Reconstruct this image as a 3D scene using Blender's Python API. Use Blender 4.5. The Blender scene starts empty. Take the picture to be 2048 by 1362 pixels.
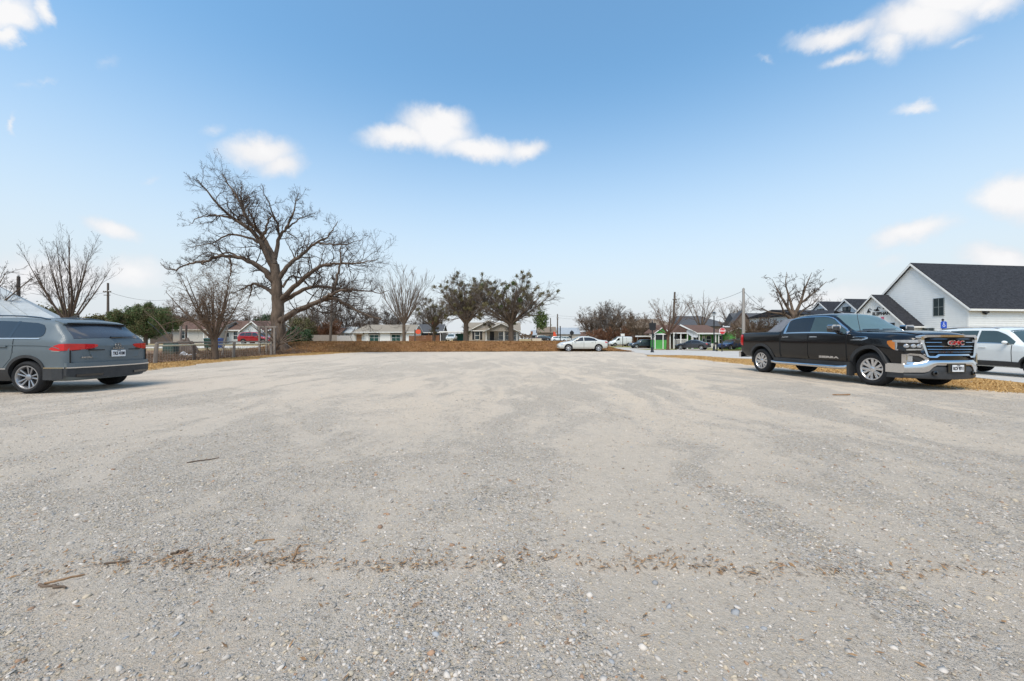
import bpy, bmesh, math, random
import numpy as np
from mathutils import Vector, Matrix
R = math.radians
sc = bpy.context.scene
col = sc.collection
# ---------------------------------------------------------------- camera
F, CX, HY, H = 745.0, 1024.0, 677.5, 1.2
cam = bpy.data.cameras.new("camera"); camo = bpy.data.objects.new("camera", cam); col.objects.link(camo)
camo.location = (0, 0, H); camo.rotation_euler = (R(90), 0, 0)
cam.sensor_width = 36; cam.lens = 36 * F / 2048; cam.shift_y = -3.5 / 2048
cam.clip_start = 0.05; cam.clip_end = 4000
sc.camera = camo
sc.render.resolution_x, sc.render.resolution_y = 1024, 681
sc.view_settings.view_transform = 'Standard'; sc.view_settings.look = 'None'
sc.view_settings.gamma = 1; sc.view_settings.use_curve_mapping = False
sc.view_settings.exposure = 0.6
EXPO = 2 ** 0.6
# ---------------------------------------------------------------- sky and sun
SUN_EL, SUN_ROT = R(60), R(-160)      # behind the camera, to the left
SKY_STRENGTH = 0.13
w = bpy.data.worlds.new("World"); sc.world = w; w.use_nodes = True
nt = w.node_tree; nt.nodes.clear()
def wn(t, **k):
    n = nt.nodes.new(t)
    for a, b in k.items(): setattr(n, a, b)
    return n
def wmath(op, a, b=None, c=None, clamp=False):
    n = wn('ShaderNodeMath', operation=op, use_clamp=clamp)
    for i, v in enumerate((a, b, c)):
        if v is None: continue
        if isinstance(v, (int, float)): n.inputs[i].default_value = v
        else: nt.links.new(v, n.inputs[i])
    return n.outputs[0]
wout = wn('ShaderNodeOutputWorld'); wbg = wn('ShaderNodeBackground'); nt.links.new(wbg.outputs[0], wout.inputs[0])
sky = wn('ShaderNodeTexSky', sky_type='NISHITA', sun_disc=False, sun_elevation=SUN_EL, sun_rotation=SUN_ROT,
         air_density=1.0, dust_density=0.6, ozone_density=1.0)
hs = wn('ShaderNodeHueSaturation'); hs.inputs['Saturation'].default_value = 1.12; hs.inputs['Hue'].default_value = 0.497
nt.links.new(sky.outputs[0], hs.inputs['Color'])
tint = wn('ShaderNodeMix', data_type='RGBA', blend_type='MULTIPLY'); tint.inputs[0].default_value = 1; nt.links.new(hs.outputs[0], tint.inputs[6]); tint.inputs[7].default_value = (1.25, 1.40, 1.29, 1)
tcw = wn('ShaderNodeTexCoord'); dirv = tcw.outputs['Generated']
nz = wn('ShaderNodeTexNoise'); nz.inputs['Scale'].default_value = 9; nz.inputs['Detail'].default_value = 7; nz.inputs['Roughness'].default_value = 0.6
nt.links.new(dirv, nz.inputs['Vector'])
vs = wn('ShaderNodeVectorMath', operation='SUBTRACT'); nt.links.new(nz.outputs['Color'], vs.inputs[0]); vs.inputs[1].default_value = (.5, .5, .5)
vm = wn('ShaderNodeVectorMath', operation='SCALE'); nt.links.new(vs.outputs[0], vm.inputs[0]); vm.inputs['Scale'].default_value = 0.06
nz2 = wn('ShaderNodeTexNoise'); nz2.inputs['Scale'].default_value = 34; nz2.inputs['Detail'].default_value = 8; nz2.inputs['Roughness'].default_value = .68
nt.links.new(dirv, nz2.inputs['Vector'])
vs2 = wn('ShaderNodeVectorMath', operation='SUBTRACT'); nt.links.new(nz2.outputs['Color'], vs2.inputs[0]); vs2.inputs[1].default_value = (.5, .5, .5)
vm2 = wn('ShaderNodeVectorMath', operation='SCALE'); nt.links.new(vs2.outputs[0], vm2.inputs[0]); vm2.inputs['Scale'].default_value = 0.022
vb = wn('ShaderNodeVectorMath', operation='ADD'); nt.links.new(dirv, vb.inputs[0]); nt.links.new(vm.outputs[0], vb.inputs[1])
va = wn('ShaderNodeVectorMath', operation='ADD'); nt.links.new(vb.outputs[0], va.inputs[0]); nt.links.new(vm2.outputs[0], va.inputs[1])
def cdir(px, py):
    v = np.array([(px - CX) / F, 1.0, (HY - py) / F]); return v / np.linalg.norm(v)
CLOUDS = [  # centre, radii, tilt and density of each puff, as directions from the place
 (20,25,100,62,0,1.3),(30,75,42,40,0,1.1),(100,20,38,40,20,1.0),
 (1830,45,165,72,12,1.3),(1900,0,170,62,10,1.3),(1980,8,90,52,12,1.0),(1665,70,130,34,10,1.1),(1690,122,64,20,14,.8),(1765,95,60,52,0,1.0),
 (875,262,105,58,-10,1.35),(805,278,105,36,0,1.25),(890,240,70,42,0,1.25),(960,300,125,38,-4,1.25),(1050,300,56,30,0,1.1),
 (515,300,100,48,0,1.25),(548,328,70,42,0,1.1),(430,250,38,17,8,.45),(18,245,15,28,0,.7),(215,125,32,14,12,.3),(60,183,40,11,0,.3),(95,172,22,9,0,.35),(300,356,32,10,0,.35),
 (1840,216,56,20,0,.8),(2030,393,125,60,8,1.5),(1815,467,110,34,12,1.25),(1990,528,115,42,-4,1.4),(1780,520,45,13,0,.45),(1527,118,30,9,0,.4),(1925,92,55,13,14,.45),
 (225,458,84,28,-16,1.1),(90,560,200,62,0,1.2),(260,545,120,42,0,1.0),(1650,600,230,40,6,.7),(1450,612,120,26,0,.5),(1900,585,200,40,0,.7),
 (-300,100,260,70,10,1.2),(2500,250,330,80,8,1.2),(900,-700,420,160,20,1.2),(200,-900,380,150,-15,1.2),(1900,-1400,900,300,10,1.2)]
field = None
for (px, py, rx, ry, rot, dens) in CLOUDS:
    d = cdir(px, py); c, s = math.cos(R(rot)), math.sin(R(rot))
    ex = (cdir(px + rx * c * .1, py - rx * s * .1) - d) * 10; ey = (cdir(px - ry * s * .1, py - ry * c * .1) - d) * 10
    Mi = np.linalg.inv(np.column_stack([ex, ey, d]))
    uv = []
    for a in Mi[:2]:
        n = wn('ShaderNodeVectorMath', operation='DOT_PRODUCT'); nt.links.new(va.outputs[0], n.inputs[0]); n.inputs[1].default_value = tuple(a); uv.append(n.outputs['Value'])
    e = wmath('ADD', wmath('MULTIPLY', uv[0], uv[0]), wmath('MULTIPLY', uv[1], uv[1]))
    f = wmath('MULTIPLY', wmath('SUBTRACT', 1.0, wmath('POWER', e, 0.6)), dens)
    field = f if field is None else wmath('SMOOTH_MAX', field, f, 0.12)
sep = wn('ShaderNodeSeparateXYZ'); nt.links.new(dirv, sep.inputs[0])
mr = wn('ShaderNodeMapRange', interpolation_type='SMOOTHSTEP'); nt.links.new(field, mr.inputs[0]); mr.inputs[1].default_value = 0.0; mr.inputs[2].default_value = 1.02
alpha = wmath('MULTIPLY', mr.outputs[0], wmath('MULTIPLY', wmath('ADD', sep.outputs['Z'], 0.0), 40, clamp=True), clamp=True)
cc = wn('ShaderNodeMix', data_type='RGBA'); nt.links.new(wmath('ADD', wmath('MULTIPLY', field, .95), wmath('MULTIPLY', wmath('SUBTRACT', nz.outputs['Fac'], .5), 1.6), clamp=True), cc.inputs[0])
K = 1.0 / (SKY_STRENGTH * EXPO)
cc.inputs[6].default_value = (.80*K, .81*K, .85*K, 1); cc.inputs[7].default_value = (.95*K, .95*K, .96*K, 1)
# the pale veil low over the horizon
hz = wn('ShaderNodeMapRange', interpolation_type='SMOOTHSTEP'); nt.links.new(sep.outputs['Z'], hz.inputs[0]); hzo = hz.outputs[0]
for i_, v_ in enumerate((.6, 0., 0., 1.)): hz.inputs[i_ + 1].default_value = v_
hm = wn('ShaderNodeMix', data_type='RGBA'); nt.links.new(hzo, hm.inputs[0]); nt.links.new(tint.outputs[2], hm.inputs[6]); hm.inputs[7].default_value = (.74*K, .785*K, .83*K, 1)
mx = wn('ShaderNodeMix', data_type='RGBA'); nt.links.new(alpha, mx.inputs[0]); nt.links.new(hm.outputs[2], mx.inputs[6]); nt.links.new(cc.outputs[2], mx.inputs[7])
nt.links.new(mx.outputs[2], wbg.inputs[0]); wbg.inputs[1].default_value = SKY_STRENGTH
sun = bpy.data.lights.new("sun", 'SUN'); suno = bpy.data.objects.new("sun", sun); col.objects.link(suno)
sun.energy = 2.2; sun.angle = R(32); sun.color = (1.0, .90, .77)
sd_ = Vector((math.sin(SUN_ROT) * math.cos(SUN_EL), math.cos(SUN_ROT) * math.cos(SUN_EL), math.sin(SUN_EL)))
suno.rotation_euler = sd_.to_track_quat('Z', 'Y').to_euler(); suno.location = (0, 0, 50)

# ---------------------------------------------------------------- helpers
def sm(a, b, x):
    t = np.clip((np.asarray(x, float) - a) / (b - a), 0, 1); return t * t * (3 - 2 * t)
def gx(px, d): return (px - CX) / F * d
def gz(py, d): return H - (py - HY) / F * d
def at(px, py, d): return Vector((gx(px, d), d, gz(py, d)))
_M = {}
def M(name, base, rough=.6, var=.18, scale=6., bump=0., bscale=30., metal=0., coat=0., spec=.5, stretch=(1, 1, 1), base2=None, detail=4, trans=0.):
    if name in _M: return _M[name]
    m = bpy.data.materials.new(name); m.use_nodes = True; t = m.node_tree; b = t.nodes['Principled BSDF']
    b.inputs['Roughness'].default_value = rough; b.inputs['Metallic'].default_value = metal
    b.inputs['Coat Weight'].default_value = coat; b.inputs['Coat Roughness'].default_value = .10
    b.inputs['Specular IOR Level'].default_value = spec
    tc = t.nodes.new('ShaderNodeTexCoord'); mp = t.nodes.new('ShaderNodeMapping'); mp.inputs['Scale'].default_value = stretch
    t.links.new(tc.outputs['Object'], mp.inputs[0])
    n = t.nodes.new('ShaderNodeTexNoise'); n.inputs['Scale'].default_value = scale; n.inputs['Detail'].default_value = detail; n.inputs['Roughness'].default_value = .65
    t.links.new(mp.outputs[0], n.inputs['Vector'])
    mix = t.nodes.new('ShaderNodeMix'); mix.data_type = 'RGBA'
    c2 = base2 or tuple(min(1, c * (1 + var)) for c in base); c1 = base if base2 else tuple(c * (1 - var) for c in base)
    mix.inputs[6].default_value = (*c1, 1); mix.inputs[7].default_value = (*c2, 1)
    rp = t.nodes.new('ShaderNodeMapRange'); rp.inputs[1].default_value = .3; rp.inputs[2].default_value = .7
    t.links.new(n.outputs['Fac'], rp.inputs[0]); t.links.new(rp.outputs[0], mix.inputs[0]); t.links.new(mix.outputs[2], b.inputs['Base Color'])
    if bump:
        n2 = t.nodes.new('ShaderNodeTexNoise'); n2.inputs['Scale'].default_value = bscale; n2.inputs['Detail'].default_value = 5
        t.links.new(mp.outputs[0], n2.inputs['Vector'])
        bp = t.nodes.new('ShaderNodeBump'); bp.inputs['Strength'].default_value = bump; bp.inputs['Distance'].default_value = .02
        t.links.new(n2.outputs['Fac'], bp.inputs['Height']); t.links.new(bp.outputs[0], b.inputs['Normal'])
    _M[name] = m; return m
def glass_like(name, base, rough=.04): return M(name, base, rough=rough, var=.1, scale=1.5, spec=.8)

def finish(o, parent=None, label=None, cat=None, group=None, kind=None):
    col.objects.link(o)
    if parent: o.parent = parent
    if label: o['label'] = label
    if cat: o['category'] = cat
    if group: o['group'] = group
    if kind: o['kind'] = kind
    return o
def np_obj(name, V, Fq, mat, parent=None, smooth=False, **k):
    """one mesh object from arrays: V (n,3), Fq a list of (m,k) index arrays"""
    me = bpy.data.meshes.new(name); V = np.asarray(V, np.float32)
    if not isinstance(Fq, list): Fq = [Fq]
    Fq = [np.asarray(f, np.int32) for f in Fq if len(f)]
    me.vertices.add(len(V)); me.vertices.foreach_set('co', V.ravel())
    nl = sum(f.size for f in Fq); npol = sum(len(f) for f in Fq)
    me.loops.add(nl); me.polygons.add(npol)
    me.loops.foreach_set('vertex_index', np.concatenate([f.ravel() for f in Fq]))
    tot = np.concatenate([np.full(len(f), f.shape[1], np.int32) for f in Fq])
    st = np.concatenate([[0], np.cumsum(tot)[:-1]]).astype(np.int32)
    me.polygons.foreach_set('loop_start', st); me.polygons.foreach_set('loop_total', tot)
    me.polygons.foreach_set('use_smooth', np.full(npol, bool(smooth)))
    me.update(calc_edges=True); me.validate()
    for m in (mat if isinstance(mat, (list, tuple)) else [mat]): me.materials.append(m)
    return finish(bpy.data.objects.new(name, me), parent, **k)
class MB:
    def __init__(s): s.v = []; s.f = []; s.mi = []
    def add(s, vs, fs, mi=0):
        o = len(s.v); s.v += [tuple(map(float, p)) for p in vs]; s.f += [tuple(i + o for i in f) for f in fs]; s.mi += [mi] * len(fs); return s
    def box(s, x0, x1, y0, y1, z0, z1, mi=0, rz=0, bev=0):
        vs = [(x, y, z) for z in (z0, z1) for y in (y0, y1) for x in (x0, x1)]
        if rz:
            cx, cy = (x0 + x1) / 2, (y0 + y1) / 2; c, q = math.cos(rz), math.sin(rz)
            vs = [(cx + (x - cx) * c - (y - cy) * q, cy + (x - cx) * q + (y - cy) * c, z) for x, y, z in vs]
        return s.add(vs, [(0, 2, 3, 1), (4, 5, 7, 6), (0, 1, 5, 4), (2, 6, 7, 3), (0, 4, 6, 2), (1, 3, 7, 5)], mi)
    def prism(s, poly, axis, a, b, mi=0):
        n = len(poly); f = {'x': lambda p, t: (t, p[0], p[1]), 'y': lambda p, t: (p[0], t, p[1]), 'z': lambda p, t: (p[0], p[1], t)}[axis]
        vs = [f(p, a) for p in poly] + [f(p, b) for p in poly]
        fs = [tuple(range(n))[::-1], tuple(range(n, 2 * n))] + [(i, (i + 1) % n, n + (i + 1) % n, n + i) for i in range(n)]
        return s.add(vs, fs, mi)
    def tube(s, pts, r, n=8, mi=0, cap=True):
        pts = [Vector(p) for p in pts]; rr = r if isinstance(r, (list, tuple)) else [r] * len(pts)
        vs = []; up = None
        for i, p in enumerate(pts):
            t = (pts[min(i + 1, len(pts) - 1)] - pts[max(i - 1, 0)]).normalized()
            if up is None: up = t.orthogonal().normalized()
            up = (up - t * up.dot(t)); up = up.normalized() if up.length > 1e-6 else t.orthogonal().normalized()
            b = t.cross(up)
            vs += [p + (up * math.cos(k * 2 * math.pi / n) + b * math.sin(k * 2 * math.pi / n)) * rr[i] for k in range(n)]
        fs = [(i * n + k, i * n + (k + 1) % n, (i + 1) * n + (k + 1) % n, (i + 1) * n + k) for i in range(len(pts) - 1) for k in range(n)]
        if cap: fs += [tuple(range(n))[::-1], tuple(range((len(pts) - 1) * n, len(pts) * n))]
        return s.add(vs, fs, mi)
    def lathe(s, prof, n=24, c=(0, 0, 0), axis='y', mi=0, closed=False):
        vs = []
        for (r, h) in prof:
            for k in range(n):
                a = 2 * math.pi * k / n; p, q = r * math.cos(a), r * math.sin(a)
                vs.append({'y': (c[0] + p, c[1] + h, c[2] + q), 'z': (c[0] + p, c[1] + q, c[2] + h), 'x': (c[0] + h, c[1] + p, c[2] + q)}[axis])
        m = len(prof); rng = range(m if closed else m - 1)
        return s.add(vs, [(i * n + k, i * n + (k + 1) % n, ((i + 1) % m) * n + (k + 1) % n, ((i + 1) % m) * n + k) for i in rng for k in range(n)], mi)
    def xf(s, fn): s.v = [tuple(fn(p)) for p in s.v]; return s
    def build(s, name, mat, parent=None, ang=None, **k):
        me = bpy.data.meshes.new(name); me.from_pydata(s.v, [], s.f)
        mats = mat if isinstance(mat, (list, tuple)) else [mat]
        for m in mats: me.materials.append(m)
        if len(mats) > 1: me.polygons.foreach_set('material_index', s.mi)
        bm = bmesh.new(); bm.from_mesh(me); bmesh.ops.recalc_face_normals(bm, faces=bm.faces); bm.to_mesh(me); bm.free()
        if ang is not None:
            me.polygons.foreach_set('use_smooth', [True] * len(me.polygons)); me.set_sharp_from_angle(angle=R(ang))
        me.update()
        return finish(bpy.data.objects.new(name, me), parent, **k)
def thing(name, label, cat, loc=(0, 0, 0), rz=0., group=None):
    o = bpy.data.objects.new(name, None); o.location = loc; o.rotation_euler = (0, 0, rz); o.empty_display_size = .3
    return finish(o, None, label, cat, group)
def text_geo(string, size, depth=.01, bold=0.):
    cu = bpy.data.curves.new('lettering', 'FONT'); cu.body = string; cu.size = size; cu.extrude = depth / 2; cu.align_x = 'CENTER'; cu.align_y = 'CENTER'; cu.resolution_u = 2; cu.offset = bold
    o = bpy.data.objects.new('lettering', cu); col.objects.link(o)
    dg = bpy.context.evaluated_depsgraph_get(); e = o.evaluated_get(dg); me = e.to_mesh()
    vs = [tuple(v.co) for v in me.vertices]; fs = [tuple(p.vertices) for p in me.polygons]; e.to_mesh_clear()
    bpy.data.objects.remove(o); bpy.data.curves.remove(cu); return vs, fs
def copy_tree(o, parent=None):
    c = o.copy(); col.objects.link(c); c.parent = parent
    for ch in list(o.children): copy_tree(ch, c)
    return c
# ---------------------------------------------------------------- terrain
def foot(x): return 33.4 + 0.11 * (np.clip(x, -24, 12) + 10)
def terrain(x, y):
    x = np.asarray(x, float); y = np.asarray(y, float)
    h = -np.maximum(0.16 * sm(12.0, 16, x) * sm(0, 6, y), 0.42 * sm(24, 60, y) * sm(8.5, 14, x))
    right = 1 - sm(7.0, 12.0, x + 0.12 * (36 - y)); left = sm(-27, -20, x)
    e = 0.86 * sm(0, 4.2, y - foot(x)) - 0.2 * sm(45, 90, y)
    h = h + e * right * left * np.where(y > 30, 1, 0) + (1 - left) * 0.34 * sm(24, 55, y) * right
    h = h + 0.35 * sm(90, 200, y)
    return h
def H0(x, y): return float(terrain(x, y))
def grid_obj(name, X, Y, Z, mat, **k):
    n, m = X.shape; V = np.stack([X, Y, Z], -1).reshape(-1, 3)
    i = np.arange(n - 1)[:, None] * m + np.arange(m - 1)[None]
    q = np.stack([i, i + 1, i + m + 1, i + m], -1).reshape(-1, 4)
    return np_obj(name, V, q, mat, smooth=True, **k)
def nodes_mat(name):
    m = bpy.data.materials.new(name); m.use_nodes = True; t = m.node_tree; return m, t, t.nodes['Principled BSDF']
class NT:
    def __init__(s, t): s.t = t
    def n(s, ty, **k):
        q = s.t.nodes.new(ty)
        for a, b in k.items(): setattr(q, a, b)
        return q
    def noise(s, vec, scale, detail=4, rough=.6):
        q = s.n('ShaderNodeTexNoise'); q.inputs['Scale'].default_value = scale; q.inputs['Detail'].default_value = detail; q.inputs['Roughness'].default_value = rough
        s.t.links.new(vec, q.inputs['Vector']); return q.outputs['Fac']
    def ramp(s, fac, a, b, lo=0., hi=1.):
        q = s.n('ShaderNodeMapRange', interpolation_type='SMOOTHSTEP'); s.t.links.new(fac, q.inputs[0])
        for i, v in enumerate((a, b, lo, hi)): q.inputs[i + 1].default_value = v
        return q.outputs[0]
    def mix(s, fac, a, b, blend='MIX'):
        q = s.n('ShaderNodeMix', data_type='RGBA', blend_type=blend)
        for i, v in ((0, fac), (6, a), (7, b)):
            if hasattr(v, 'is_linked'): s.t.links.new(v, q.inputs[i])
            elif isinstance(v, tuple): q.inputs[i].default_value = (*v, 1)
            else: q.inputs[i].default_value = v
        return q.outputs[2]
    def math(s, op, a, b=None):
        q = s.n('ShaderNodeMath', operation=op)
        for i, v in enumerate((a, b)):
            if v is None: continue
            if hasattr(v, 'is_linked'): s.t.links.new(v, q.inputs[i])
            else: q.inputs[i].default_value = v
        return q.outputs[0]
    def mapping(s, vec, sc, rot=(0, 0, 0)):
        q = s.n('ShaderNodeMapping'); q.inputs['Scale'].default_value = sc; q.inputs['Rotation'].default_value = rot; s.t.links.new(vec, q.inputs[0]); return q.outputs[0]
    def voro(s, vec, scale, feature='F1', rnd=1.):
        q = s.n('ShaderNodeTexVoronoi', feature=feature); q.inputs['Scale'].default_value = scale; q.inputs['Randomness'].default_value = rnd; s.t.links.new(vec, q.inputs['Vector']); return q
def gravel_material():
    m, t, b = nodes_mat('gravel'); q = NT(t)
    pos = q.n('ShaderNodeNewGeometry').outputs['Position']; sx = q.n('ShaderNodeSeparateXYZ'); t.links.new(pos, sx.inputs[0])
    wn_ = q.n('ShaderNodeTexNoise'); wn_.inputs['Scale'].default_value = .35; wn_.inputs['Detail'].default_value = 2; t.links.new(pos, wn_.inputs['Vector'])
    off = q.n('ShaderNodeVectorMath', operation='SCALE'); t.links.new(wn_.outputs['Color'], off.inputs[0]); off.inputs['Scale'].default_value = 2.4
    wp = q.n('ShaderNodeVectorMath', operation='ADD'); t.links.new(pos, wp.inputs[0]); t.links.new(off.outputs[0], wp.inputs[1]); wpo = wp.outputs[0]
    big = q.noise(q.mapping(wpo, (1.0, .6, 1), (0, 0, R(18))), .17, 4); mid = q.noise(q.mapping(wpo, (1.5, .35, 1), (0, 0, R(-14))), .6, 6, .72); trk = q.noise(q.mapping(wpo, (2.2, .16, 1), (0, 0, R(-24))), .9, 4, .6); fine = q.noise(pos, 4.5, 7, .75)
    dust = q.ramp(q.math('ADD', q.math('ADD', q.math('MULTIPLY', big, .3), q.math('MULTIPLY', mid, .4)), q.math('ADD', q.math('MULTIPLY', trk, .3), q.math('MULTIPLY', q.math('SUBTRACT', fine, .5), .22))), .43, .57)
    side = q.ramp(q.math('ADD', sx.outputs['X'], q.math('MULTIPLY', q.math('SUBTRACT', mid, .5), 18)), -10, 9)
    tan = q.mix(side, (.59, .49, .395), (.665, .525, .38)); grey = q.mix(fine, (.38, .335, .28), (.60, .525, .44))
    # worn wheel tracks: pairs of long arcs where cars swing through the lot
    tracks = None
    for cx_, cy_, r_ in ((8, 14, 14.2), (8, 14, 15.8), (-57.5, 4, 59.6), (-57.5, 4, 61.2), (20, 2, 19.0), (20, 2, 20.6), (14, 24, 13.2), (14, 24, 14.8)):
        dx = q.math('SUBTRACT', sx.outputs['X'], cx_); dy = q.math('SUBTRACT', sx.outputs['Y'], cy_); rr = q.math('SQRT', q.math('ADD', q.math('MULTIPLY', dx, dx), q.math('MULTIPLY', dy, dy)))
        e = q.math('ABSOLUTE', q.math('ADD', q.math('SUBTRACT', rr, r_), q.math('MULTIPLY', q.math('SUBTRACT', mid, .5), .7))); k_ = q.ramp(e, .26, .06); tracks = k_ if tracks is None else q.math('MAXIMUM', tracks, k_)
    tracks = q.math('MULTIPLY', tracks, q.ramp(q.noise(pos, .5, 4), .38, .6)); dust = q.math('MAXIMUM', dust, q.math('MULTIPLY', tracks, .85))
    near = q.ramp(sx.outputs['Y'], 2.2, 9, .3, 1)
    grey = q.mix(q.ramp(sx.outputs['Y'], 6, 20, 0, .62), grey, (.56, .49, .41)); tan = q.mix(q.ramp(sx.outputs['Y'], 8, 24, 0, .35), tan, (.56, .49, .41))
    basec = q.mix(q.math('MULTIPLY', dust, near), grey, tan)
    patch = q.ramp(q.noise(q.mapping(wpo, (1, .8, 1)), .8, 6, .75), .58, .72)
    basec = q.mix(q.math('MULTIPLY', patch, .55), basec, (.575, .445, .32))
    basec = q.mix(q.ramp(q.noise(pos, 17, 6, .8), .50, .70, 0, .45), basec, (.255, .22, .17))      # grit
    basec = q.mix(q.ramp(q.noise(pos, 5.5, 8, .82), .53, .66, 0, .5), basec, (.29, .255, .21))
    # stones of three sizes, each with its own colour
    wob = q.mapping(pos, (1, 1, .4)); v1 = q.voro(wob, 78); v2 = q.voro(wob, 38); v3 = q.voro(wob, 140)
    def cell(v):
        s_ = q.n('ShaderNodeSeparateColor'); t.links.new(v.outputs['Color'], s_.inputs[0]); return s_.outputs
    c1, c2, c3 = cell(v1), cell(v2), cell(v3)
    def pebble(c):
        a = q.mix(c[0], (.25, .22, .187), (.70, .615, .53)); a = q.mix(q.ramp(c[1], .70, .8), a, (.49, .395, .28)); return q.mix(q.ramp(c[1], .95, .97), a, (.38, .22, .12))
    loose = q.ramp(q.math('ADD', q.math('MULTIPLY', q.noise(wpo, .9, 6, .7), .75), q.math('MULTIPLY', q.math('SUBTRACT', 1, dust), .3)), .38, .64, .18, 1)
    k1 = q.math('MULTIPLY', q.ramp(c1[2], .35, .45), loose); k2 = q.math('MULTIPLY', q.ramp(c2[2], .80, .85), loose); k3 = q.math('MULTIPLY', q.ramp(c3[2], .2, .3), q.math('ADD', q.math('MULTIPLY', loose, .7), .3))
    colr = q.mix(q.math('MULTIPLY', k3, .65), basec, pebble(c3)); colr = q.mix(q.math('MULTIPLY', k1, .8), colr, pebble(c1)); colr = q.mix(q.math('MULTIPLY', k2, .85), colr, pebble(c2))
    # sparse dark chips that read as specks from afar
    v4 = q.voro(q.mapping(pos, (1, 1, .4)), 9); c4 = cell(v4); dot = q.math('MULTIPLY', q.ramp(q.math('ADD', v4.outputs['Distance'], q.math('MULTIPLY', q.math('SUBTRACT', q.noise(pos, 60, 3), .5), .3)), .20, .08), q.ramp(c4[0], .78, .80)); colr = q.mix(q.math('MULTIPLY', dot, .6), colr, (.15, .12, .095))
    colr = q.mix(q.ramp(sx.outputs['Y'], 1.5, 12, .14, .34), colr, (.60, .505, .395))      # pale limestone dust over everything
    t.links.new(colr, b.inputs['Base Color']); b.inputs['Roughness'].default_value = .92; b.inputs['Specular IOR Level'].default_value = .2
    hgt = q.math('ADD', q.math('MULTIPLY', q.math('MULTIPLY', q.ramp(v1.outputs['Distance'], .55, .0), k1), .9), q.math('MULTIPLY', q.math('MULTIPLY', q.ramp(v2.outputs['Distance'], .5, 0.), k2), 1.7))
    hgt = q.math('ADD', hgt, q.math('MULTIPLY', q.math('MULTIPLY', q.ramp(v3.outputs['Distance'], .55, 0.), k3), .5)); hgt = q.math('ADD', hgt, q.math('MULTIPLY', q.noise(pos, 38, 6, .75), 1.6))
    bp = q.n('ShaderNodeBump'); bp.inputs['Strength'].default_value = 1.0; bp.inputs['Distance'].default_value = .013
    t.links.new(hgt, bp.inputs['Height']); t.links.new(bp.outputs[0], b.inputs['Normal']); return m
def grass_material(name, c1, c2, c3, sc=1.0, bump=.8):
    m, t, b = nodes_mat(name); q = NT(t); pos = q.n('ShaderNodeNewGeometry').outputs['Position']
    a = q.mix(q.ramp(q.noise(pos, .5 * sc, 5, .7), .35, .65), c1, c2); f = q.noise(q.mapping(pos, (1, 1, .3)), 26 * sc, 5, .7)
    a = q.mix(q.ramp(f, .42, .68), a, c3); a = q.mix(q.ramp(q.noise(pos, 9 * sc, 3), .5, .75, 0, .5), a, tuple(x * .55 for x in c1))
    t.links.new(a, b.inputs['Base Color']); b.inputs['Roughness'].default_value = .95; b.inputs['Specular IOR Level'].default_value = .1
    bp = q.n('ShaderNodeBump'); bp.inputs['Strength'].default_value = bump; bp.inputs['Distance'].default_value = .05
    t.links.new(f, bp.inputs['Height']); t.links.new(bp.outputs[0], b.inputs['Normal']); return m
m_gravel = gravel_material()
m_dry = grass_material('dry_grass_ground', (.42, .235, .08), (.34, .19, .075), (.52, .33, .13))
m_bank = grass_material('brown_bank', (.145, .068, .031), (.245, .12, .048), (.31, .17, .075), 1.2)
m_plain = grass_material('winter_ground', (.36, .26, .13), (.30, .24, .13), (.42, .33, .19))
m_lawn = grass_material('patchy_lawn', (.26, .24, .06), (.16, .19, .045), (.36, .29, .11))
m_litter = grass_material('leaf_litter_ground', (.20, .115, .065), (.26, .16, .10), (.33, .22, .15), 1.5)
m_road = M('pale_concrete_road', (.47, .435, .39), .85, .10, .8, .15, 60)
m_street = M('far_street_concrete', (.58, .54, .47), .85, .10, .6)
m_pavement = M('pavement_concrete', (.60, .57, .52), .85, .08, 1.2)
def axis(a, b, near, step, grow):
    out = [0.]; s_ = step
    while out[-1] < near: out.append(out[-1] + s_)
    while out[-1] < max(abs(a), abs(b)): s_ *= grow; out.append(out[-1] + s_)
    p = np.array(out); return np.unique(np.concatenate([-p[p <= abs(a) * 1.02], p[p <= abs(b) * 1.02]]))
gxs, gys = axis(-900, 900, 60, .8, 1.12), axis(-60, 1500, 75, .7, 1.12)
X, Y = np.meshgrid(gxs, gys)
grid_obj('ground', X, Y, terrain(X, Y) - .02, m_plain, kind='structure')
# the lot: a grid whose sides follow the worn edges
rngG = np.random.default_rng(5)
def edge_noise(y, ph): return .35 * np.sin(y * .9 + ph) + .22 * np.sin(y * 2.3 + 2 * ph) + .12 * np.sin(y * 5.1 + ph * 3)
def lot_left(y): return np.interp(y, [-15, 8, 14, 18, 23, 26, 31, 35], [-13.5, -13.6, -14.0, -14.9, -15.7, -15.4, -14.3, -12.5]) + .5 * edge_noise(y, 1.)
def lot_right(y): return np.interp(y, [-15, 3, 7, 9, 13, 17.7, 22, 25, 27, 30, 36], [16, 13.2, 11.9, 11.0, 11.2, 11.3, 10.5, 9.6, 9.9, 11.2, 10.3]) + .5 * edge_noise(y, 2.)
ys = np.concatenate([np.arange(-15, 0.8, .4), np.arange(.8, 7, .05), np.arange(7, 14, .12), np.arange(14, 34.01, .3)])
ts = np.linspace(0, 1, 300); ts = np.concatenate([[0], ts[1:-1], [1]])
Yg = ys[:, None] * np.ones_like(ts)[None]
Xg = lot_left(Yg) * (1 - ts[None]) + lot_right(Yg) * ts[None]
Yg = np.where(Yg > 12, 12 + (Yg - 12) * (foot(Xg) + .35 + .25 * np.sin(Xg * 1.1) - 12) / 22., Yg)
def fbm(x, y, s):
    z = 0
    for k in range(4):
        f = s * 2 ** k; z = z + (np.sin(x * f * 1.3 + 1.7 * np.sin(y * f * .9 + k)) * np.sin(y * f * 1.1 + 1.3 * np.sin(x * f * .8 + 2 * k))) / 2 ** k
    return z
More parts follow.
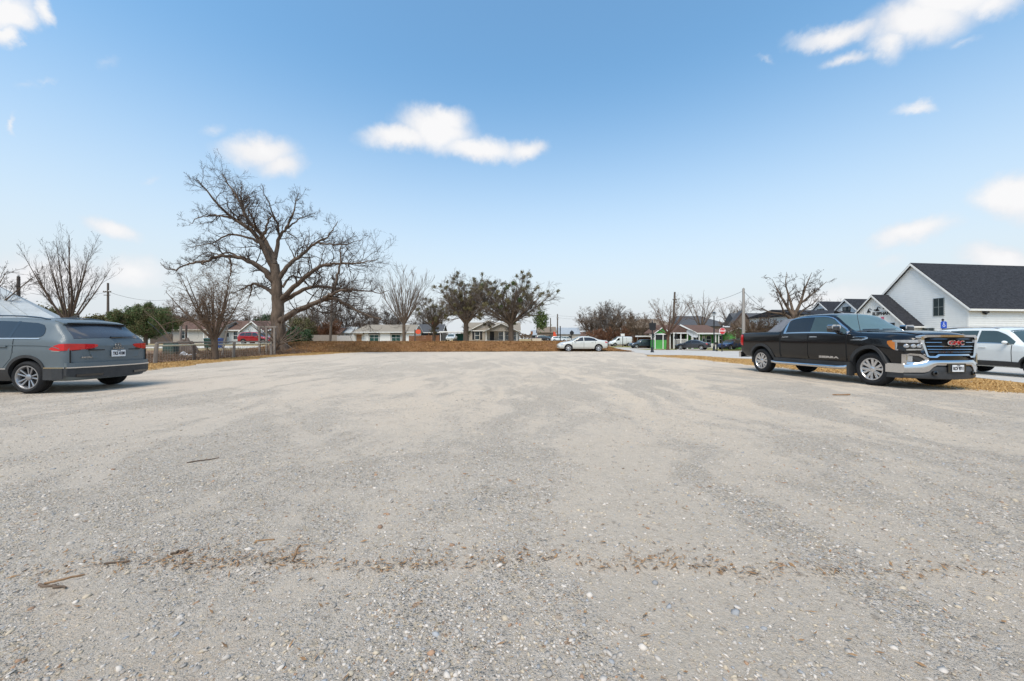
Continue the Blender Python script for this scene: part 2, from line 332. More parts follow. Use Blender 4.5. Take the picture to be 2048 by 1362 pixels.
def ridge_y(x): return 1.93 + .035 * np.sin(x * 3.1 + .6) + .02 * np.sin(x * 9) - .012 * (x + .8) ** 2 * (x > -.8) - .02 * (x + .8) ** 2 * (x < -.8)
def lot_z(x, y):
    near = 1 - sm(5, 9, y)
    z = .010 * fbm(x, y, .6) * sm(-1, 3, y) + near * .004 * fbm(x, y, 4.) + near * .003 * fbm(x + 3, y, 11.)
    return terrain(x, y) + .012 + z + .016 * sm(-.03, .05, y - ridge_y(x)) * (1 - sm(1.2, 3.0, y - ridge_y(x)))
grid_obj('gravel_lot', Xg, Yg, lot_z(Xg, Yg), m_gravel, kind='structure')
def sheet(name, poly, mat, off=.0, step=.6, kind='structure', **k):
    """a ground sheet in the quadrilateral poly (4 corners x,y), lying on the terrain"""
    p = np.array(poly, float); n = max(2, int(max(np.linalg.norm(p[1] - p[0]), np.linalg.norm(p[2] - p[3])) / step)); m_ = max(2, int(max(np.linalg.norm(p[3] - p[0]), np.linalg.norm(p[2] - p[1])) / step))
    n, m_ = min(n, 300), min(m_, 300)
    u, v = np.meshgrid(np.linspace(0, 1, n + 1), np.linspace(0, 1, m_ + 1))
    q = (p[0][:, None, None] * (1 - u) + p[1][:, None, None] * u) * (1 - v) + (p[3][:, None, None] * (1 - u) + p[2][:, None, None] * u) * v
    return grid_obj(name, q[0], q[1], terrain(q[0], q[1]) + off, mat, kind=kind, **k)
def ribbon(name, left, right, mat, off, step=.5, wob=0., **k):
    """a road or verge between two polylines of equal length"""
    a, b = np.array(left, float), np.array(right, float)
    def rs(p):
        d = np.concatenate([[0], np.cumsum(np.linalg.norm(np.diff(p, axis=0), axis=1))]); t = np.linspace(0, 1, 121) * d[-1]
        return np.stack([np.interp(t, d, p[:, 0]), np.interp(t, d, p[:, 1])], -1)
    A, B = rs(a), rs(b); u = np.linspace(0, 1, 25)[None, :, None]; q = A[:, None] * (1 - u) + B[:, None] * u
    if wob:
        t = np.arange(121)[:, None] * .37; q[..., 1] = q[..., 1] + wob * np.sin(t * 2.1) * np.abs(u[..., 0] - .5) * 2; q[..., 0] = q[..., 0] + wob * np.sin(t * 1.3 + 1) * np.abs(u[..., 0] - .5) * 2
    return grid_obj(name, q[..., 0], q[..., 1], terrain(q[..., 0], q[..., 1]) + off, mat, kind='structure', **k)
# road: comes past on the right, bends and crosses in front of the green house
ribbon('road', [(15.0, 4), (15.6, 11), (16.6, 14), (17.2, 20), (16.6, 25), (14.5, 26.8), (10.5, 27.6), (9.4, 30.0), (10.8, 36), (13.5, 46), (15.5, 60), (14, 80), (8, 110)],
       [(28, 4), (28, 11), (29, 14), (31, 20), (36, 30), (36, 34), (34, 36), (30, 37.5), (26, 40), (23, 48), (24, 60), (24, 80), (22, 110)], m_road, .004)
ribbon('dry_grass_verge', [(16, -2), (12.6, 4), (11.7, 7), (10.8, 9), (10.9, 13), (10.9, 17.7), (10.1, 22), (9.2, 25.5), (9.9, 27)],
       [(15.4, -2), (15.2, 4), (15.3, 7), (15.5, 10), (16.3, 13), (17.0, 18), (16.9, 22), (16.2, 25.5), (14.4, 26.6)], m_dry, .002, wob=.12)
ribbon('grass_strip', [(-19, 2), (-18.0, 10), (-17.2, 16), (-17.3, 20), (-17.6, 25), (-17.0, 30), (-15.6, 33), (-13.0, 34.3)],
       [(-13.2, 2), (-13.3, 10), (-13.9, 16), (-15.0, 20), (-15.0, 25), (-14.2, 30), (-13.2, 32.4), (-10.2, 33.4)], m_dry, .004, wob=.1)
bx = np.linspace(-24.5, 11.8, 150); bt = np.linspace(0, 1, 30)
XB, TB = np.meshgrid(bx, bt); YB = foot(XB) - .15 + TB * 6.4
grid_obj('grass_bank', XB, YB, terrain(XB, YB) + .05 + .035 * fbm(XB, YB, 1.6) * np.sin(np.pi * TB) ** .5, m_bank, kind='structure')
sheet('plateau_turf', [(-17, 40.2), (9, 40.2), (6, 52), (-20, 52)], m_dry, .003)
sheet('far_street', [(-26, 53), (6, 53), (5.5, 60), (-26, 60)], m_street, .003)
sheet('left_street', [(-60, 40), (-27, 40), (-21, 47), (-60, 47)], m_street, .006)
sheet('leaf_litter', [(-60, 6), (-17.6, 6), (-17.4, 35), (-60, 35)], m_litter, .004)
# ---------------------------------------------------------------- buildings
m_white = M('white_siding', (.80, .80, .78), .6, .04, 2); m_offwhite = M('white_stucco', (.74, .74, .71), .8, .06, 3, .2, 40)
m_trim = M('white_trim', (.80, .79, .76), .5, .04, 3); m_char = M('charcoal_shingles', (.030, .031, .036), .9, .6, 4, .9, 22, spec=.2, stretch=(1, 1, 2.2), detail=8)
m_taupe_roof = M('taupe_shingles', (.27, .235, .19), .95, .18, 5, .6, 25, spec=.1); m_brown_roof = M('brown_shingles', (.135, .085, .068), .95, .2, 4, .6, 25, spec=.1)
m_grey_roof = M('grey_shingles', (.085, .088, .095), .95, .25, 4, .6, 25, spec=.1); m_metal_roof = M('pale_metal_roof', (.42, .44, .44), .6, .12, 2.5); m_dull_roof = M('dull_blue_grey_roof', (.30, .33, .36), .7, .12, 1.5)
m_tan = M('tan_siding', (.43, .385, .33), .8, .08, 3); m_green = M('bright_green_siding', (.085, .36, .075), .7, .1, 2); m_paleblue = M('pale_grey_siding', (.55, .58, .58), .75, .06, 3)
m_brick = M('brown_brick', (.17, .125, .095), .9, .3, 9, .4, 30); m_taupe = M('taupe_siding', (.20, .155, .115), .85, .15, 4)
m_dark = M('dark_trim', (.02, .02, .022), .5, .2, 3); m_pane = glass_like('window_glass', (.035, .05, .055), .05); m_panegr = glass_like('green_window_glass', (.03, .085, .075), .06)
m_wood = M('brown_stained_wood', (.20, .085, .035), .8, .25, 3, .4, 30, stretch=(4, 4, .4)); m_greywood = M('weathered_grey_wood', (.26, .22, .185), .9, .25, 3, .5, 30, stretch=(5, 5, .4))
m_darkwood = M('dark_weathered_wood', (.10, .075, .06), .9, .3, 3, .5, 30, stretch=(5, 5, .4)); m_door = M('oak_door', (.33, .18, .085), .6, .25, 3, stretch=(5, 5, .5)); m_redbrick = M('orange_red_brick', (.40, .10, .05), .8, .2, 8)
m_teal = M('teal_green_panel', (.02, .12, .10), .6, .15, 2); m_poles = M('weathered_pole_wood', (.11, .085, .068), .9, .3, 3, .5, 25, stretch=(6, 6, .5)); m_palepole = M('silvered_pole_wood', (.36, .33, .30), .9, .2, 3, .4, 25, stretch=(6, 6, .5))
m_black = M('black_painted_metal', (.012, .012, .013), .35, .2, 4); m_steel = M('galvanised_steel', (.45, .45, .44), .45, .12, 6, metal=.7); m_lamp = M('lantern_glass', (.55, .56, .55), .2, .05, 3)
def place(px, d, rz=0., z=None):
    x = gx(px, d); return (x, d, H0(x, d) if z is None else z), rz
def mapf(u=None):
    return (lambda p: p) if u is None else (lambda p: tuple(u @ Vector(p)))
def window(root, x, z, w, h, nx=1, nz=1, mat=None, frame=None, y=0., tf=None, fr=.07, name='window'):
    b = MB(); f = mapf(tf)
    b.box(x - w/2 - fr, x + w/2 + fr, y - .06, y + .02, z - fr, z).box(x - w/2 - fr, x + w/2 + fr, y - .06, y + .02, z + h, z + h + fr).box(x - w/2 - fr, x - w/2, y - .06, y + .02, z, z + h).box(x + w/2, x + w/2 + fr, y - .06, y + .02, z, z + h)
    for i in range(1, nx): b.box(x - w/2 + w*i/nx - fr/2.4, x - w/2 + w*i/nx + fr/2.4, y - .052, y + .02, z, z + h)
    for i in range(1, nz): b.box(x - w/2, x + w/2, y - .047, y + .02, z + h*i/nz - fr/2.4, z + h*i/nz + fr/2.4)
    o = b.xf(f).build(name, frame or m_trim, root); MB().box(x - w/2, x + w/2, y - .03, y + .01, z, z + h).xf(f).build('pane', mat or m_pane, o); return o
def roof_x(root, x0, x1, d, eave, ridge, mat, oh=.4, th=.16, side=.3, y0=0., name='roof', fascia=None):
    s_ = (ridge - eave) / (d / 2); e = eave - oh * s_; k = y0
    o = MB().prism([(k - oh, e), (k + d/2, ridge), (k + d + oh, e), (k + d + oh, e + th), (k + d/2, ridge + th*1.25), (k - oh, e + th)], 'x', x0 - side, x1 + side).build(name, mat, root)
    if fascia:
        b = MB(); b.box(x0 - side, x1 + side, k - oh - .04, k - oh - .003, e - .04, e + th * .8)
        for xx in (x0 - side - .05, x1 + side + .003):
            b.prism([(k - oh, e - .06), (k + d/2, ridge - .06), (k + d + oh, e - .06), (k + d + oh, e + th*.7), (k + d/2, ridge + th*.85), (k - oh, e + th*.7)], 'x', xx, xx + .047)
        b.build('fascia', fascia, root)
    return o
def roof_y(root, y0, y1, w, eave, ridge, mat, oh=.3, th=.16, x0=0., front=.3, name='roof', fascia=None):
    s_ = (ridge - eave) / (w / 2); e = eave - oh * s_
    o = MB().prism([(x0 - oh, e), (x0 + w/2, ridge), (x0 + w + oh, e), (x0 + w + oh, e + th), (x0 + w/2, ridge + th*1.25), (x0 - oh, e + th)], 'y', y0 - front, y1).build(name, mat, root)
    if fascia: MB().prism([(x0 - oh, e - .06), (x0 + w/2, ridge - .06), (x0 + w + oh, e - .06), (x0 + w + oh, e + th*.7), (x0 + w/2, ridge + th*.85), (x0 - oh, e + th*.7)], 'y', y0 - front - .06, y0 - front - .003).build('fascia', fascia, root)
    return o
def hip_roof(root, x0, x1, y0, y1, eave, ridge, hipl, hipr, mat, th=.15, name='roof'):
    ym = (y0 + y1) / 2; V = [(x0, y0, eave), (x1, y0, eave), (x1, y1, eave), (x0, y1, eave), (x0 + hipl, ym, ridge), (x1 - hipr, ym, ridge)]; V += [(x, y, z - th) for x, y, z in V[:4]]
    return MB().add(V, [(0, 1, 5, 4), (1, 2, 5), (2, 3, 4, 5), (3, 0, 4), (0, 1, 7, 6), (1, 2, 8, 7), (2, 3, 9, 8), (3, 0, 6, 9), (6, 7, 8, 9)]).build(name, mat, root)
def walls_x(root, x0, x1, d, eave, ridge, mat, y0=0., name='wall'): return MB().prism([(y0, -.3), (y0 + d, -.3), (y0 + d, eave), (y0 + d/2, ridge), (y0, eave)], 'x', x0, x1).build(name, mat, root)
def walls_y(root, y0, y1, w, eave, ridge, mat, x0=0., name='wall'): return MB().prism([(x0, -.3), (x0 + w, -.3), (x0 + w, eave), (x0 + w/2, ridge), (x0, eave)], 'y', y0, y1).build(name, mat, root)
def laps(span, z0, z1, dz=.22, out=.034):
    """clapboard: each board a slanted strip; span(z) gives the wall's two ends at height z; local wall plane y = 0"""
    b = MB(); z = z0
    while z < z1 - .02:
        t = min(z + dz, z1); a0, a1 = span(z); c0, c1 = span(t)
        b.add([(a0, -out, z), (a1, -out, z), (c1, -.004, t), (c0, -.004, t), (a0, -.002, z), (a1, -.002, z)], [(0, 1, 2, 3), (0, 4, 5, 1), (0, 3, 4), (1, 5, 2)]); z = t
    return b
# --- white farmhouse on the right
A7 = R(7); r7 = Vector((math.cos(A7), math.sin(A7), 0)); g7 = Vector((-math.sin(A7), math.cos(A7), 0)); zf = H0(44.1, 36)
fh = thing('white_farmhouse', 'white clapboard farmhouse with steep charcoal roof behind the pickup and white suv', 'house', (44.1, 36.0, zf), A7)
E, T = 4.3 - zf, 9.2 - zf
walls_x(fh, 0, 16, 9, E, T, m_white); roof_x(fh, 0, 16, 9, E, T, m_char, .35, .2, .32, fascia=m_trim)
tfg = Matrix.Rotation(R(-90), 4, 'Z')          # wall-plane x -> local -y, outward -y -> local -x
laps(lambda z: (-9 if z <= E else -9 + (z - E) * 4.5 / (T - E), 0 if z <= E else -(z - E) * 4.5 / (T - E)), 0, T - .05).xf(mapf(tfg)).build('gable_siding', m_white, fh)
laps(lambda z: (0, 16), 0, E - .35).build('side_siding', m_white, fh)
MB().box(-.05, .07, -.055, .0, 0, E - .3).box(-.052, 0, -.05, .10, 0, E - .25).build('corner_board', m_trim, fh)
for (t, w_, z_, h_, nx, nz) in ((2.25, .80, 3.58 - zf, 1.75, 2, 2), (3.12, .95, .9, 1.55, 2, 2), (1.32, .95, .9, 1.50, 2, 2)): window(fh, -t, z_, w_, h_, nx, nz, m_pane, M('grey_window_frame', (.22, .24, .24), .5, .1), y=-.02, tf=tfg, fr=.05)
MB().box(1.55, 2.0, -.28, -.04, E - .62, E - .42).lathe([(.09, 0), (.12, -.12), (.05, -.16)], 10, (1.78, -.16, E - .6), 'z').build('eave_lamp', m_dark, fh)
# entry wing with the lettered gable
ex0 = -1.92; ey, ehw, eE, eT = 6.9, 3.15, 2.72 - zf, 6.05 - zf
MB().prism([(ey - ehw, -.3), (ey + ehw, -.3), (ey + ehw, eE), (ey, eT), (ey - ehw, eE)], 'x', ex0, -.05).build('entry_wing', m_white, fh)
roof_x(fh, ex0, -.08, ehw * 2, eE, eT, m_char, .3, .16, .28, y0=ey - ehw, name='entry_roof', fascia=m_trim)
b = MB()
for i in range(16):
    y = ey - ehw + .2 + i * .395; top = eT - abs(y - ey) * (eT - eE) / ehw - .12; b.box(ex0 - .025, ex0 + .01, y - .03, y + .03, 0, top)
b.build('battens', m_white, fh)
def on_gable(geo, t, z, dx=-.05):
    vs, fs = geo; return MB().add([(ex0 + dx - p[2], t - p[0], z + p[1]) for p in vs], fs)
vs, fs = text_geo('ELEPHANT', .50, .03, .012); wd = max(p[0] for p in vs) - min(p[0] for p in vs); vs = [(p[0] * 2.05 / wd, p[1], p[2]) for p in vs]
on_gable((vs, fs), 5.95, 4.02 - zf).build('lettering', m_dark, fh)
def mark(t, z, poly, nm, mat): MB().prism([(t - a, z + c) for a, c in poly], 'x', ex0 - .055, ex0 - .02).build(nm, mat, fh)
for t, z in ((7.35, 4.42), (6.42, 4.53)):
    mark(t, z - zf, [(-.25, -.22), (.22, -.16), (.02, .02), (-.02, .28), (-.14, .05)], 'emblem', m_dark); mark(t, z - zf, [(0, .26), (.03, .30), (.32, .12), (.30, .08)], 'emblem', m_dark); mark(t - .62, z + .06 - zf, [(-.12, -.07), (.12, -.05), (.12, .06), (-.10, .05)], 'emblem', m_dark)
mark(5.95, 3.52 - zf, [(-.14, -.14), (.14, -.14), (.14, .14), (-.14, .14)], 'emblem', M('pink_paint', (.60, .16, .24), .6))
window(fh, -5.3, 1.3, 1.0, 1.75, 1, 1, m_pane, m_dark, y=ex0 - .03, tf=tfg, fr=.05)
# wing with two dormers, beyond the entry
wx, wy, wz = -5.2, 16.0, zf
MB().box(-5.0, 6, 12.6, 22, -.3, 4.28 - zf).build('rear_wing', m_white, fh); MB().prism([(12.2, 4.3 - zf), (17.3, 5.3 - zf), (22.4, 4.3 - zf)], 'x', -5.4, 6.4).build('rear_roof', m_char, fh)
for px, pk, hw_, zt in ((1692, 600, 1.75, .0), (1640, 605, 1.62, 0)):
    dd = 52.5 if px == 1692 else 55.5; P = at(px, pk, dd) - Vector((44.1, 36, 0)); lx, ly, lz = P.dot(r7), P.dot(g7), P.z - zf
    dm = MB().prism([(ly - hw_, lz - hw_ * .92 - 1.1), (ly + hw_, lz - hw_ * .92 - 1.1), (ly + hw_, lz - hw_ * .92), (ly, lz - .15), (ly - hw_, lz - hw_ * .92)], 'x', lx, lx + 5.2).build('dormer', m_white, fh)
    MB().prism([(ly - hw_ - .25, lz - hw_ - .2), (ly, lz - .02), (ly + hw_ + .25, lz - hw_ - .2), (ly + hw_ + .25, lz - hw_ - .04), (ly, lz + .18), (ly - hw_ - .25, lz - hw_ - .04)], 'x', lx - .25, lx + 5.3).build('roof', m_char, dm)
    MB().prism([(ly - hw_ - .27, lz - hw_ - .30), (ly, lz - .12), (ly + hw_ + .27, lz - hw_ - .30), (ly + hw_ + .27, lz - hw_ - .1), (ly, lz + .1), (ly - hw_ - .27, lz - hw_ - .1)], 'x', lx - .30, lx - .253).build('fascia', m_trim, dm)
    w_ = window(fh, -(ly - .1), lz - 1.95, .95, .95, 2, 1, m_pane, m_dark, y=lx - .02, tf=tfg, fr=.05); w_.parent = dm
# --- white house across the bank
loc, rz = place(767, 92); W = 15.3; o = thing('white_house', 'white single storey house with taupe hipped roof and brown door above the grass bank', 'house', (loc[0] - W/2, loc[1], loc[2]), 0)
MB().box(.3, W - .3, 0, 8, -.4, 2.5).prism([(0, 2.5), (8, 2.5), (4, 4.1)], 'x', W - .9, W - .3).build('wall', m_offwhite, o); hip_roof(o, -.1, W + .1, -.55, 8.6, 2.55, 4.5, 2.2, .1, m_taupe_roof)
MB().box(-.1, W + .1, -.60, -.56, 2.36, 2.56).prism([(-.55, 2.4), (4, 4.32), (8.6, 2.4), (8.6, 2.58), (4, 4.5), (-.55, 2.58)], 'x', W + .105, W + .15).build('fascia', m_trim, o)
for x in (5.35, 10.75):
    window(o, x, .25, 2.1, 1.7, 2, 2, m_panegr, m_trim); MB().prism([(-.5, 1.98), (-.5, 1.85), (-.02, 2.02), (-.02, 2.3)], 'x', x - 1.35, x + 1.35).build('awning', M('grey_awning', (.17, .15, .12), .8), o)
    [MB().box(x + s_ * 1.26 - .06, x + s_ * 1.26 + .06, -.07, -.002, .2, 1.9).build('shutter', m_taupe_roof, o) for s_ in (-1, 1)]
MB().box(.95, 2.25, -.04, .02, 0, 2.0).build('door', m_door, o); MB().prism([(-1.0, 2.25), (-1.0, 1.95), (-.02, 1.95), (-.02, 2.35)], 'x', .5, 2.9).build('porch_hood', m_taupe_roof, o); MB().box(.42, .62, -.9, -.72, -.2, 1.95).build('porch_post', m_trim, o)
# --- dark porch house
loc, rz = place(854, 104); o = thing('dark_porch_house', 'dark house with grey roof and brick chimney behind the brown board fence', 'house', (loc[0] - 4.2, loc[1], loc[2]), 0)
walls_x(o, 0, 8.4, 7, 2.7, 4.7, m_dark); roof_x(o, 0, 8.4, 7, 2.7, 4.7, m_grey_roof, .6, fascia=m_trim); MB().box(5.4, 6.1, 1.2, 1.9, 3.0, 5.6).build('chimney', m_redbrick, o)
[MB().box(a_, a_ + 1.05, -1.05, -1.0, .6, 1.6).build('porch_panel', m_white, o) for a_ in (3.1, 5.6)]; window(o, 1.0, .6, .8, 1.6, 1, 2)
for x in (.2, 4.8, 8.0): MB().box(x, x + .15, -.9, -.75, -.3, 2.4).build('porch_post', m_wood, o)
# --- carport with teal wall
loc, rz = place(907, 86); o = thing('carport', 'flat roofed carport with teal back wall sheltering a white car', 'carport', (loc[0] - 3.0, loc[1], loc[2]), 0)
MB().box(-.2, 6.0, -.6, 5, 2.0, 2.25).build('roof', m_brown_roof, o); MB().box(2.4, 5.9, 3.0, 3.1, -.3, 1.75).build('back_wall', m_teal, o); MB().box(-.2, 6.0, -.66, -.605, 1.98, 2.28).build('fascia', m_trim, o)
for x in (0, 2.2, 5.7): MB().box(x, x + .14, -.4, -.26, -.3, 2.0).build('post', m_trim, o)
# --- tan house with porch gable
loc, rz = place(985, 72); o = thing('tan_house', 'tan house with gabled front porch and dark shutters behind mistletoe trees', 'house', (loc[0] - 5.2, loc[1], loc[2]), 0)
walls_x(o, 0, 10.4, 8, 2.15, 3.5, m_tan, y0=.3); roof_x(o, 0, 10.4, 8, 2.15, 3.6, m_taupe_roof, .5, y0=.3, fascia=m_trim)
walls_y(o, 0, 4, 7.2, 2.15, 4.0, m_tan, x0=.9, name='front_gable'); roof_y(o, 0, 5, 7.2, 2.15, 4.0, m_taupe_roof, x0=.9, fascia=m_trim, name='gable_roof')
MB().prism([(3.9, 1.9), (10.0, 1.9), (6.95, 3.3)], 'y', -1.9, -.02).build('porch_gable', m_tan, o); roof_y(o, -1.9, -.35, 6.1, 1.95, 3.35, m_taupe_roof, x0=3.9, oh=.3, fascia=m_trim, name='porch_roof')
for x in (4.0, 7.35, 9.8): MB().box(x, x + .2, -1.85, -1.65, -.3, 1.9).build('porch_post', m_trim, o)
MB().box(3.7, 10.2, -2.0, -.03, -.3, .12).build('porch_floor', m_pavement, o)
window(o, 2.25, .35, .85, 1.5, 1, 2); [MB().box(a_, a_ + .41, -.06, -.002, .3, 1.9).build('shutter', m_dark, o) for a_ in (1.3, 2.8)]
MB().box(4.7, 5.5, -.05, .0, 0, 1.85).build('door', m_dark, o); window(o, 6.9, .4, 1.0, 1.35, 1, 2); window(o, 8.05, .4, .0 + .75, 1.35, 1, 2, y=0); window(o, 9.6, .4, 1.1, 1.35, 2, 2, y=.3)
MB().lathe([(.0, -.05), (.22, -.05), (.22, .0)], 8, (4.5, -.02, 3.1), 'y').build('gable_vent', m_dark, o)
# --- left houses
loc, rz = place(392, 66); o = thing('tan_garage_house', 'tan house with brown roof and wide pale garage door beyond the wire fence', 'house', (loc[0] - 4.2, loc[1], loc[2]), 0)
walls_x(o, 0, 8.2, 7, 2.6, 4.0, m_tan); roof_x(o, 0, 8.2, 7, 2.6, 4.0, m_brown_roof, .5, fascia=m_tan); MB().box(2.9, 5.5, -.04, 0, 0, 2.35).build('garage_door', M('pale_garage_door', (.47, .45, .41), .7, .06), o)
MB().box(2.7, 2.88, -.06, 0, 0, 2.5).box(5.52, 5.7, -.06, 0, 0, 2.5).box(2.7, 5.7, -.062, 0, 2.36, 2.52).build('door_frame', m_trim, o); MB().box(.0, .14, -.05, .002, 0, 2.55).build('corner_board', m_trim, o); window(o, 1.9, .9, .7, 1.3, 1, 2); MB().box(6.2, 7.0, -.05, 0, 0, 2.1).build('door', m_trim, o); window(o, 7.6, .9, .5, 1.2)
loc, rz = place(490, 68); o = thing('pale_blue_house', 'pale grey house with white trimmed windows behind the red suv', 'house', (loc[0] - 4.6, loc[1], loc[2]), 0)
walls_x(o, 0, 9.0, 7, 2.55, 4.1, m_paleblue); roof_x(o, 0, 9, 7, 2.55, 4.1, m_brown_roof, .45, fascia=m_trim); walls_y(o, -1.2, 3, 4.0, 2.3, 3.9, m_paleblue, x0=4.8, name='front_gable'); roof_y(o, -1.2, 3.5, 4.0, 2.3, 3.9, m_brown_roof, x0=4.8, fascia=m_trim, name='gable_roof')
window(o, 1.05, 1.2, 1.3, .75, 2, 1); window(o, 2.9, .75, .75, 1.4, 1, 2); window(o, -.0 + .25, 1.2, .3, .6); MB().box(3.75, 3.95, -.05, .0, 0, 2.5).box(-.05, .1, -.05, 0, 0, 2.5).build('corner_board', m_trim, o); window(o, 6.0, 1.6, .9, .25, 2, 1, y=-1.2)
loc, rz = place(284, 72); o = thing('pale_blue_garage', 'pale blue grey garage seen beneath the evergreen tree', 'garage', (loc[0] - 2.2, loc[1], loc[2]), 0)
walls_x(o, 0, 4.0, 6, 2.4, 3.4, m_paleblue); roof_x(o, 0, 4.0, 6, 2.4, 3.4, m_brown_roof, .4, fascia=m_trim); window(o, .8, 1.0, .7, .9, 1, 2)
o = thing('pale_roofed_house', 'house with pale metal hip roof above the grey suv at the left edge', 'house', (-42.2, 20.6, H0(-38, 26)), R(45))
MB().box(0, 10.4, 0, 9, -.3, 2.5).build('wall', m_offwhite, o); hip_roof(o, -.6, 11.0, -.6, 9.6, 2.62, 5.7, 4.0, 4.0, m_metal_roof); window(o, 8.4, .9, 1.0, 1.2, 2, 1)
b = MB(); [b.tube([(10.4 - .012 * 0 - i * .62, -.62 + 0, 2.66 + 0), (7.0 - i * .42, 4.5, 5.72)], .022, 4) for i in range(1, 9)]; b.build('roof_seams', m_metal_roof, o)
for (px, d, w_, e_, r_, mt, wl, nm, lb) in ((168, 92, 6.5, 3.6, 6.3, m_taupe_roof, m_tan, 'distant_house', 'distant house with taupe roof between the bare tree and utility pole'), (207, 98, 6.0, 3.9, 6.6, m_metal_roof, m_tan, 'distant_house', 'distant house with pale grey roof behind the utility pole'),
        (652, 96, 7.2, 2.3, 3.6, m_brown_roof, m_taupe, 'brown_house', 'low brown roofed house behind the grey board fence'), (688, 98, 4.6, 2.5, 3.9, m_metal_roof, m_paleblue, 'blue_shed', 'small pale blue shed with shiny metal roof beside the white house'),
        (1082, 150, 7.2, 2.2, 4.0, m_dull_roof, m_dark, 'distant_shed', 'low far shed with pale bluish roof right of the mistletoe trees'), (1132, 150, 11, 2.9, 5.2, m_dull_roof, m_tan, 'distant_shop', 'far tan building with pale metal roof behind the utility poles'), (1170, 165, 8, 2.4, 4.2, m_brown_roof, m_tan, 'distant_house', 'far brown roofed house just right of the round sign'), (1195, 130, 5, 2.2, 3.6, m_taupe_roof, m_tan, 'distant_house', 'far taupe roofed house behind the sedan trunk'),
        (1094, 135, 6.5, 3.2, 5.0, m_taupe, m_taupe, 'distant_barn', 'far dark brown barn behind the poles')):
    loc, rz = place(px, d); o = thing(nm, lb, 'shed' if 'shed' in nm else 'building', (loc[0] - w_/2, loc[1], loc[2]), 0); walls_x(o, 0, w_, 6, e_, r_, wl); roof_x(o, 0, w_, 6, e_, r_, mt, .4); window(o, w_ * .3, .8, w_ * .2, 1.1, 2, 1); MB().box(w_ * .6, w_ * .6 + 1, -.05, 0, 0, 2.0).build('door', m_dark, o)
# --- green house
G0 = 60.; bx0 = gx(1307, G0); zg = -.40
gh = thing('green_house', 'bright green house with brown roof, white porch posts and carport', 'house', (bx0, G0, zg), 0); k = G0 / 745
def X_(px): return (px - 1307) * k
def Z_(py): return H - zg - (py - HY) * k
MB().box(X_(1338), X_(1482), 1.2, 6, -.4, 2.35).build('wall', m_green, gh)
MB().prism([(-.2, Z_(666)), (5.2, Z_(647.5)), (9.6, Z_(664)), (9.6, Z_(664) - .15), (-.2, Z_(668.5))], 'x', X_(1330), X_(1447)).build('roof', m_brown_roof, gh); MB().box(X_(1380), X_(1447), -.26, -.205, Z_(668.5), Z_(665.6)).build('fascia', m_trim, gh)
w_ = X_(1336); MB().box(0, w_, -.6, 1.19, -.4, Z_(680)).prism([(0, Z_(666.5)), (w_, Z_(666.5)), (w_/2 + .05, Z_(655))], 'y', -.6, 1.19).build('front_gable', m_green, gh)
roof_y(gh, -.6, 4, w_, Z_(665.5), Z_(655), m_brown_roof, .2, .1, 0, .2, 'gable_roof', m_trim); MB().box(-.05, w_ + .05, -.66, -.602, Z_(669.5), Z_(667)).build('beam', m_trim, gh)
MB().box(.12, w_ - .1, -.5, -.1, Z_(680), Z_(669.5)).build('porch_screen', m_dark, gh)
for x in (-.06, X_(1322), w_): MB().box(x, x + .12, -.70, -.605, -.3, Z_(669)).build('porch_post', m_trim, gh)
# carport gable with white gates
MB().prism([(X_(1338), Z_(666)), (X_(1353), Z_(650.5)), (X_(1384), Z_(666)), (X_(1384), Z_(664.6)), (X_(1353), Z_(648.8)), (X_(1338), Z_(664.6))][:3] + [], 'y', -1.4, 4).build('carport_roof', m_brown_roof, gh)
MB().prism([(X_(1351), Z_(651.5)), (X_(1353), Z_(649.2)), (X_(1384), Z_(665)), (X_(1384), Z_(667)),], 'y', -1.48, -1.41).box(X_(1338), X_(1378), -1.47, -1.42, Z_(667.5), Z_(665.4)).build('carport_fascia', m_trim, gh)
for px in (1340.5, 1354, 1367, 1376): MB().box(X_(px) - .07, X_(px) + .07, -1.4, -1.26, -.3, Z_(667)).build('carport_post', m_trim, gh)
b = MB()
for a0, a1 in ((1342, 1353), (1356, 1366)):
    for i in range(7): x = X_(a0 + (a1 - a0) * i / 6); b.box(x - .025, x + .025, -1.2, -1.16, .25, 1.55)
    b.box(X_(a0), X_(a1), -1.158, -1.12, .25, .33).box(X_(a0), X_(a1), -1.158, -1.12, 1.47, 1.55)
b.build('white_gate', m_trim, gh); MB().box(X_(1341), X_(1377), 1.1, 1.18, -.3, Z_(667)).build('carport_back', m_dark, gh)
# porch
for px in (1386, 1398, 1431, 1437): MB().box(X_(px) - .07, X_(px) + .07, -.1, .04, -.3, Z_(667.5)).build('porch_post', m_trim, gh)
window(gh, X_(1394), .75, .75, 1.3, 1, 2, y=1.2); MB().box(X_(1411), X_(1418), 1.12, 1.2, 0, 2.1).build('door', m_trim, gh); window(gh, X_(1414.5), 1.1, .3, .5, y=1.12, fr=.03); window(gh, X_(1404), .9, .5, 1.1, 1, 2, y=1.2); window(gh, X_(1425), .85, .7, 1.2, 1, 2, y=1.2)
b = MB()
for i in range(14): x = X_(1402 + i * 2.0); b.box(x - .05, x + .05, -.12, -.08, .05, .85)
b.box(X_(1401.4), X_(1429), -.078, -.04, .2, .28).box(X_(1401.4), X_(1429), -.078, -.04, .65, .73).build('picket_rail', m_trim, gh)
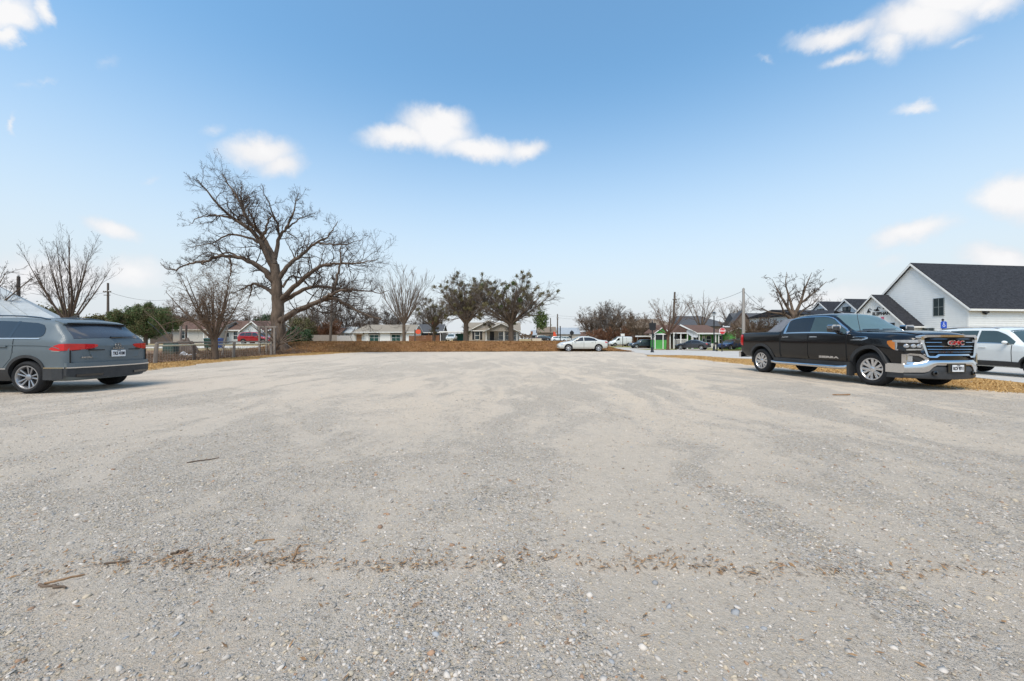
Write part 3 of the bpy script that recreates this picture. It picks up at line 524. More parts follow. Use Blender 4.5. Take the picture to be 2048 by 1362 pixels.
# right wing
MB().prism([(X_(1452), -.4), (X_(1486), -.4), (X_(1486), Z_(663.5)), (X_(1468.5), Z_(657)), (X_(1452), Z_(663.5))], 'y', -.9, 1.19).build('right_wing', m_green, gh)
roof_y(gh, -.9, 4, X_(1486) - X_(1452), Z_(663), Z_(656), m_brown_roof, .25, .1, X_(1452), .2, 'wing_roof', m_trim); window(gh, X_(1472), .7, 1.1, 1.5, 2, 1, m_panegr, y=-.9); window(gh, X_(1452.5) - .35, .8, .5, 1.3, 1, 2, y=1.2)
loc, rz = place(1290, 66); o = thing('brown_shed', 'open brown wooden shed with flat roof left of the green house', 'shed', (loc[0] - 1.6, loc[1], loc[2]), 0)
MB().box(0, 3.1, 1.2, 1.3, -.2, 1.9).build('back_wall', m_wood, o); MB().box(-.3, 3.4, -.5, 1.6, 2.0, 2.18).build('roof', m_brown_roof, o); MB().box(-.3, 3.4, -.55, -.503, 1.95, 2.16).build('fascia', m_trim, o)
for x in (.1, 2.9): MB().box(x, x + .1, -.4, -.3, -.3, 2.0).build('post', m_greywood, o)
# houses behind the green house
loc, rz = place(1318, 92); o = thing('taupe_house', 'large taupe house with hipped roof and white dormer behind the brown shed', 'house', (loc[0] - 5.6, loc[1], loc[2]), 0)
MB().box(0, 11.5, 0, 9, -.4, 4.4).build('wall', m_taupe, o); hip_roof(o, -.4, 12, -.5, 9.5, 4.4, 6.75, 2.9, 5.5, m_taupe, name='roof'); MB().box(3.0, 5.4, -.6, .3, 1.3, 3.9).prism([(2.8, 3.9), (5.6, 3.9), (4.2, 5.0)], 'y', -.6, .3).build('dormer', m_trim, o); window(o, 4.2, 1.9, 1.3, 1.5, 2, 1, y=-.6)
loc, rz = place(1412, 98); o = thing('grey_roofed_house', 'big house with long grey hipped roof behind the green house', 'house', (loc[0] - 7, loc[1], loc[2]), 0)
MB().box(0, 14, 0, 10, -.4, 5.0).build('wall', m_taupe, o); hip_roof(o, -.4, 14.4, -.5, 10.5, 5.0, 7.9, 1.5, 6.5, m_grey_roof); window(o, 4, 2.9, 1.0, 1.2); window(o, 9, 2.9, 1.0, 1.2)
loc, rz = place(1483, 66, R(-4)); o = thing('brick_gable_house', 'brown brick house with grey roof and tall gable behind the pickup bed', 'house', (loc[0] - 2.6, loc[1], loc[2]), rz)
walls_y(o, 0, 1.4, 5.4, 3.0, 6.5, m_brick, name='gable_wall'); roof_y(o, 0, 1.3, 5.4, 3.0, 6.5, m_grey_roof, .2, .12, 0, .15, 'gable_roof', m_brown_roof)
MB().box(5.4, 12, 1.0, 8, -.3, 3.3).build('wall', m_brick, o); MB().prism([(.5, 3.2), (4.6, 6.45), (8.6, 3.2), (8.6, 3.05), (.5, 3.05)], 'x', 2.7, 12.4).build('roof', m_grey_roof, o); window(o, 7.5, 1.2, 1.0, 1.3, 2, 1, y=1.0)
loc, rz = place(1590, 40); o = thing('slate_roofed_shed', 'low dark slate roofed shed right behind the pickup cab', 'shed', (loc[0] - 2.1, loc[1], loc[2]), 0)
m_slate = M('slate_shingles', (.17, .175, .19), .9, .25, 4, .6, 25, spec=.1); walls_y(o, 0, 1.4, 4.2, 1.85, 3.35, m_slate); roof_y(o, 0, 1.5, 4.2, 1.85, 3.35, m_slate, .35); MB().box(1.2, 2.1, -.05, 0, 0, 1.8).build('door', m_dark, o)
# ---------------------------------------------------------------- lawns, drive
sheet('lawn', [(bx0 - 3.5, 53), (gx(1350, 53), 53), (gx(1356, 58.5), 58.5), (bx0 - 3.5, 58.5)], m_lawn, .006); sheet('driveway', [(gx(1352, 52.5), 52.5), (gx(1440, 49), 49), (gx(1402, 58.5), 58.5), (gx(1356, 58.5), 58.5)], M('driveway_concrete', (.56, .50, .43), .85, .1, .8), .008)
sheet('lawn', [(gx(1440, 49), 49), (gx(1500, 49), 49), (gx(1500, 58), 58), (gx(1402, 58.5), 58.5)], m_lawn, .006); sheet('sidewalk', [(gx(1446, 41), 41), (gx(1560, 41), 41), (gx(1560, 43), 43), (gx(1440, 43.5), 43.5)], m_pavement, .01)
sheet('lawn', [(gx(1215, 70), 70), (gx(1268, 70), 70), (gx(1268, 78), 78), (gx(1212, 78), 78)], m_lawn, .007)
# ---------------------------------------------------------------- trees
def unit(a): return a / np.maximum(np.linalg.norm(a, axis=-1, keepdims=True), 1e-9)
def grow(P, D, L, Rr, N, wig, up, rng, taper=.3, curl=None):
    B = len(P); pts = np.zeros((B, N + 1, 3)); pts[:, 0] = P; d = D.copy()
    for i in range(N):
        d = unit(d + wig * rng.normal(size=(B, 3)) + np.array([0, 0, up])); pts[:, i + 1] = pts[:, i] + d * (L / N)[:, None]
    t = np.linspace(0, 1, N + 1)[None]; return pts, Rr[:, None] * (1 - (1 - taper) * t)
def spawn(pts, rad, k, t0, ang, lr, rr, rng, Lpar, flat=1., t1=1., minz=None):
    B, N1, _ = pts.shape; idx = np.repeat(np.arange(B), k); n = len(idx)
    t = (t0 + (t1 - t0) * rng.random(n)) * (N1 - 1); i = np.minimum(t.astype(int), N1 - 2); f = (t - i)[:, None]
    P = pts[idx, i] * (1 - f) + pts[idx, i + 1] * f; T = unit(pts[idx, i + 1] - pts[idx, i])
    r = rad[idx, i] * (1 - f[:, 0]) + rad[idx, i + 1] * f[:, 0]
    q = rng.normal(size=(n, 3)) * np.array([1, flat, 1]); q = unit(q - T * (q * T).sum(1, keepdims=True))
    a = ang * (.65 + .7 * rng.random(n)); D = T * np.cos(a)[:, None] + q * np.sin(a)[:, None]
    L = Lpar[idx] * lr * (.55 + .8 * rng.random(n)) * (1.15 - .55 * t / (N1 - 1)); return P, D, L, np.maximum(r * rr, .004)
def tubes(pts, rad, S):
    B, N, _ = pts.shape; T = unit(np.gradient(pts, axis=1)); ref = np.tile(np.array([.31, .22, .93]), (B, 1)); al = np.abs((T.mean(1) * ref).sum(1)) > .85; ref[al] = (.9, .4, .1)
    u = unit(np.cross(T, ref[:, None])); v = np.cross(T, u); a = np.arange(S) * 2 * np.pi / S
    V = pts[:, :, None] + rad[:, :, None, None] * (np.cos(a)[:, None] * u[:, :, None] + np.sin(a)[:, None] * v[:, :, None])
    base = (np.arange(B)[:, None, None] * N + np.arange(N - 1)[None, :, None]) * S; k = np.arange(S)[None, None]; k2 = (k + 1) % S
    return V.reshape(-1, 3), np.stack([base + k, base + k2, base + S + k2, base + S + k], -1).reshape(-1, 4)
def join(parts):
    V, Q, o = [], [], 0
    for v, q in parts: V.append(v); Q.append(q + o); o += len(v)
    return np.concatenate(V), np.concatenate(Q)
def resample(p, n):
    p = np.array(p, float); d = np.concatenate([[0], np.cumsum(np.linalg.norm(np.diff(p, axis=0), axis=1))]); t = np.linspace(0, d[-1], n)
    q = np.stack([np.interp(t, d, p[:, i]) for i in range(3)], -1)
    q[1:-1] = .25 * q[:-2] + .5 * q[1:-1] + .25 * q[2:]; return q, d[-1]
def quads(c, size, rng, asp=.55, upn=0.):
    n = len(c); a = unit(rng.normal(size=(n, 3))); b = rng.normal(size=(n, 3)); b = unit(b - a * (a * b).sum(1, keepdims=True))
    s = (size * (.6 + .8 * rng.random(n)))[:, None]; V = np.stack([c - a * s, c - b * s * asp, c + a * s, c + b * s * asp], 1)
    return V.reshape(-1, 3), np.arange(n * 4).reshape(-1, 4)
m_bark = M('grey_brown_bark', (.14, .102, .075), .95, .35, 5, .8, 22, stretch=(1, 1, .25), spec=.15)
m_barkred = M('reddish_bark', (.15, .085, .058), .95, .3, 5, .7, 22, stretch=(1, 1, .25), spec=.15)
m_twig = M('dark_twigs', (.085, .065, .053), .95, .25, 3, spec=.1)
m_twigbr = M('brown_twigs', (.15, .105, .073), .95, .3, 2, spec=.1)
m_twiggr = M('grey_twigs', (.165, .135, .113), .95, .25, 2, spec=.1)
m_twigred = M('rust_twigs', (.17, .085, .05), .95, .35, 2, spec=.1)
m_leaf = M('evergreen_leaves', (.06, .11, .03), .6, .5, 1.2, base2=(.12, .15, .055), spec=.3)
m_leafdk = M('dark_green_leaves', (.025, .055, .02), .6, .5, 1.5, base2=(.05, .085, .03), spec=.3)
m_leafol = M('olive_leaves', (.11, .11, .045), .7, .4, 1.5, base2=(.17, .14, .07), spec=.2)
m_mistle = M('mistletoe_leaves', (.135, .12, .055), .6, .4, .6, base2=(.20, .17, .09), spec=.25)
m_mistlegr = M('bright_mistletoe_leaves', (.065, .11, .028), .6, .4, .8, base2=(.12, .15, .05), spec=.25)
def levels(trunks, spec, seed, rmin=.0):
    """trunks: list of (points, r0, r1); spec: per level dict(k,t0,ang,lr,rr,N,wig,up). Returns list per level of (pts, rad)"""
    rng = np.random.default_rng(seed); out = []; src = []
    for (p, r0, r1) in trunks:
        q, L = resample(p, 14); rad = np.linspace(r0, r1, 14); src.append((q[None], rad[None], np.array([L])))
    pts = np.concatenate([s_[0] for s_ in src]); rad = np.concatenate([s_[1] for s_ in src]); L = np.concatenate([s_[2] for s_ in src])
    out.append((pts, rad)); 
    for sp in spec:
        P, D, L, Rr = spawn(pts, rad, sp['k'], sp.get('t0', .3), sp['ang'], sp['lr'], sp['rr'], rng, L, sp.get('flat', 1.), sp.get('t1', 1.))
        if sp.get('cap'): Rr = np.minimum(Rr, sp['cap'])
        pts, rad = grow(P, D, L, Rr, sp.get('N', 5), sp.get('wig', .15), sp.get('up', .03), rng, sp.get('taper', .35)); rad = np.maximum(rad, rmin); out.append((pts, rad))
    return out, rng
def make_tree(name, label, base, trunks, spec, seed, bark=None, twig=None, group=None, ntrunk=1, rmin=.008, cat='tree', leaf=None, nolimb=False, part='crown'):
    root = thing(name, label, cat, base, 0, group); lv, rng = levels(trunks, spec, seed, rmin)
    tr = [tubes(p, r, 9 if i == 0 else 6) for i, (p, r) in enumerate(lv[:ntrunk])]
    V, Q = join(tr); np_obj('trunk', V, Q, bark or m_bark, root, smooth=True)
    if len(lv) > ntrunk:
        cr = [tubes(p, r, 4 if i == 0 and len(lv) - ntrunk > 1 else 3) for i, (p, r) in enumerate(lv[ntrunk:])]
        V, Q = join(cr); np_obj(part, V, Q, twig or m_twig, root)
    if leaf:
        for (nm, mat, n, size, clump, lev, asp) in leaf:      # clumps of leaves hung on the ends of a level's branches
            p = lv[lev][0]; ends = p.reshape(-1, 3)[rng.integers(0, p.shape[0] * p.shape[1], n)] if clump < 0 else p[:, -1][rng.integers(0, len(p), n)]
            c = abs(clump); k = max(1, int(420 * c)); ctr = np.repeat(ends, k, 0) + rng.normal(size=(n * k, 3)) * c * .55
            V, Q = quads(ctr, size, rng, asp); np_obj(nm, V, Q, mat, root)
    return root
# --- the great pecan: limbs traced by eye, each leaning its own way in depth
D0 = 33.5; PX, PY = 558.0, 700.0; zb = H0(gx(PX, D0), D0)
def pz(pts, dep):
    o = []
    for (zx, zy), dd in zip(pts, dep): q = at(280 + zx / 3.937, 300 + zy / 3.937, D0 + dd); o.append((q.x - gx(PX, D0), dd, q.z - zb))
    return o
LIMBS = [
 ([(1092,1600),(1092,1500),(1090,1380),(1086,1270),(1082,1160),(1076,1060),(1066,970),(1058,900)], 0, .80, .50),
 ([(1062,950),(1010,860),(960,740),(905,660),(820,590),(740,545),(660,480),(610,430),(560,365),(505,290),(455,235)], -3.0, .34, .04),
 ([(1062,900),(1036,820),(1000,740),(960,665),(880,600),(830,520),(800,430),(765,375),(720,300),(665,225),(645,185)], 2.5, .32, .035),
 ([(820,520),(815,450),(800,390),(792,310),(803,245)], 3.4, .12, .02),
 ([(965,665),(915,625),(900,560),(870,510),(845,460)], -3.2, .14, .03),
 ([(1060,860),(1070,800),(1088,740),(1100,670),(1150,620),(1190,540),(1215,470),(1225,410),(1252,340)], 1.5, .25, .025),
 ([(1150,622),(1220,570),(1260,540),(1330,512),(1400,488)], 3.0, .10, .02),
 ([(1098,680),(1085,570),(1042,500),(1020,420),(980,350),(945,285)], -2.0, .12, .02),
 ([(940,700),(985,655),(1000,590),(1015,540),(1045,525)], -1.5, .13, .05),
 ([(1085,1020),(1160,920),(1220,862),(1290,812),(1360,747),(1420,710),(1480,685),(1530,605),(1556,562)], 1.0, .27, .03),
 ([(1390,730),(1470,742),(1560,747),(1650,738),(1750,705)], -2.0, .11, .02),
 ([(1100,1180),(1200,1090),(1290,1010),(1390,930),(1470,905),(1570,890),(1680,893),(1780,880),(1870,862)], -3.0, .30, .03),
 ([(1500,1150),(1520,1120),(1545,1050),(1575,900),(1578,760)], -2.2, .14, .05),
 ([(1110,1200),(1250,1120),(1350,1075),(1450,1072),(1550,1100),(1650,1110),(1780,1105),(1900,1130),(1960,1105)], 3.4, .26, .03),
 ([(1085,1360),(1160,1310),(1240,1262),(1330,1230),(1430,1182),(1520,1160),(1620,1208),(1700,1260),(1790,1300),(1900,1330)], -4.0, .36, .05),
 ([(1430,1182),(1500,1140),(1600,1100),(1690,1090)], -5.5, .18, .04),
 ([(1125,1080),(1150,1030),(1190,990),(1250,1000),(1320,1060),(1400,1090)], 2.0, .12, .03),
 ([(1076,1050),(1030,1010),(970,945),(900,892),(820,856),(750,835),(680,832),(600,838),(530,874),(485,900)], -2.4, .30, .09),
 ([(530,874),(440,882),(360,905),(280,945),(200,935),(160,885)], -3.4, .12, .02),
 ([(760,838),(700,800),(620,828),(540,800),(470,830),(420,870)], 1.5, .10, .02),
 ([(700,835),(720,900),(710,990),(690,1040)], -2.6, .10, .03),
 ([(1080,1170),(1030,1110),(960,1070),(890,1050),(840,1080),(770,1110)], 1.6, .26, .04),
 ([(880,1052),(880,1100),(860,1160),(840,1210)], 1.8, .08, .02),
 ([(930,735),(885,700),(790,672),(710,660),(640,690),(570,735),(480,750),(395,765)], -2.5, .14, .02),
 ([(740,545),(660,520),(590,513),(500,520),(440,545),(385,595)], -1.0, .12, .02),
 ([(1160,650),(1215,680),(1250,710),(1225,760)], 2.0, .06, .015),
]
root = thing('pecan_tree', 'huge spreading bare tree with thick forked trunk at the end of the wire fence', 'tree', (gx(PX, D0), D0, zb))
rngP = np.random.default_rng(11); tl = []; Ls = []
for pts, lean, r0, r1 in LIMBS:
    m_ = len(pts) - 1; y0_ = 0.
    if tl:                                       # start at the depth of the parent limb
        s0 = pz(pts[:1], [0])[0]; a_ = np.concatenate([t_[0] for t_ in tl]); k_ = D0 / (D0 + a_[:, 1]); j_ = np.argmin(np.abs((a_[:, 0] + gx(PX, D0)) * k_ - gx(PX, D0) - s0[0]) + np.abs((a_[:, 2] + zb - H) * k_ + H - zb - s0[2])); y0_ = a_[j_, 1]
    raw = pz(pts, [y0_ + (lean - y0_) * i_ / m_ for i_ in range(m_ + 1)])
    q, L = resample(raw, 24); q[1:-1] += rngP.normal(size=(22, 3)) * .03 * min(1, L / 4); t = np.linspace(0, 1, 24); rad = .70 * r0 * (1 - t) ** 1.05 + r1 * .85
    if pts is LIMBS[0][0]: rad = .38 + .25 * (1 - t) ** 1.2 + .42 * np.exp(-t * 12)
    tl.append((q, rad)); Ls.append(L)
V, Q = join([tubes(q[None], rad[None], 12) for q, rad in tl]); np_obj('trunk', V, Q, m_bark, root, smooth=True)
pts = np.stack([q for q, _ in tl[1:]]); rad = np.stack([r for _, r in tl[1:]]); L = np.array(Ls[1:]); crown = []
idx = np.repeat(np.arange(len(L)), np.maximum(4, (L * 2.7).astype(int))); 
P, D, L1, R1 = spawn(pts[idx], rad[idx], 1, .2, .8, .30, .42, rngP, L[idx]); L1 = np.clip(L1, .8, 2.9); R1 = np.minimum(R1, .052)
p1, r1 = grow(P, D, L1, R1, 8, .26, .05, rngP, .35); crown.append(tubes(p1, r1, 4))
P, D, L2, R2 = spawn(p1, r1, 6, .12, .8, .5, .6, rngP, L1); p2, r2 = grow(P, D, L2, np.minimum(R2, .021), 5, .25, .05, rngP, .45); crown.append(tubes(p2, np.maximum(r2, .008), 3))
P, D, L3, R3 = spawn(p2, r2, 6, .12, .7, .55, .6, rngP, L2); p3, r3 = grow(P, D, L3, np.minimum(R3, .010), 3, .22, .05, rngP, .6); crown.append(tubes(p3, np.maximum(r3, .0052), 3))
V, Q = join(crown); np_obj('crown', V, Q, m_twig, root)

def base_at(px, d): x = gx(px, d); return (x, d, H0(x, d))
def vase(h, nst, spread, r0, trunk_h, seed, lean=0.):
    """a short trunk that fans into nst rising limbs"""
    g = random.Random(seed); out = [([(0, 0, -.1), (lean * .2, 0, trunk_h * .5), (lean * .5, 0, trunk_h * 1.08)], r0 * 1.15, r0 * .85)]
    for i in range(nst):
        a = 2 * math.pi * (i + g.random() * .7) / nst; s_ = spread * (.35 + .75 * g.random()); hh = h * (.72 + .3 * g.random()) * (1 - .18 * (s_ / spread) ** 2)
        c, q = math.cos(a) * s_, math.sin(a) * s_
        out.append(([(lean * .45, 0, trunk_h * .93), (lean + c * .28, q * .28, trunk_h + (hh - trunk_h) * .22), (lean + c * .62, q * .62, trunk_h + (hh - trunk_h) * .56), (lean + c, q, hh)], r0 * .42, r0 * .06))
    return out
# 1 bare tree behind the grey suv
make_tree('bare_tree', 'slender bare tree with forked trunk rising behind the grey suv', base_at(137, 24), vase(8.7, 13, 3.1, .19, 2.4, 4) + [([(0, 0, 2.2), (-.9, .3, 3.1), (-2.0, .4, 3.9), (-2.9, .5, 5.0)], .07, .012), ([(0, 0, 2.3), (.5, -.2, 3.6), (.7, -.3, 4.8), (.4, -.3, 6.6), (.3, -.2, 8.9)], .12, .012)],
    [dict(k=9, t0=.25, ang=.42, lr=.34, rr=.45, N=6, wig=.09, up=.08, cap=.022), dict(k=5, t0=.2, ang=.45, lr=.5, rr=.6, N=4, wig=.1, up=.06), dict(k=3, t0=.3, ang=.5, lr=.5, rr=.7, N=3, wig=.1, up=.05)], 3, bark=m_bark, rmin=.0045).scale = (.70, .70, .88)
make_tree('bare_tree', 'bare tree at the left edge with thin twigs over the pale roof', base_at(-60, 27), vase(7.2, 7, 3.6, .2, 2.4, 5),
    [dict(k=9, t0=.3, ang=.6, lr=.36, rr=.5, N=6, wig=.12, up=.06, cap=.04), dict(k=6, t0=.2, ang=.6, lr=.5, rr=.6, N=4, wig=.12), dict(k=3, t0=.3, ang=.6, lr=.5, rr=.7, N=3, wig=.1)], 6)
# 3 evergreen left
make_tree('evergreen_tree', 'dark green rounded evergreen tree beyond the wire fence near the grey suv', base_at(291, 46), [([(0, 0, -.2), (.05, 0, 1.3), (-.1, 0, 2.4)], .26, .2)] + [([(0, 0, 1.5), (math.cos(a) * 1.2, math.sin(a) * 1.2, 2.6 + .3 * b), (math.cos(a) * 2.7, math.sin(a) * 2.4, 3.4 + b)], .11, .03) for a, b in ((0, .4), (.5, -.2), (.9, 1.2), (1.8, .3), (2.3, .9), (2.7, 1.0), (3.2, -.2), (3.6, .2), (4.2, .7), (4.5, 1.3), (5.0, -.1), (5.4, .5), (5.9, 1.0))] + [([(0, 0, 2), (.2, .1, 3.4), (.1, 0, 4.9)], .12, .03)],
    [dict(k=7, t0=.35, ang=.8, lr=.5, rr=.5, N=4, wig=.2, up=.02), dict(k=4, t0=.3, ang=.8, lr=.5, rr=.6, N=3, wig=.2)], 8, twig=m_twigbr, leaf=[('foliage', m_leaf, 430, .075, .42, 2, .6), ('foliage', m_leafol, 380, .07, .40, 2, .6)]).scale = (.86, .86, .9)
# 4 dense brown tree on the verge
make_tree('brown_tree', 'dense brown twiggy tree on the grass strip before the wire fence', base_at(429, 21.2), vase(5.3, 12, 2.3, .17, 1.15, 9),
    [dict(k=11, t0=.2, ang=.75, lr=.42, rr=.5, N=6, wig=.22, up=.0, cap=.03), dict(k=8, t0=.2, ang=.8, lr=.5, rr=.55, N=4, wig=.25, up=-.01), dict(k=3, t0=.2, ang=.8, lr=.5, rr=.7, N=3, wig=.2)], 10, twig=m_twigbr, ntrunk=1, rmin=.0045)
# 6 leaning thicket before the pecan
make_tree('leaning_sapling', 'small leaning many-stemmed bare sapling in front of the huge tree', base_at(543, 28), [([(0, 0, -.1), (.25, 0, .45), (.55, 0, .85)], .17, .12)] +
    [([(.5, 0, .75), (.5 + math.cos(a) * .9, .5 * math.sin(2 * a), .9 + .9 * math.sin(a)), (.5 + math.cos(a) * 2.1, .9 * math.sin(2 * a), 1.0 + 2.3 * math.sin(a))], .06, .012) for a in (.15, .5, .8, 1.1, 1.45, 1.8, 2.1, 2.5, 2.9)],
    [dict(k=6, t0=.2, ang=.6, lr=.45, rr=.55, N=5, wig=.15, up=.06), dict(k=4, t0=.2, ang=.6, lr=.5, rr=.6, N=3, wig=.12)], 12, bark=m_bark, twig=m_twiggr, rmin=.006, cat='sapling')
make_tree('bare_sapling', 'thin bare sapling leaning left beside the green utility box', base_at(352, 27), [([(0, 0, -.1), (-.25, 0, 1.0), (-1.2, 0, 2.3), (-2.3, 0, 3.2)], .07, .015)], [dict(k=9, t0=.3, ang=.7, lr=.3, rr=.5, N=4, wig=.15)], 13, cat='sapling')
# 9 vase tree by the white house
make_tree('vase_tree', 'upright fan-shaped bare tree in front of the white house', base_at(808, 62), vase(11.6, 15, 4.3, .27, 2.9, 20),
    [dict(k=10, t0=.2, ang=.36, lr=.42, rr=.5, N=6, wig=.07, up=.07, cap=.06), dict(k=5, t0=.2, ang=.35, lr=.5, rr=.6, N=4, wig=.07, up=.06)], 21, twig=m_twiggr, rmin=.014)
# 10 two broad trees full of mistletoe and a smaller one
def mistle(px, d, h, spread, seed, label, r0=.42, th=2.9, bright=0, n=75, ns=24):
    lf = [('mistletoe', m_mistle, int(n * 1.9), .085, .25, 2, .6)]
    if bright: lf.append(('mistletoe', m_mistlegr, bright, .12, .28, 1, .6))
    o = make_tree('mistletoe_tree', label, base_at(px, d), vase(h, ns, spread, r0, th, seed), [dict(k=11, t0=.12, ang=.6, lr=.42, rr=.5, N=6, wig=.13, up=.03, cap=.08), dict(k=7, t0=.15, ang=.65, lr=.5, rr=.6, N=4, wig=.14, up=.02), dict(k=3, t0=.2, ang=.6, lr=.5, rr=.7, N=3, wig=.12)],
                     seed + 1, twig=m_twiggr, rmin=.013, leaf=lf, group='mistletoe trees in front of the tan house')
    if bright:
        g = np.random.default_rng(4); c = np.concatenate([np.array(q) + g.normal(size=(170, 3)) * .34 for q in ((4.4, -.4, 3.0), (4.9, -.3, 2.4), (5.0, -.5, 3.3), (4.6, -.2, 3.9), (5.4, -.3, 2.8), (4.1, -.1, 3.6), (4.7, -.6, 2.7), (5.4, -.4, 3.7), (4.9, 0, 4.4))]); V, Q = quads(c, .13, g, .6); np_obj('mistletoe', V, Q, m_mistlegr, o)
    return o
mistle(932, 60, 10.2, 6.0, 33, 'broad bare tree with mistletoe balls left of the tan house porch')
mistle(1022, 60, 10.2, 6.6, 36, 'broad bare tree right of the tan house porch with bright green mistletoe', bright=14)
mistle(868, 70, 8.5, 4.2, 39, 'smaller bare tree with a few mistletoe balls behind the brown board fence', .28, 2.6, n=26, ns=14)
# 12.. right side
make_tree('red_trunk_tree', 'small bare tree with reddish trunk on the lawn of the green house', base_at(1336, 52), vase(7.3, 13, 3.9, .20, 2.2, 44),
    [dict(k=9, t0=.3, ang=.5, lr=.34, rr=.5, N=5, wig=.12, up=.05, cap=.06), dict(k=5, t0=.2, ang=.55, lr=.5, rr=.6, N=4, wig=.12), dict(k=3, t0=.3, ang=.5, lr=.5, rr=.7, N=3)], 45, bark=m_barkred, twig=m_twigbr, rmin=.009)
make_tree('bare_tree', 'bare pale tree behind the green house roof', base_at(1402, 84), vase(12.0, 9, 4.6, .3, 4.0, 47),
    [dict(k=8, t0=.3, ang=.5, lr=.36, rr=.5, N=5, wig=.12, up=.04, cap=.08), dict(k=5, t0=.2, ang=.5, lr=.5, rr=.6, N=4, wig=.12)], 48, twig=m_twigbr, rmin=.014, group='bare trees behind the green house')
make_tree('bare_tree', 'brown spreading bare tree between the utility pole and the brick gable', base_at(1470, 74), vase(9.0, 12, 4.2, .25, 2.5, 50),
    [dict(k=9, t0=.3, ang=.55, lr=.4, rr=.5, N=5, wig=.14, up=.04, cap=.06), dict(k=6, t0=.2, ang=.55, lr=.5, rr=.6, N=4, wig=.12)], 51, twig=m_twigbr, rmin=.014, group='bare trees behind the green house')
def big15():
    T = [([(0, 0, -.2), (0, 0, 2.5), (.05, 0, 4.4)], .42, .34)]
    for p, r in (([(0, 0, 4.2), (-.6, .3, 5.4), (-1.4, .7, 7.3), (-2.0, 1, 9.0)], .2), ([(0, 0, 4.2), (.6, -.2, 5.8), (1.1, -.4, 7.8), (1.8, -.5, 9.6)], .22), ([(0, 0, 4.3), (.1, .8, 6.4), (-.2, 1.2, 8.4), (.2, 1.5, 10.0)], .18),
                 ([(0, 0, 3.6), (-1.6, -.6, 4.5), (-3.6, -.8, 4.7), (-5.2, -1, 5.4)], .2), ([(0, 0, 3.9), (1.6, .6, 5.1), (3.2, 1.0, 5.9), (4.3, 1.2, 7.1)], .16), ([(-1.6, -.6, 4.5), (-2.4, -1, 5.8), (-3.1, -1.2, 7.2)], .12), ([(.6, -.2, 5.8), (2, -.8, 7.2), (3.2, -1, 8.4)], .12)): T.append((p, r, .02))
    return T
make_tree('bare_tree', 'large crooked bare tree rising behind the black pickup cab', base_at(1588, 46), big15(), [dict(k=10, t0=.25, ang=.75, lr=.32, rr=.5, N=6, wig=.2, up=.04, cap=.07), dict(k=6, t0=.2, ang=.7, lr=.5, rr=.6, N=4, wig=.2), dict(k=4, t0=.2, ang=.6, lr=.5, rr=.7, N=3, wig=.15)], 55, twig=m_twig, rmin=.010)
make_tree('bare_tree', 'thin upright bare tree left of the white farmhouse dormers', base_at(1672, 60), vase(8.4, 6, 3.2, .2, 3.4, 58), [dict(k=8, t0=.3, ang=.5, lr=.4, rr=.5, N=5, wig=.1, up=.06, cap=.05), dict(k=4, t0=.2, ang=.5, lr=.5, rr=.6, N=3)], 59, twig=m_twigbr, rmin=.009)
# brown thickets
def thicket(px, d, h, sp, seed, label, twig, n=16, group='brown bare trees along the far street', leafn=0):
    return make_tree('thicket_tree', label, base_at(px, d), vase(h, n, sp, .16 + h * .012, h * .16, seed), [dict(k=11, t0=.1, ang=.6, lr=.42, rr=.5, N=5, wig=.14, up=.03, cap=.09), dict(k=8, t0=.1, ang=.65, lr=.5, rr=.6, N=4, wig=.14), dict(k=4, t0=.2, ang=.6, lr=.5, rr=.7, N=3, wig=.12)],
                     seed + 1, twig=twig, rmin=.02 if d > 80 else .012, group=group)
thicket(1185, 105, 9.5, 4.6, 61, 'brown bare thicket at the left end of the row above the white van', m_twigbr)
thicket(1218, 100, 10.5, 4.8, 63, 'tallest pinkish brown bare tree above the white van', m_twiggr)
thicket(1252, 96, 8.6, 4.2, 65, 'brown bare tree at the right end of the row above the white van', m_twigbr)
thicket(1215, 86, 3.6, 4.6, 67, 'low rust coloured bush behind the white van hood', m_twigred, 20)
thicket(1282, 74, 6.2, 2.6, 69, 'narrow brown bare tree beside the brown shed', m_twigbr, 10)
thicket(1508, 52, 4.6, 3.8, 71, 'brown bare thicket in front of the brick gable', m_twigbr, 16, 'brown thickets behind the pickup bed')
thicket(1545, 50, 3.6, 3.0, 73, 'low brown bush behind the pickup bed', m_twigbr, 16, 'brown thickets behind the pickup bed')
# background row behind the left houses
for i, (px, d, h, sp, tw, lb) in enumerate([(600, 95, 8, 5.0, m_twigbr, 'bare tree behind the huge tree trunk'), (640, 98, 9.5, 5.4, m_twiggr, 'bare tree behind the rust shrub and sheds'), (690, 102, 11.5, 6.0, m_twig, 'tall bare tree behind the blue shed'),
        (742, 118, 10, 5.0, m_twiggr, 'bare tree behind the left end of the white house roof'), (783, 116, 10.5, 5.0, m_twig, 'bare tree behind the middle of the white house roof'), (850, 112, 9, 4.5, m_twiggr, 'bare tree behind the dark porch house'), (345, 84, 7.5, 4.5, m_twigbr, 'bare tree behind the left end of the tan garage roof'), (398, 86, 8, 5, m_twiggr, 'bare tree behind the middle of the tan garage roof'), (485, 88, 7.5, 4.2, m_twig, 'bare tree behind the pale blue house roof')]):
    thicket(px, d, h, sp, 80 + 2 * i, lb, tw, 12, 'bare trees behind the houses')
thicket(655, 84, 4.6, 3.6, 101, 'rust coloured bare shrub behind the grey board fence', m_twigred, 18, 'shrubs by the far fence')
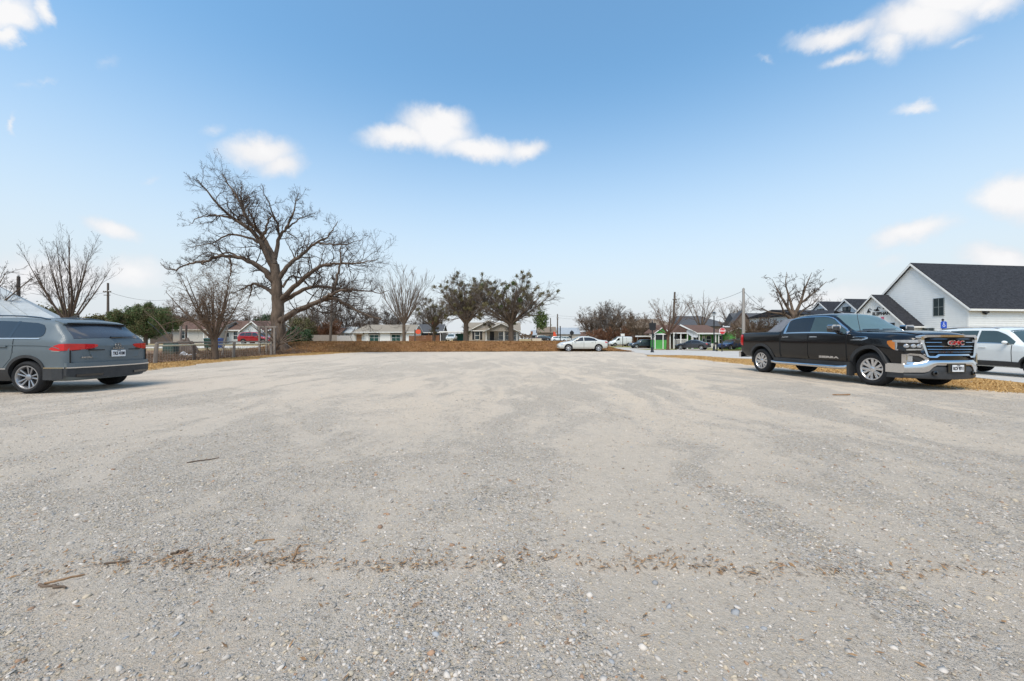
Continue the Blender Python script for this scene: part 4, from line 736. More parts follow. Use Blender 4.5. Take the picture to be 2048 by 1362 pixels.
# evergreen masses
def bush(name, label, px, d, rx, h, seed, mat, n=260, size=.12, group=None, cat='bush', z0=.25):
    g = np.random.default_rng(seed); root = thing(name, label, cat, base_at(px, d), 0, group); a = g.random(9) * 6.28
    lv = [([(0, 0, -.1), (math.cos(q) * rx * .25, math.sin(q) * rx * .25, h * .4), (math.cos(q) * rx * .6, math.sin(q) * rx * .6, h * .75)], .07, .02) for q in a]
    L, _ = levels(lv, [dict(k=7, t0=.3, ang=.8, lr=.4, rr=.6, N=3, wig=.2)], seed, .008); V, Q = join([tubes(p, r, 5) for p, r in L]); np_obj('trunk', V, Q, m_bark, root)
    lobes = np.stack([(g.random(n) * 2 - 1) * rx, (g.random(n) * 2 - 1) * rx * .8, z0 * h + g.random(n) * h * (1 - z0)], -1); e = (lobes[:, 0] / rx) ** 2 + (lobes[:, 1] / (rx * .8)) ** 2 + ((lobes[:, 2] - h * .5) / (h * .55)) ** 2; lobes = lobes[e < 1.05]
    c = np.repeat(lobes, 60, 0) + g.normal(size=(len(lobes) * 60, 3)) * .13 * min(rx, h); V, Q = quads(c, size, g, .6); np_obj('foliage', V, Q, mat, root); return root
bush('green_shrub', 'dark green shrub right of the huge tree trunk', 598, 52, 1.6, 2.1, 120, m_leafdk, 200, .13)
bush('olive_tree', 'olive green tree crown behind the huge tree trunk', 602, 82, 2.8, 5.2, 121, m_leafol, 240, .16, cat='tree', z0=.35)
bush('evergreen_tree', 'dark evergreen crown left of the huge tree, above the red suv', 540, 84, 3.0, 6.0, 122, m_leafdk, 240, .16, cat='tree', z0=.3)
bush('evergreen_tree', 'wide olive tree behind the pale metal roof', 90, 62, 3.6, 5.8, 123, m_leafol, 260, .18, cat='tree', z0=.3, group='distant trees left of the pole')
bush('evergreen_tree', 'round grey green tree behind the forked bare trunk', 124, 80, 2.6, 6.6, 124, m_leafol, 220, .2, cat='tree', z0=.4, group='distant trees left of the pole')
bush('evergreen_tree', 'small round grey green tree just left of the utility pole', 195, 88, 2.6, 6.2, 125, m_leafol, 200, .2, cat='tree', z0=.4, group='distant trees left of the pole')
bush('brush_pile', 'low dark green shrub under the street sign', 1458, 60, 1.4, 1.2, 126, m_leafol, 120, .1)
# far wood that reads as one mass
def far_wood(name, x0, x1, y, h, seed, mat, n, lb):
    g = np.random.default_rng(seed); x = x0 + (x1 - x0) * g.random(n); z = h * (.55 + .45 * np.sin(x * .11 + seed) * np.sin(x * .037 + 2)) * g.random(n) ** .6; c = np.stack([x, y + g.normal(size=n) * 6, z + terrain(x, np.full(n, y)) - .3], -1)
    V, Q = quads(c, .8, g, .5); np_obj(name, V, Q, mat, kind='stuff', label=lb)
far_wood('far_woods', -330, 330, 240, 11, 3, m_twigbr, 16000, 'far line of bare brown woods along the horizon')
far_wood('far_woods', -120, -25, 130, 7.0, 4, m_twigbr, 4200, 'nearer line of bare brown woods behind the left houses')
# ---------------------------------------------------------------- vehicles
def paint(name, base, metal=0., rough=.3, spec=.35, coat=.9): return M(name, base, rough, .04, 3, coat=coat, metal=metal, spec=spec)
m_tyre = M('tyre_rubber', (.018, .018, .019), .85, .25, 14, .5, 60, spec=.3); m_alloy = M('bright_alloy', (.62, .62, .63), .25, .06, 8, metal=.85); m_chrome = M('chrome', (.62, .62, .63), .10, .03, 4, metal=1.)
m_cladding = M('dark_cladding', (.035, .036, .038), .55, .2, 10, spec=.4); m_under = M('underbody_black', (.008, .008, .008), .9, .2, 5); m_tint = glass_like('tinted_glass', (.012, .013, .015), .03); m_clear = glass_like('teal_windscreen_glass', (.10, .15, .15), .03); m_side = glass_like('side_glass', (.05, .075, .075), .03)
m_redlens = M('red_lens', (.55, .010, .014), .12, .15, 8, coat=.6); m_darklens = M('dark_red_lens', (.10, .008, .010), .12, .15, 8, coat=.6); m_lens = M('clear_lens', (.50, .51, .53), .08, .2, 12, metal=.6); m_amber = M('amber_lens', (.62, .20, .04), .15, .1, 9, coat=.5); m_gloss = M('gloss_black', (.008, .008, .009), .1, .1, 3, coat=.7); m_plate = M('plate_white', (.72, .73, .74), .45, .06, 6); m_ink = M('plate_ink', (.02, .02, .03), .5); m_satin = M('satin_silver', (.55, .56, .57), .35, .05, 5, metal=.8)
def pchip(xs, ys):
    xs, ys = np.array(xs, float), np.array(ys, float); h = np.diff(xs); d = np.diff(ys) / h; m = np.zeros(len(xs)); m[0], m[-1] = d[0], d[-1]
    for i in range(1, len(xs) - 1):
        if d[i-1] * d[i] > 0: w1, w2 = 2*h[i] + h[i-1], h[i] + 2*h[i-1]; m[i] = (w1 + w2) / (w1 / d[i-1] + w2 / d[i])
    def f(x):
        x = np.clip(x, xs[0], xs[-1]); i = np.clip(np.searchsorted(xs, x, 'right') - 1, 0, len(xs) - 2); t = (x - xs[i]) / h[i]
        return (1+2*t)*(1-t)**2*ys[i] + t*(1-t)**2*h[i]*m[i] + t*t*(3-2*t)*ys[i+1] + t*t*(t-1)*h[i]*m[i+1]
    return f
class Body:
    # rows: x, zb, zbelt, ztop, wb, wm, wbelt, wt, crown
    def __init__(s, rows, fsweep=(.2, 2.5, .9), rsweep=(.15, 2.5, .7), rnd=.16):
        s.r = np.array(rows, float); s.f = [pchip(s.r[:, 0], s.r[:, i]) for i in range(1, 9)]; s.x0, s.x1 = s.r[0, 0], s.r[-1, 0]; s.fs, s.rs, s.rnd = fsweep, rsweep, rnd; s.wmax = s.r[:, 5].max()
    def L(s, x, v):
        v = np.abs(v); sgn = np.where(v > 6, -1., 1.); v = np.where(v > 6, 12 - v, v); zb, zl, zt, wb, wm, wl, wt, cr = [f(x) for f in s.f]; zero = np.zeros_like(x)
        Y = np.stack([zero, wb, wm * .985, wm, wl, wt, zero], -1); Z = np.stack([zb, zb, zb + .26*(zl-zb), zb + .74*(zl-zb), zl, zt - cr, zt], -1)
        i = np.clip(v.astype(int), 0, 5); t = v - i; n = np.arange(len(x)); y = Y[n, i]*(1-t) + Y[n, i+1]*t; z = Z[n, i]*(1-t) + Z[n, i+1]*t
        top = i == 5; z = np.where(top, zt - cr * (1 - t) ** 2.2, z); return y * sgn, z
    def S(s, x, v, sd=1):
        x = np.asarray(x, float); v = np.asarray(v, float); y = 0; z = 0; K = np.linspace(-s.rnd, s.rnd, 5)
        for k in K:
            vv = v + k; a, b = s.L(x, np.where(vv > 12, 24 - vv, vv)); a = np.where(vv < 0, -a, a); a = np.where(vv > 12, -a, a); y = y + a / 5; z = z + b / 5
        return np.stack([x, y * sd, z], -1)
    def D(s, P):
        P = np.array(P, float); x, y = P[..., 0].copy(), np.abs(P[..., 1]) / s.wmax
        P[..., 0] = x - s.fs[0] * y ** s.fs[1] * sm(s.x1 - s.fs[2], s.x1, x) + s.rs[0] * y ** s.rs[1] * sm(s.x0 + s.rs[2], s.x0, x); return P
    def N(s, x, v, sd=1):
        e = .01; a = s.S(x + e, v, sd) - s.S(x - e, v, sd); b = s.S(x, v + e, sd) - s.S(x, v - e, sd); n = unit(np.cross(a, b)); p = s.S(x, v, sd)
        c = np.stack([np.zeros_like(p[..., 0]), np.zeros_like(p[..., 0]), np.full_like(p[..., 0], .9)], -1); flip = (n[..., 1:] * (p - c)[..., 1:]).sum(-1) < 0; n[flip] *= -1; return n
    def patch(s, rows, off=.006, sd=1, nx=6, nv=6, skirt=.012):
        rows = np.array(rows, float); d = rows[:, 0]; t = np.concatenate([np.linspace(i, i + 1, nx, endpoint=False) for i in range(len(d) - 1)] + [[len(d) - 1]]); ii = np.arange(len(d)); xs, lo, hi = (np.interp(t, ii, rows[:, k]) for k in range(3))
        q = np.linspace(0, 1, nv + 1); X = np.repeat(xs[:, None], nv + 1, 1); Vv = lo[:, None] * (1 - q) + hi[:, None] * q; P = s.S(X.ravel(), Vv.ravel(), sd); Nn = s.N(X.ravel(), Vv.ravel(), sd); A = s.D(P + Nn * off); B = s.D(P + Nn * (off - skirt)); n, m = X.shape
        idx = np.arange(n * m).reshape(n, m); F4 = [(idx[i, j], idx[i+1, j], idx[i+1, j+1], idx[i, j+1]) for i in range(n-1) for j in range(m-1)]
        ring = list(idx[:, 0]) + list(idx[-1, 1:]) + list(idx[-2::-1, -1]) + list(idx[0, -2:0:-1]); o = n * m; R_ = len(ring); V = np.concatenate([A, B[ring]])
        F4 += [(ring[k], ring[(k+1) % R_], o + (k+1) % R_, o + k) for k in range(R_)]; return V.tolist(), F4
    def mesh(s, mats, parent, arches=(), nv=6, dx=.09, name='body'):
        xs = []; rx = s.r[:, 0]
        for a, b in zip(rx[:-1], rx[1:]): xs += list(np.linspace(a, b, max(1, int(math.ceil((b - a) / dx))), endpoint=False))
        xs = np.array(xs + [rx[-1]]); vs = np.linspace(0, 12, 12 * nv, endpoint=False); n, m = len(xs), len(vs); X = np.repeat(xs[:, None], m, 1); P = s.D(s.S(X.ravel(), np.tile(vs, n))).tolist(); F4 = [(i*m + j, i*m + (j+1) % m, (i+1)*m + (j+1) % m, (i+1)*m + j) for i in range(n-1) for j in range(m)]
        # end caps: rows of quads between left and right
        hv = m // 2; K = 8
        for e, x in ((0, xs[0]), (n - 1, xs[-1])):
            ring = s.S(np.full(m, x), vs); g = {}
            for j in range(0, hv + 1):
                l, r_ = e*m + j, e*m + (m - j) % m
                for k in range(K + 1):
                    if j in (0, hv): g[j, k] = l; continue
                    if k == 0: g[j, k] = l
                    elif k == K: g[j, k] = r_
                    else: t = k / K; p = ring[j] * (1 - t) + ring[(m - j) % m] * t; P.append(s.D(p[None])[0].tolist()); g[j, k] = len(P) - 1
            for j in range(hv):
                for k in range(K):
                    f = [g[j, k], g[j, k+1], g[j+1, k+1], g[j+1, k]]; f = [q for i, q in enumerate(f) if q not in f[:i]]
                    if len(f) > 2: F4.append(tuple(f))
        me = bpy.data.meshes.new(name); me.from_pydata(P, [], F4); bm = bmesh.new(); bm.from_mesh(me); bmesh.ops.recalc_face_normals(bm, faces=bm.faces); bm.to_mesh(me); bm.free()
        for mt in mats: me.materials.append(mt)
        o = bpy.data.objects.new(name, me); col.objects.link(o); cut = []
        for (xa, za, ra) in arches:
            for sd in (-1, 1):
                c = MB(); y0, y1 = sd * (s.wmax - .34), sd * (s.wmax + .3); c.prism([(xa + ra * math.cos(2*math.pi*i/40), za + ra * math.sin(2*math.pi*i/40)) for i in range(40)], 'y', y0, y1); q = c.build('arch', m_under); q.data.materials.clear(); [q.data.materials.append(mt) for mt in mats]; q.data.polygons.foreach_set('material_index', [1] * len(q.data.polygons)); cut.append(q)
                md = o.modifiers.new('arch', 'BOOLEAN'); md.operation = 'DIFFERENCE'; md.object = q; md.solver = 'MANIFOLD'
        if cut:
            dg = bpy.context.evaluated_depsgraph_get(); nm = bpy.data.meshes.new_from_object(o.evaluated_get(dg)); o.modifiers.clear(); o.data = nm
            for q in cut: bpy.data.objects.remove(q)
        me = o.data; me.name = name; me.polygons.foreach_set('use_smooth', [True] * len(me.polygons)); me.set_sharp_from_angle(angle=R(38)); o.parent = parent; return o
    def part(s, name, mat, parent, geos, ang=40, **k):
        for v, f in geos: o = MB().add(v, f).build(name, mat, parent, ang, **k)
        return o
    def deform(s, mb): mb.v = [tuple(p) for p in s.D(np.array(mb.v))]; return mb
    def flare(s, xa, za, r0, r1, sd, out=.02, a0=-10, a1=190, dep=.06):
        """a trim band round a wheel arch, following the flank"""
        b = MB(); A = np.radians(np.linspace(a0, a1, 34)); V = []
        for a in A:
            for r_ in (r0, r1):
                x, z = xa + r_ * math.cos(a), za + r_ * math.sin(a); v = np.linspace(1.0, 4.0, 60); P = s.S(np.full(60, x), v); y = np.interp(z, P[:, 2], P[:, 1]); V.append((x, sd * (y + out), z))
            V.append((xa + r0 * math.cos(a), sd * (y - dep), za + r0 * math.sin(a))); V.append((xa + r1 * math.cos(a), sd * (y - dep), za + r1 * math.sin(a)))
        n = len(A); F4 = []
        for i in range(n - 1):
            o = 4*i; q = 4*(i+1); F4 += [(o, o+1, q+1, q), (o, q, q+2, o+2), (o+1, o+3, q+3, q+1), (o+2, q+2, q+3, o+3)]
        F4 += [(0, 2, 3, 1), (4*n-4, 4*n-3, 4*n-1, 4*n-2)]; return s.D(np.array(V)).tolist(), F4
    def side_y(s, x, z, v0=1.0, v1=4.0): v = np.linspace(v0, v1, 50); P = s.S(np.full(50, x), v); return float(np.interp(z, P[:, 2], P[:, 1]))
def band(pts, th):
    """a strip through plan points (x, y, z0, z1), thickened outward"""
    P = [Vector((p[0], p[1])) for p in pts]; V = []; n = len(pts)
    for i, p in enumerate(pts):
        t = (P[min(i+1, n-1)] - P[max(i-1, 0)]).normalized(); o = Vector((t.y, -t.x)) * th; V += [(p[0], p[1], p[2]), (p[0], p[1], p[3]), (p[0] + o.x, p[1] + o.y, p[2]), (p[0] + o.x, p[1] + o.y, p[3])]
    F4 = []
    for i in range(n - 1): a, b = 4*i, 4*(i+1); F4 += [(a+2, b+2, b+3, a+3), (a, a+1, b+1, b), (a+1, a+3, b+3, b+1), (a, b, b+2, a+2)]
    F4 += [(0, 2, 3, 1), (4*n-4, 4*n-3, 4*n-1, 4*n-2)]; return V, F4
_W = {}
def wheel(parent, x, y, r_, w_, sd, style, rimr, rim_mat=None, key=None):
    key = (key or style, r_, sd)
    if key in _W:
        o = copy_tree(_W[key], parent); o.location = (x, y, r_); return o
    y0, y1 = -w_/2, w_/2; f = lambda p: (p[0], p[1] * sd, p[2]) ; o = MB().lathe([(.02, y1 - .09), (rimr, y1 - .09), (rimr, y0 + .02), (.02, y0 + .02)], 28).lathe([(.0, y1 - .085), (rimr * .62, y1 - .085), (rimr * .62, y1 - .075), (0, y1 - .075)], 24).xf(f).build('wheel', m_under, parent, 30)
    t = MB().lathe([(rimr, y1 - .02), (rimr + .01, y1 - .004), (rimr + (r_ - rimr) * .5, y1 + .012), (r_ - .035, y1 - .002), (r_ - .008, y1 - .03), (r_, y1 - .055), (r_, .035), (r_ - .01, .03), (r_ - .01, .02), (r_, .015), (r_, -.015), (r_ - .01, -.02), (r_ - .01, -.03), (r_, -.035), (r_, y0 + .055), (r_ - .008, y0 + .03), (r_ - .035, y0), (rimr, y0)], 56).xf(f).build('tyre', m_tyre, o, 30)
    b = MB(); b.lathe([(rimr + .006, y1 - .018), (rimr + .008, y1 - .004), (rimr - .012, y1 - .004), (rimr - .03, y1 - .03), (rimr - .035, y0 + .03)], 40)
    def spoke(a0, a1, r0, r1, w0, w1, ya, yb, th=.022):
        c0, s0, c1, s1 = math.cos(a0), math.sin(a0), math.cos(a1), math.sin(a1); p0, p1 = Vector((r0*c0, 0, r0*s0)), Vector((r1*c1, 0, r1*s1)); d = (p1 - p0).normalized(); n = Vector((-d.z, 0, d.x)); V = []
        for p, w, yy in ((p0, w0, ya), (p1, w1, yb)):
            for sg in (-1, 1): q = p + n * (w/2 * sg); V += [(q.x, yy, q.z), (q.x, yy - th, q.z)]
        V += [(p0.x, ya + .006, p0.z), (p1.x, yb + .004, p1.z)]; b.add(V, [(0, 4, 9, 8), (8, 9, 6, 2), (0, 1, 5, 4), (2, 6, 7, 3), (1, 3, 7, 5), (0, 8, 2, 3, 1), (4, 5, 7, 6, 9)])
    if style == 'split6':
        for k in range(6):
            a = k * math.pi / 3 + .25
            for q in (-1, 1): spoke(a + q * .06, a + q * .235, .06, rimr - .012, .05, .066, y1 - .035, y1 - .02, .03)
            spoke(a, a + .001, .03, .13, .09, .07, y1 - .032, y1 - .036, .03)
    elif style == 'twin5':
        for k in range(5):
            a = k * 2 * math.pi / 5 + .55
            for q in (-1, 1): spoke(a + q * .27, a + q * .23, .055, rimr - .010, .022, .040, y1 - .045, y1 - .018, .028)
    else:
        n = {'five': 5, 'seven': 7, 'ten': 10}.get(style, 5)
        for k in range(n): a = k * 2 * math.pi / n + .3; spoke(a, a, .04, rimr - .012, .07, .28 * rimr if n < 7 else .17 * rimr, y1 - .04, y1 - .022, .03)
    b.lathe([(0, y1 - .02), (.045, y1 - .02), (.065, y1 - .032), (.07, y1 - .06)], 16); b.xf(f).build('rim', rim_mat or m_alloy, o, 35); o.location = (x, y, r_); _W[key] = o; return o
def plate(parent, bd, x, y, z, facing, txt, lab='licence_plate', w_=.305, h_=.152, tilt=0.):
    s_ = facing; b = MB().box(x - .006, x + .006, y - w_/2, y + w_/2, z - h_/2, z + h_/2); p = bd.deform(b).build(lab, m_plate, parent); vs, fs = text_geo(txt, .105, .004, .003); wd = max(v[0] for v in vs) - min(v[0] for v in vs); k = .27 / wd
    bd.deform(MB().add([(x + s_ * (.0075 + v[2]), y + s_ * v[0] * k, z + v[1] - .005) for v in vs], fs)).build('lettering', m_ink, p); vs, fs = text_geo('TEXAS', .028, .004); bd.deform(MB().add([(x + s_ * (.0075 + v[2]), y + s_ * v[0], z + v[1] + h_ * .39) for v in vs], fs)).build('lettering', m_ink, p); return p
def mirror(parent, bd, x, z, sd, cap, reach=.2, s_=1.):
    y = bd.side_y(x, z, 3.6, 5); V = MB(); V.lathe([(0, -.02), (.055, 0), (.092, .05), (.10, .09), (.095, .10), (0, .10)], 14, (0, 0, 0), 'x'); V.xf(lambda p: (x + (.10 - p[0]) * s_ - .05, sd * (y + reach + p[1] * 1.15 * s_), z + .07 * s_ + p[2] * .85 * s_)).build('mirror', cap, parent, 40).name
    MB().tube([(x, sd * (y - .03), z - .01), (x, sd * (y + reach * .55), z + .02), (x, sd * (y + reach), z + .05)], [.03, .028, .025], 8).build('mirror_arm', m_gloss, parent, 40)
def generic_car(name, label, cat, px, d, rz, rows, wheels, pmat, group=None, glass=(), wind=None, rear=None, style='five', fl=None, rl=None, handles=(), seams=(), plate_rear=None, fsw=(.22, 2.2, 1.0), rsw=(.16, 2.2, .8), flare=None, belt=None, dx=.12, nv=5, gmat=None, mirror_x=None, loc=None, rimr=None, skirt=None, grille=None, wmat=None, roof_rail=None):
    bd = Body(rows, fsw, rsw); loc = loc or (gx(px, d), d, H0(gx(px, d), d)); o = thing(name, label, cat, loc, rz, group); xr, xf_, r_, w_ = wheels; ra = r_ + .055
    bd.mesh([pmat, m_under], o, [(xr, r_ + .01, ra), (xf_, r_ + .01, ra)], nv, dx)
    for x in (xr, xf_):
        for sd in (-1, 1): wheel(o, x, sd * (bd.side_y(x, r_ + ra + .02) - w_/2 - .012), r_, w_, sd, style, rimr or r_ * .68)
    for sd in (-1, 1):
        for i, gl in enumerate(glass): bd.part('side_window', gmat or m_tint, o, [bd.patch(gl, .005, sd)])
        for gl in handles: bd.part('door_handle', pmat, o, [bd.patch(gl, .03, sd, 3, 2, .03)])
        if seams: bd.part('door_seam', m_under, o, [bd.patch(gl, .0025, sd, 4, 12, .004) for gl in seams])
        if fl: bd.part('headlight', m_lens, o, [bd.patch(fl, .008, sd, 5, 4)])
        if rl: bd.part('tail_light', m_redlens, o, [bd.patch(rl, .010, sd, 5, 4)])
        if flare: bd.part('arch_trim', m_cladding, o, [bd.flare(x, r_ + .01, ra - .005, ra + flare, sd, .012) for x in (xr, xf_)])
        if skirt: bd.part('sill_trim', m_cladding, o, [bd.patch(skirt, .012, sd)])
        if belt: bd.part('window_trim', m_chrome, o, [bd.patch(b_, .010, sd, 8, 1, .012) for b_ in belt])
        if mirror_x: mirror(o, bd, mirror_x[0], mirror_x[1], sd, pmat, .1, .8)
        if roof_rail: MB().tube([tuple(p + np.array([0, 0, zz])) for p, zz in zip(bd.S(np.linspace(*roof_rail, 9), np.full(9, 5.12), sd), [0, .05, .055, .06, .06, .06, .055, .05, 0])], .016, 6).build('roof_rail', m_satin, o, 40)
    if wind: bd.part('windscreen', wmat or m_side, o, [bd.patch([(a, v, 12 - v) for a, v in wind], .005, 1, 5, 14)])
    if rear: bd.part('rear_window', gmat or m_tint, o, [bd.patch([(a, v, 12 - v) for a, v in rear], .005, 1, 5, 14)])
    x0, x1 = bd.x0, bd.x1; zb, zt = float(bd.f[0](x1)), float(bd.f[2](x1))
    if grille: bd.deform(MB().box(x1 - .01, x1 + .02, -grille[0], grille[0], grille[1], grille[2])).build('grille', m_gloss, o)
    bd.deform(MB().box(x1 - .02, x1 + .03, -bd.wmax * .8, bd.wmax * .8, zb + .02, zb + .13)).build('front_bumper', m_cladding, o); bd.deform(MB().box(x0 - .03, x0 + .02, -bd.wmax * .8, bd.wmax * .8, zb + .02, zb + .13)).build('rear_bumper', m_cladding, o)
    if plate_rear: plate(o, bd, x0 - .02, 0, plate_rear, -1, 'KRT 8021')
    return o, bd
# --- black crew-cab pickup -------------------------------------------------
m_blackpaint = paint('black_car_paint', (.004, .004, .005), 0, .25, .1)
TR = [(-3.02, .58, 1.28, 1.38, .84, .97, .955, .93, .008), (-2.97, .56, 1.30, 1.405, .88, .99, .985, .95, .008), (-2.6, .53, 1.305, 1.415, .9, 1.0, .99, .955, .01), (-1.06, .50, 1.325, 1.425, .91, 1.005, 1.0, .955, .01), (-1.035, .50, 1.327, 1.43, .91, 1.005, 1.0, .95, .01), (-1.03, .50, 1.33, 1.50, .91, 1.005, .99, .90, .02),
 (-.90, .50, 1.335, 1.78, .91, 1.005, .985, .80, .04), (-.74, .50, 1.34, 1.90, .91, 1.005, .98, .755, .05), (-.2, .49, 1.34, 1.955, .91, 1.005, .975, .75, .05), (.35, .49, 1.335, 1.945, .91, 1.005, .975, .74, .05), (.62, .49, 1.33, 1.895, .91, 1.005, .975, .75, .055), (1.0, .49, 1.315, 1.64, .91, 1.005, .98, .80, .06), (1.33, .48, 1.295, 1.425, .91, 1.01, .985, .86, .045), (1.5, .46, 1.26, 1.405, .91, 1.015, .985, .86, .05), (2.2, .44, 1.215, 1.395, .91, 1.02, .98, .85, .07), (2.6, .42, 1.17, 1.355, .9, 1.01, .965, .84, .07), (2.78, .42, 1.11, 1.305, .88, .99, .95, .82, .06), (2.84, .46, 1.05, 1.24, .84, .965, .93, .80, .04)]
tb = Body(TR, (.26, 2.3, 1.15), (.10, 2.4, .5)); TH = math.atan2(-.993, .119) - R(2.2); WB2 = 1.872
nearF = Vector((9.105 + .10, 9.47)); dirh = Vector((math.cos(TH), math.sin(TH))); left = Vector((-dirh.y, dirh.x)); ctr = nearF + left * .845 - dirh * WB2
tk = thing('pickup_truck', 'glossy black crew cab pickup with chrome grille parked on the gravel', 'pickup', (ctr.x, ctr.y, .012), TH); tk.scale = (1, .935, 1)
AR = .50
tb.mesh([m_blackpaint, m_under], tk, [(-WB2, .45, AR), (WB2, .45, AR)], 7, .07)
for x in (-WB2, WB2):
    for sd in (-1, 1): wheel(tk, x, sd * .855, .42, .275, sd, 'split6', .272, m_alloy)
for sd in (-1, 1):
    tb.part('arch_trim', m_cladding, tk, [tb.flare(x, .45, AR - .01, AR + .075, sd, .028, -12 if x > 0 else -8, 192 if x < 0 else 200) for x in (-WB2, WB2)])
    # doors: thin skins with dark shut lines beneath
    for (a, b_, nm) in ((-.985, .02, 'door'), (.04, 1.22, 'door')):
        rows = [(a, 1.75, 3.97), (a + .03, 1.5, 3.98), (b_ - .03, 1.5, 3.98), (b_, 1.6 if b_ < .5 else 1.9, 3.97)]; q = tb.part(nm, m_blackpaint, tk, [tb.patch(rows, .008, sd, 9, 16, .012)], 30)
        tb.part('shut_line', m_under, q, [tb.patch([(x_ - .012, 1.5, 4.0), (x_ + .012, 1.5, 4.0)], .0045, sd, 2, 14, .006) for x_ in (a - .01, b_ + .01)])
        hx = a + .20; tb.part('handle', m_chrome, q, [tb.patch([(hx - .12, 3.50, 3.62), (hx + .12, 3.50, 3.62)], .042, sd, 5, 2, .03)])
    tb.part('bed_gap', m_under, tk, [tb.patch([(-1.05, 1.4, 5.0), (-1.025, 1.4, 5.0)], .004, sd, 2, 14, .006)])
    tb.part('side_window', m_tint, tk, [tb.patch([(-.82, 4.12, 4.60), (-.78, 4.09, 4.80), (-.70, 4.08, 4.86), (-.05, 4.08, 4.88)], .006, sd, 6, 6)])
    tb.part('side_window', m_side, tk, [tb.patch([(.07, 4.08, 4.88), (.5, 4.08, 4.87), (.72, 4.08, 4.84), (1.12, 4.10, 4.66), (1.17, 4.12, 4.55)], .006, sd, 6, 6)], label='paler green front side window')
    tb.part('door_pillar', m_gloss, tk, [tb.patch([(-.05, 4.06, 4.9), (.07, 4.06, 4.9)], .0075, sd, 3, 6)])
    tb.part('window_trim', m_chrome, tk, [tb.patch([(-.86, 4.0, 4.08), (1.2, 4.0, 4.08)], .014, sd, 18, 2, .014), tb.patch([(-.90, 4.03, 4.5), (-.86, 4.02, 4.75), (-.815, 4.04, 4.86)], .012, sd, 6, 6, .012), tb.patch([(-.84, 4.84, 4.93), (-.7, 4.885, 4.945), (.5, 4.885, 4.945), (.72, 4.86, 4.93), (1.14, 4.68, 4.86), (1.24, 4.02, 4.72)], .012, sd, 10, 2, .012)])
    # side step
    MB().tube([(-1.42, sd * .93, .47), (-1.3, sd * 1.04, .42), (-1.1, sd * 1.06, .405), (1.0, sd * 1.06, .405), (1.2, sd * 1.04, .42), (1.28, sd * .95, .46)], .048, 10).build('side_step', m_chrome, tk, 45)
    for x in (-.55, .65): MB().box(x - .26, x + .26, sd * 1.0 - .075, sd * 1.0 + .075, .425, .462).build('step_pad', m_cladding, tk)
    MB().box(-1.35, 1.3, sd * .89 - .06, sd * .89 + .06, .40, .56).build('rocker_panel', m_cladding, tk)
    MB().box(1.28, 1.36, sd * .95 - .1, sd * .95 + .07, .20, .56).build('mud_flap', m_cladding, tk)
    # mirror
    y = tb.side_y(1.02, 1.36, 3.6, 5); MB().tube([(1.05, sd * (y - .02), 1.33), (1.04, sd * (y + .1), 1.36), (1.03, sd * (y + .17), 1.40)], [.05, .045, .04], 8).build('mirror_arm', m_gloss, tk, 45)
    mb = MB(); mb.prism([(y + .10, 1.36), (y + .36, 1.38), (y + .385, 1.43), (y + .37, 1.545), (y + .33, 1.57), (y + .12, 1.565), (y + .095, 1.53)], 'x', .97, 1.10).add([(1.10, y + .11, 1.375), (1.10, y + .36, 1.395), (1.10, y + .35, 1.54), (1.10, y + .13, 1.55), (1.155, y + .16, 1.41), (1.155, y + .32, 1.42), (1.155, y + .32, 1.51), (1.155, y + .17, 1.52)], [(0, 1, 5, 4), (1, 2, 6, 5), (2, 3, 7, 6), (3, 0, 4, 7), (4, 5, 6, 7)])
    mb.xf(lambda p: (p[0], sd * p[1], p[2])).build('mirror', m_gloss, tk, 35); mb = MB().prism([(y + .10, 1.47), (y + .38, 1.47), (y + .372, 1.55), (y + .335, 1.576), (y + .12, 1.571), (y + .093, 1.54)], 'x', .963, 1.12).xf(lambda p: (p[0], sd * p[1], p[2])); mb.build('mirror_cap', m_chrome, tk, 35)
    # fender badge
    yb = lambda x, z: tb.side_y(x, z, 2, 4.6)
    def on_side(poly, nm, mat, out, par=tk): v = MB(); v.prism(poly, 'y', 0, .014); return v.xf(lambda p: (p[0], sd * (yb(p[0], p[2]) + out + p[1]), p[2])).build(nm, mat, par)
    q = on_side([(1.36, 1.145), (1.66, 1.145), (1.80, 1.19), (1.80, 1.225), (1.74, 1.245), (1.42, 1.245), (1.40, 1.215), (1.66, 1.2), (1.36, 1.165)], 'fender_badge', m_chrome, .004); on_side([(1.46, 1.195), (1.63, 1.18), (1.735, 1.2), (1.72, 1.23), (1.46, 1.23)], 'inlay', m_gloss, .012, q)
    vs, fs = text_geo('SIERRA', .10, .012, .006); wd = max(v[0] for v in vs) - min(v[0] for v in vs); MB().add([(.70 + sd * -1 * v[0] * .62 / wd, sd * (tb.side_y(.70, .66) + .016 + v[2]), .665 + v[1] * .75) for v in vs], fs).build('lettering', m_chrome, tk)
    tb.part('tail_light', m_redlens, tk, [tb.patch([(-3.01, 2.75, 4.3), (-2.97, 2.6, 4.35), (-2.84, 2.55, 4.35)], .014, sd, 5, 8, .02)])
    # headlamp: clear lamp running to an amber corner
    q = tb.deform(MB().add(*band([(2.50, sd * 1.005, .99, 1.135), (2.62, sd * .997, .93, 1.15), (2.72, sd * .985, .915, 1.155), (2.80, sd * .965, .915, 1.155), (2.848, sd * .90, .915, 1.155), (2.855, sd * .66, .93, 1.165)][::(-1 if sd > 0 else 1)] if 0 else [(2.62, sd * .997, .93, 1.15), (2.72, sd * .985, .915, 1.155), (2.80, sd * .965, .915, 1.155), (2.848, sd * .90, .915, 1.155), (2.855, sd * .66, .93, 1.165)], .016 * (1 if sd < 0 else -1) * -1))).build('headlight', m_gloss, tk)
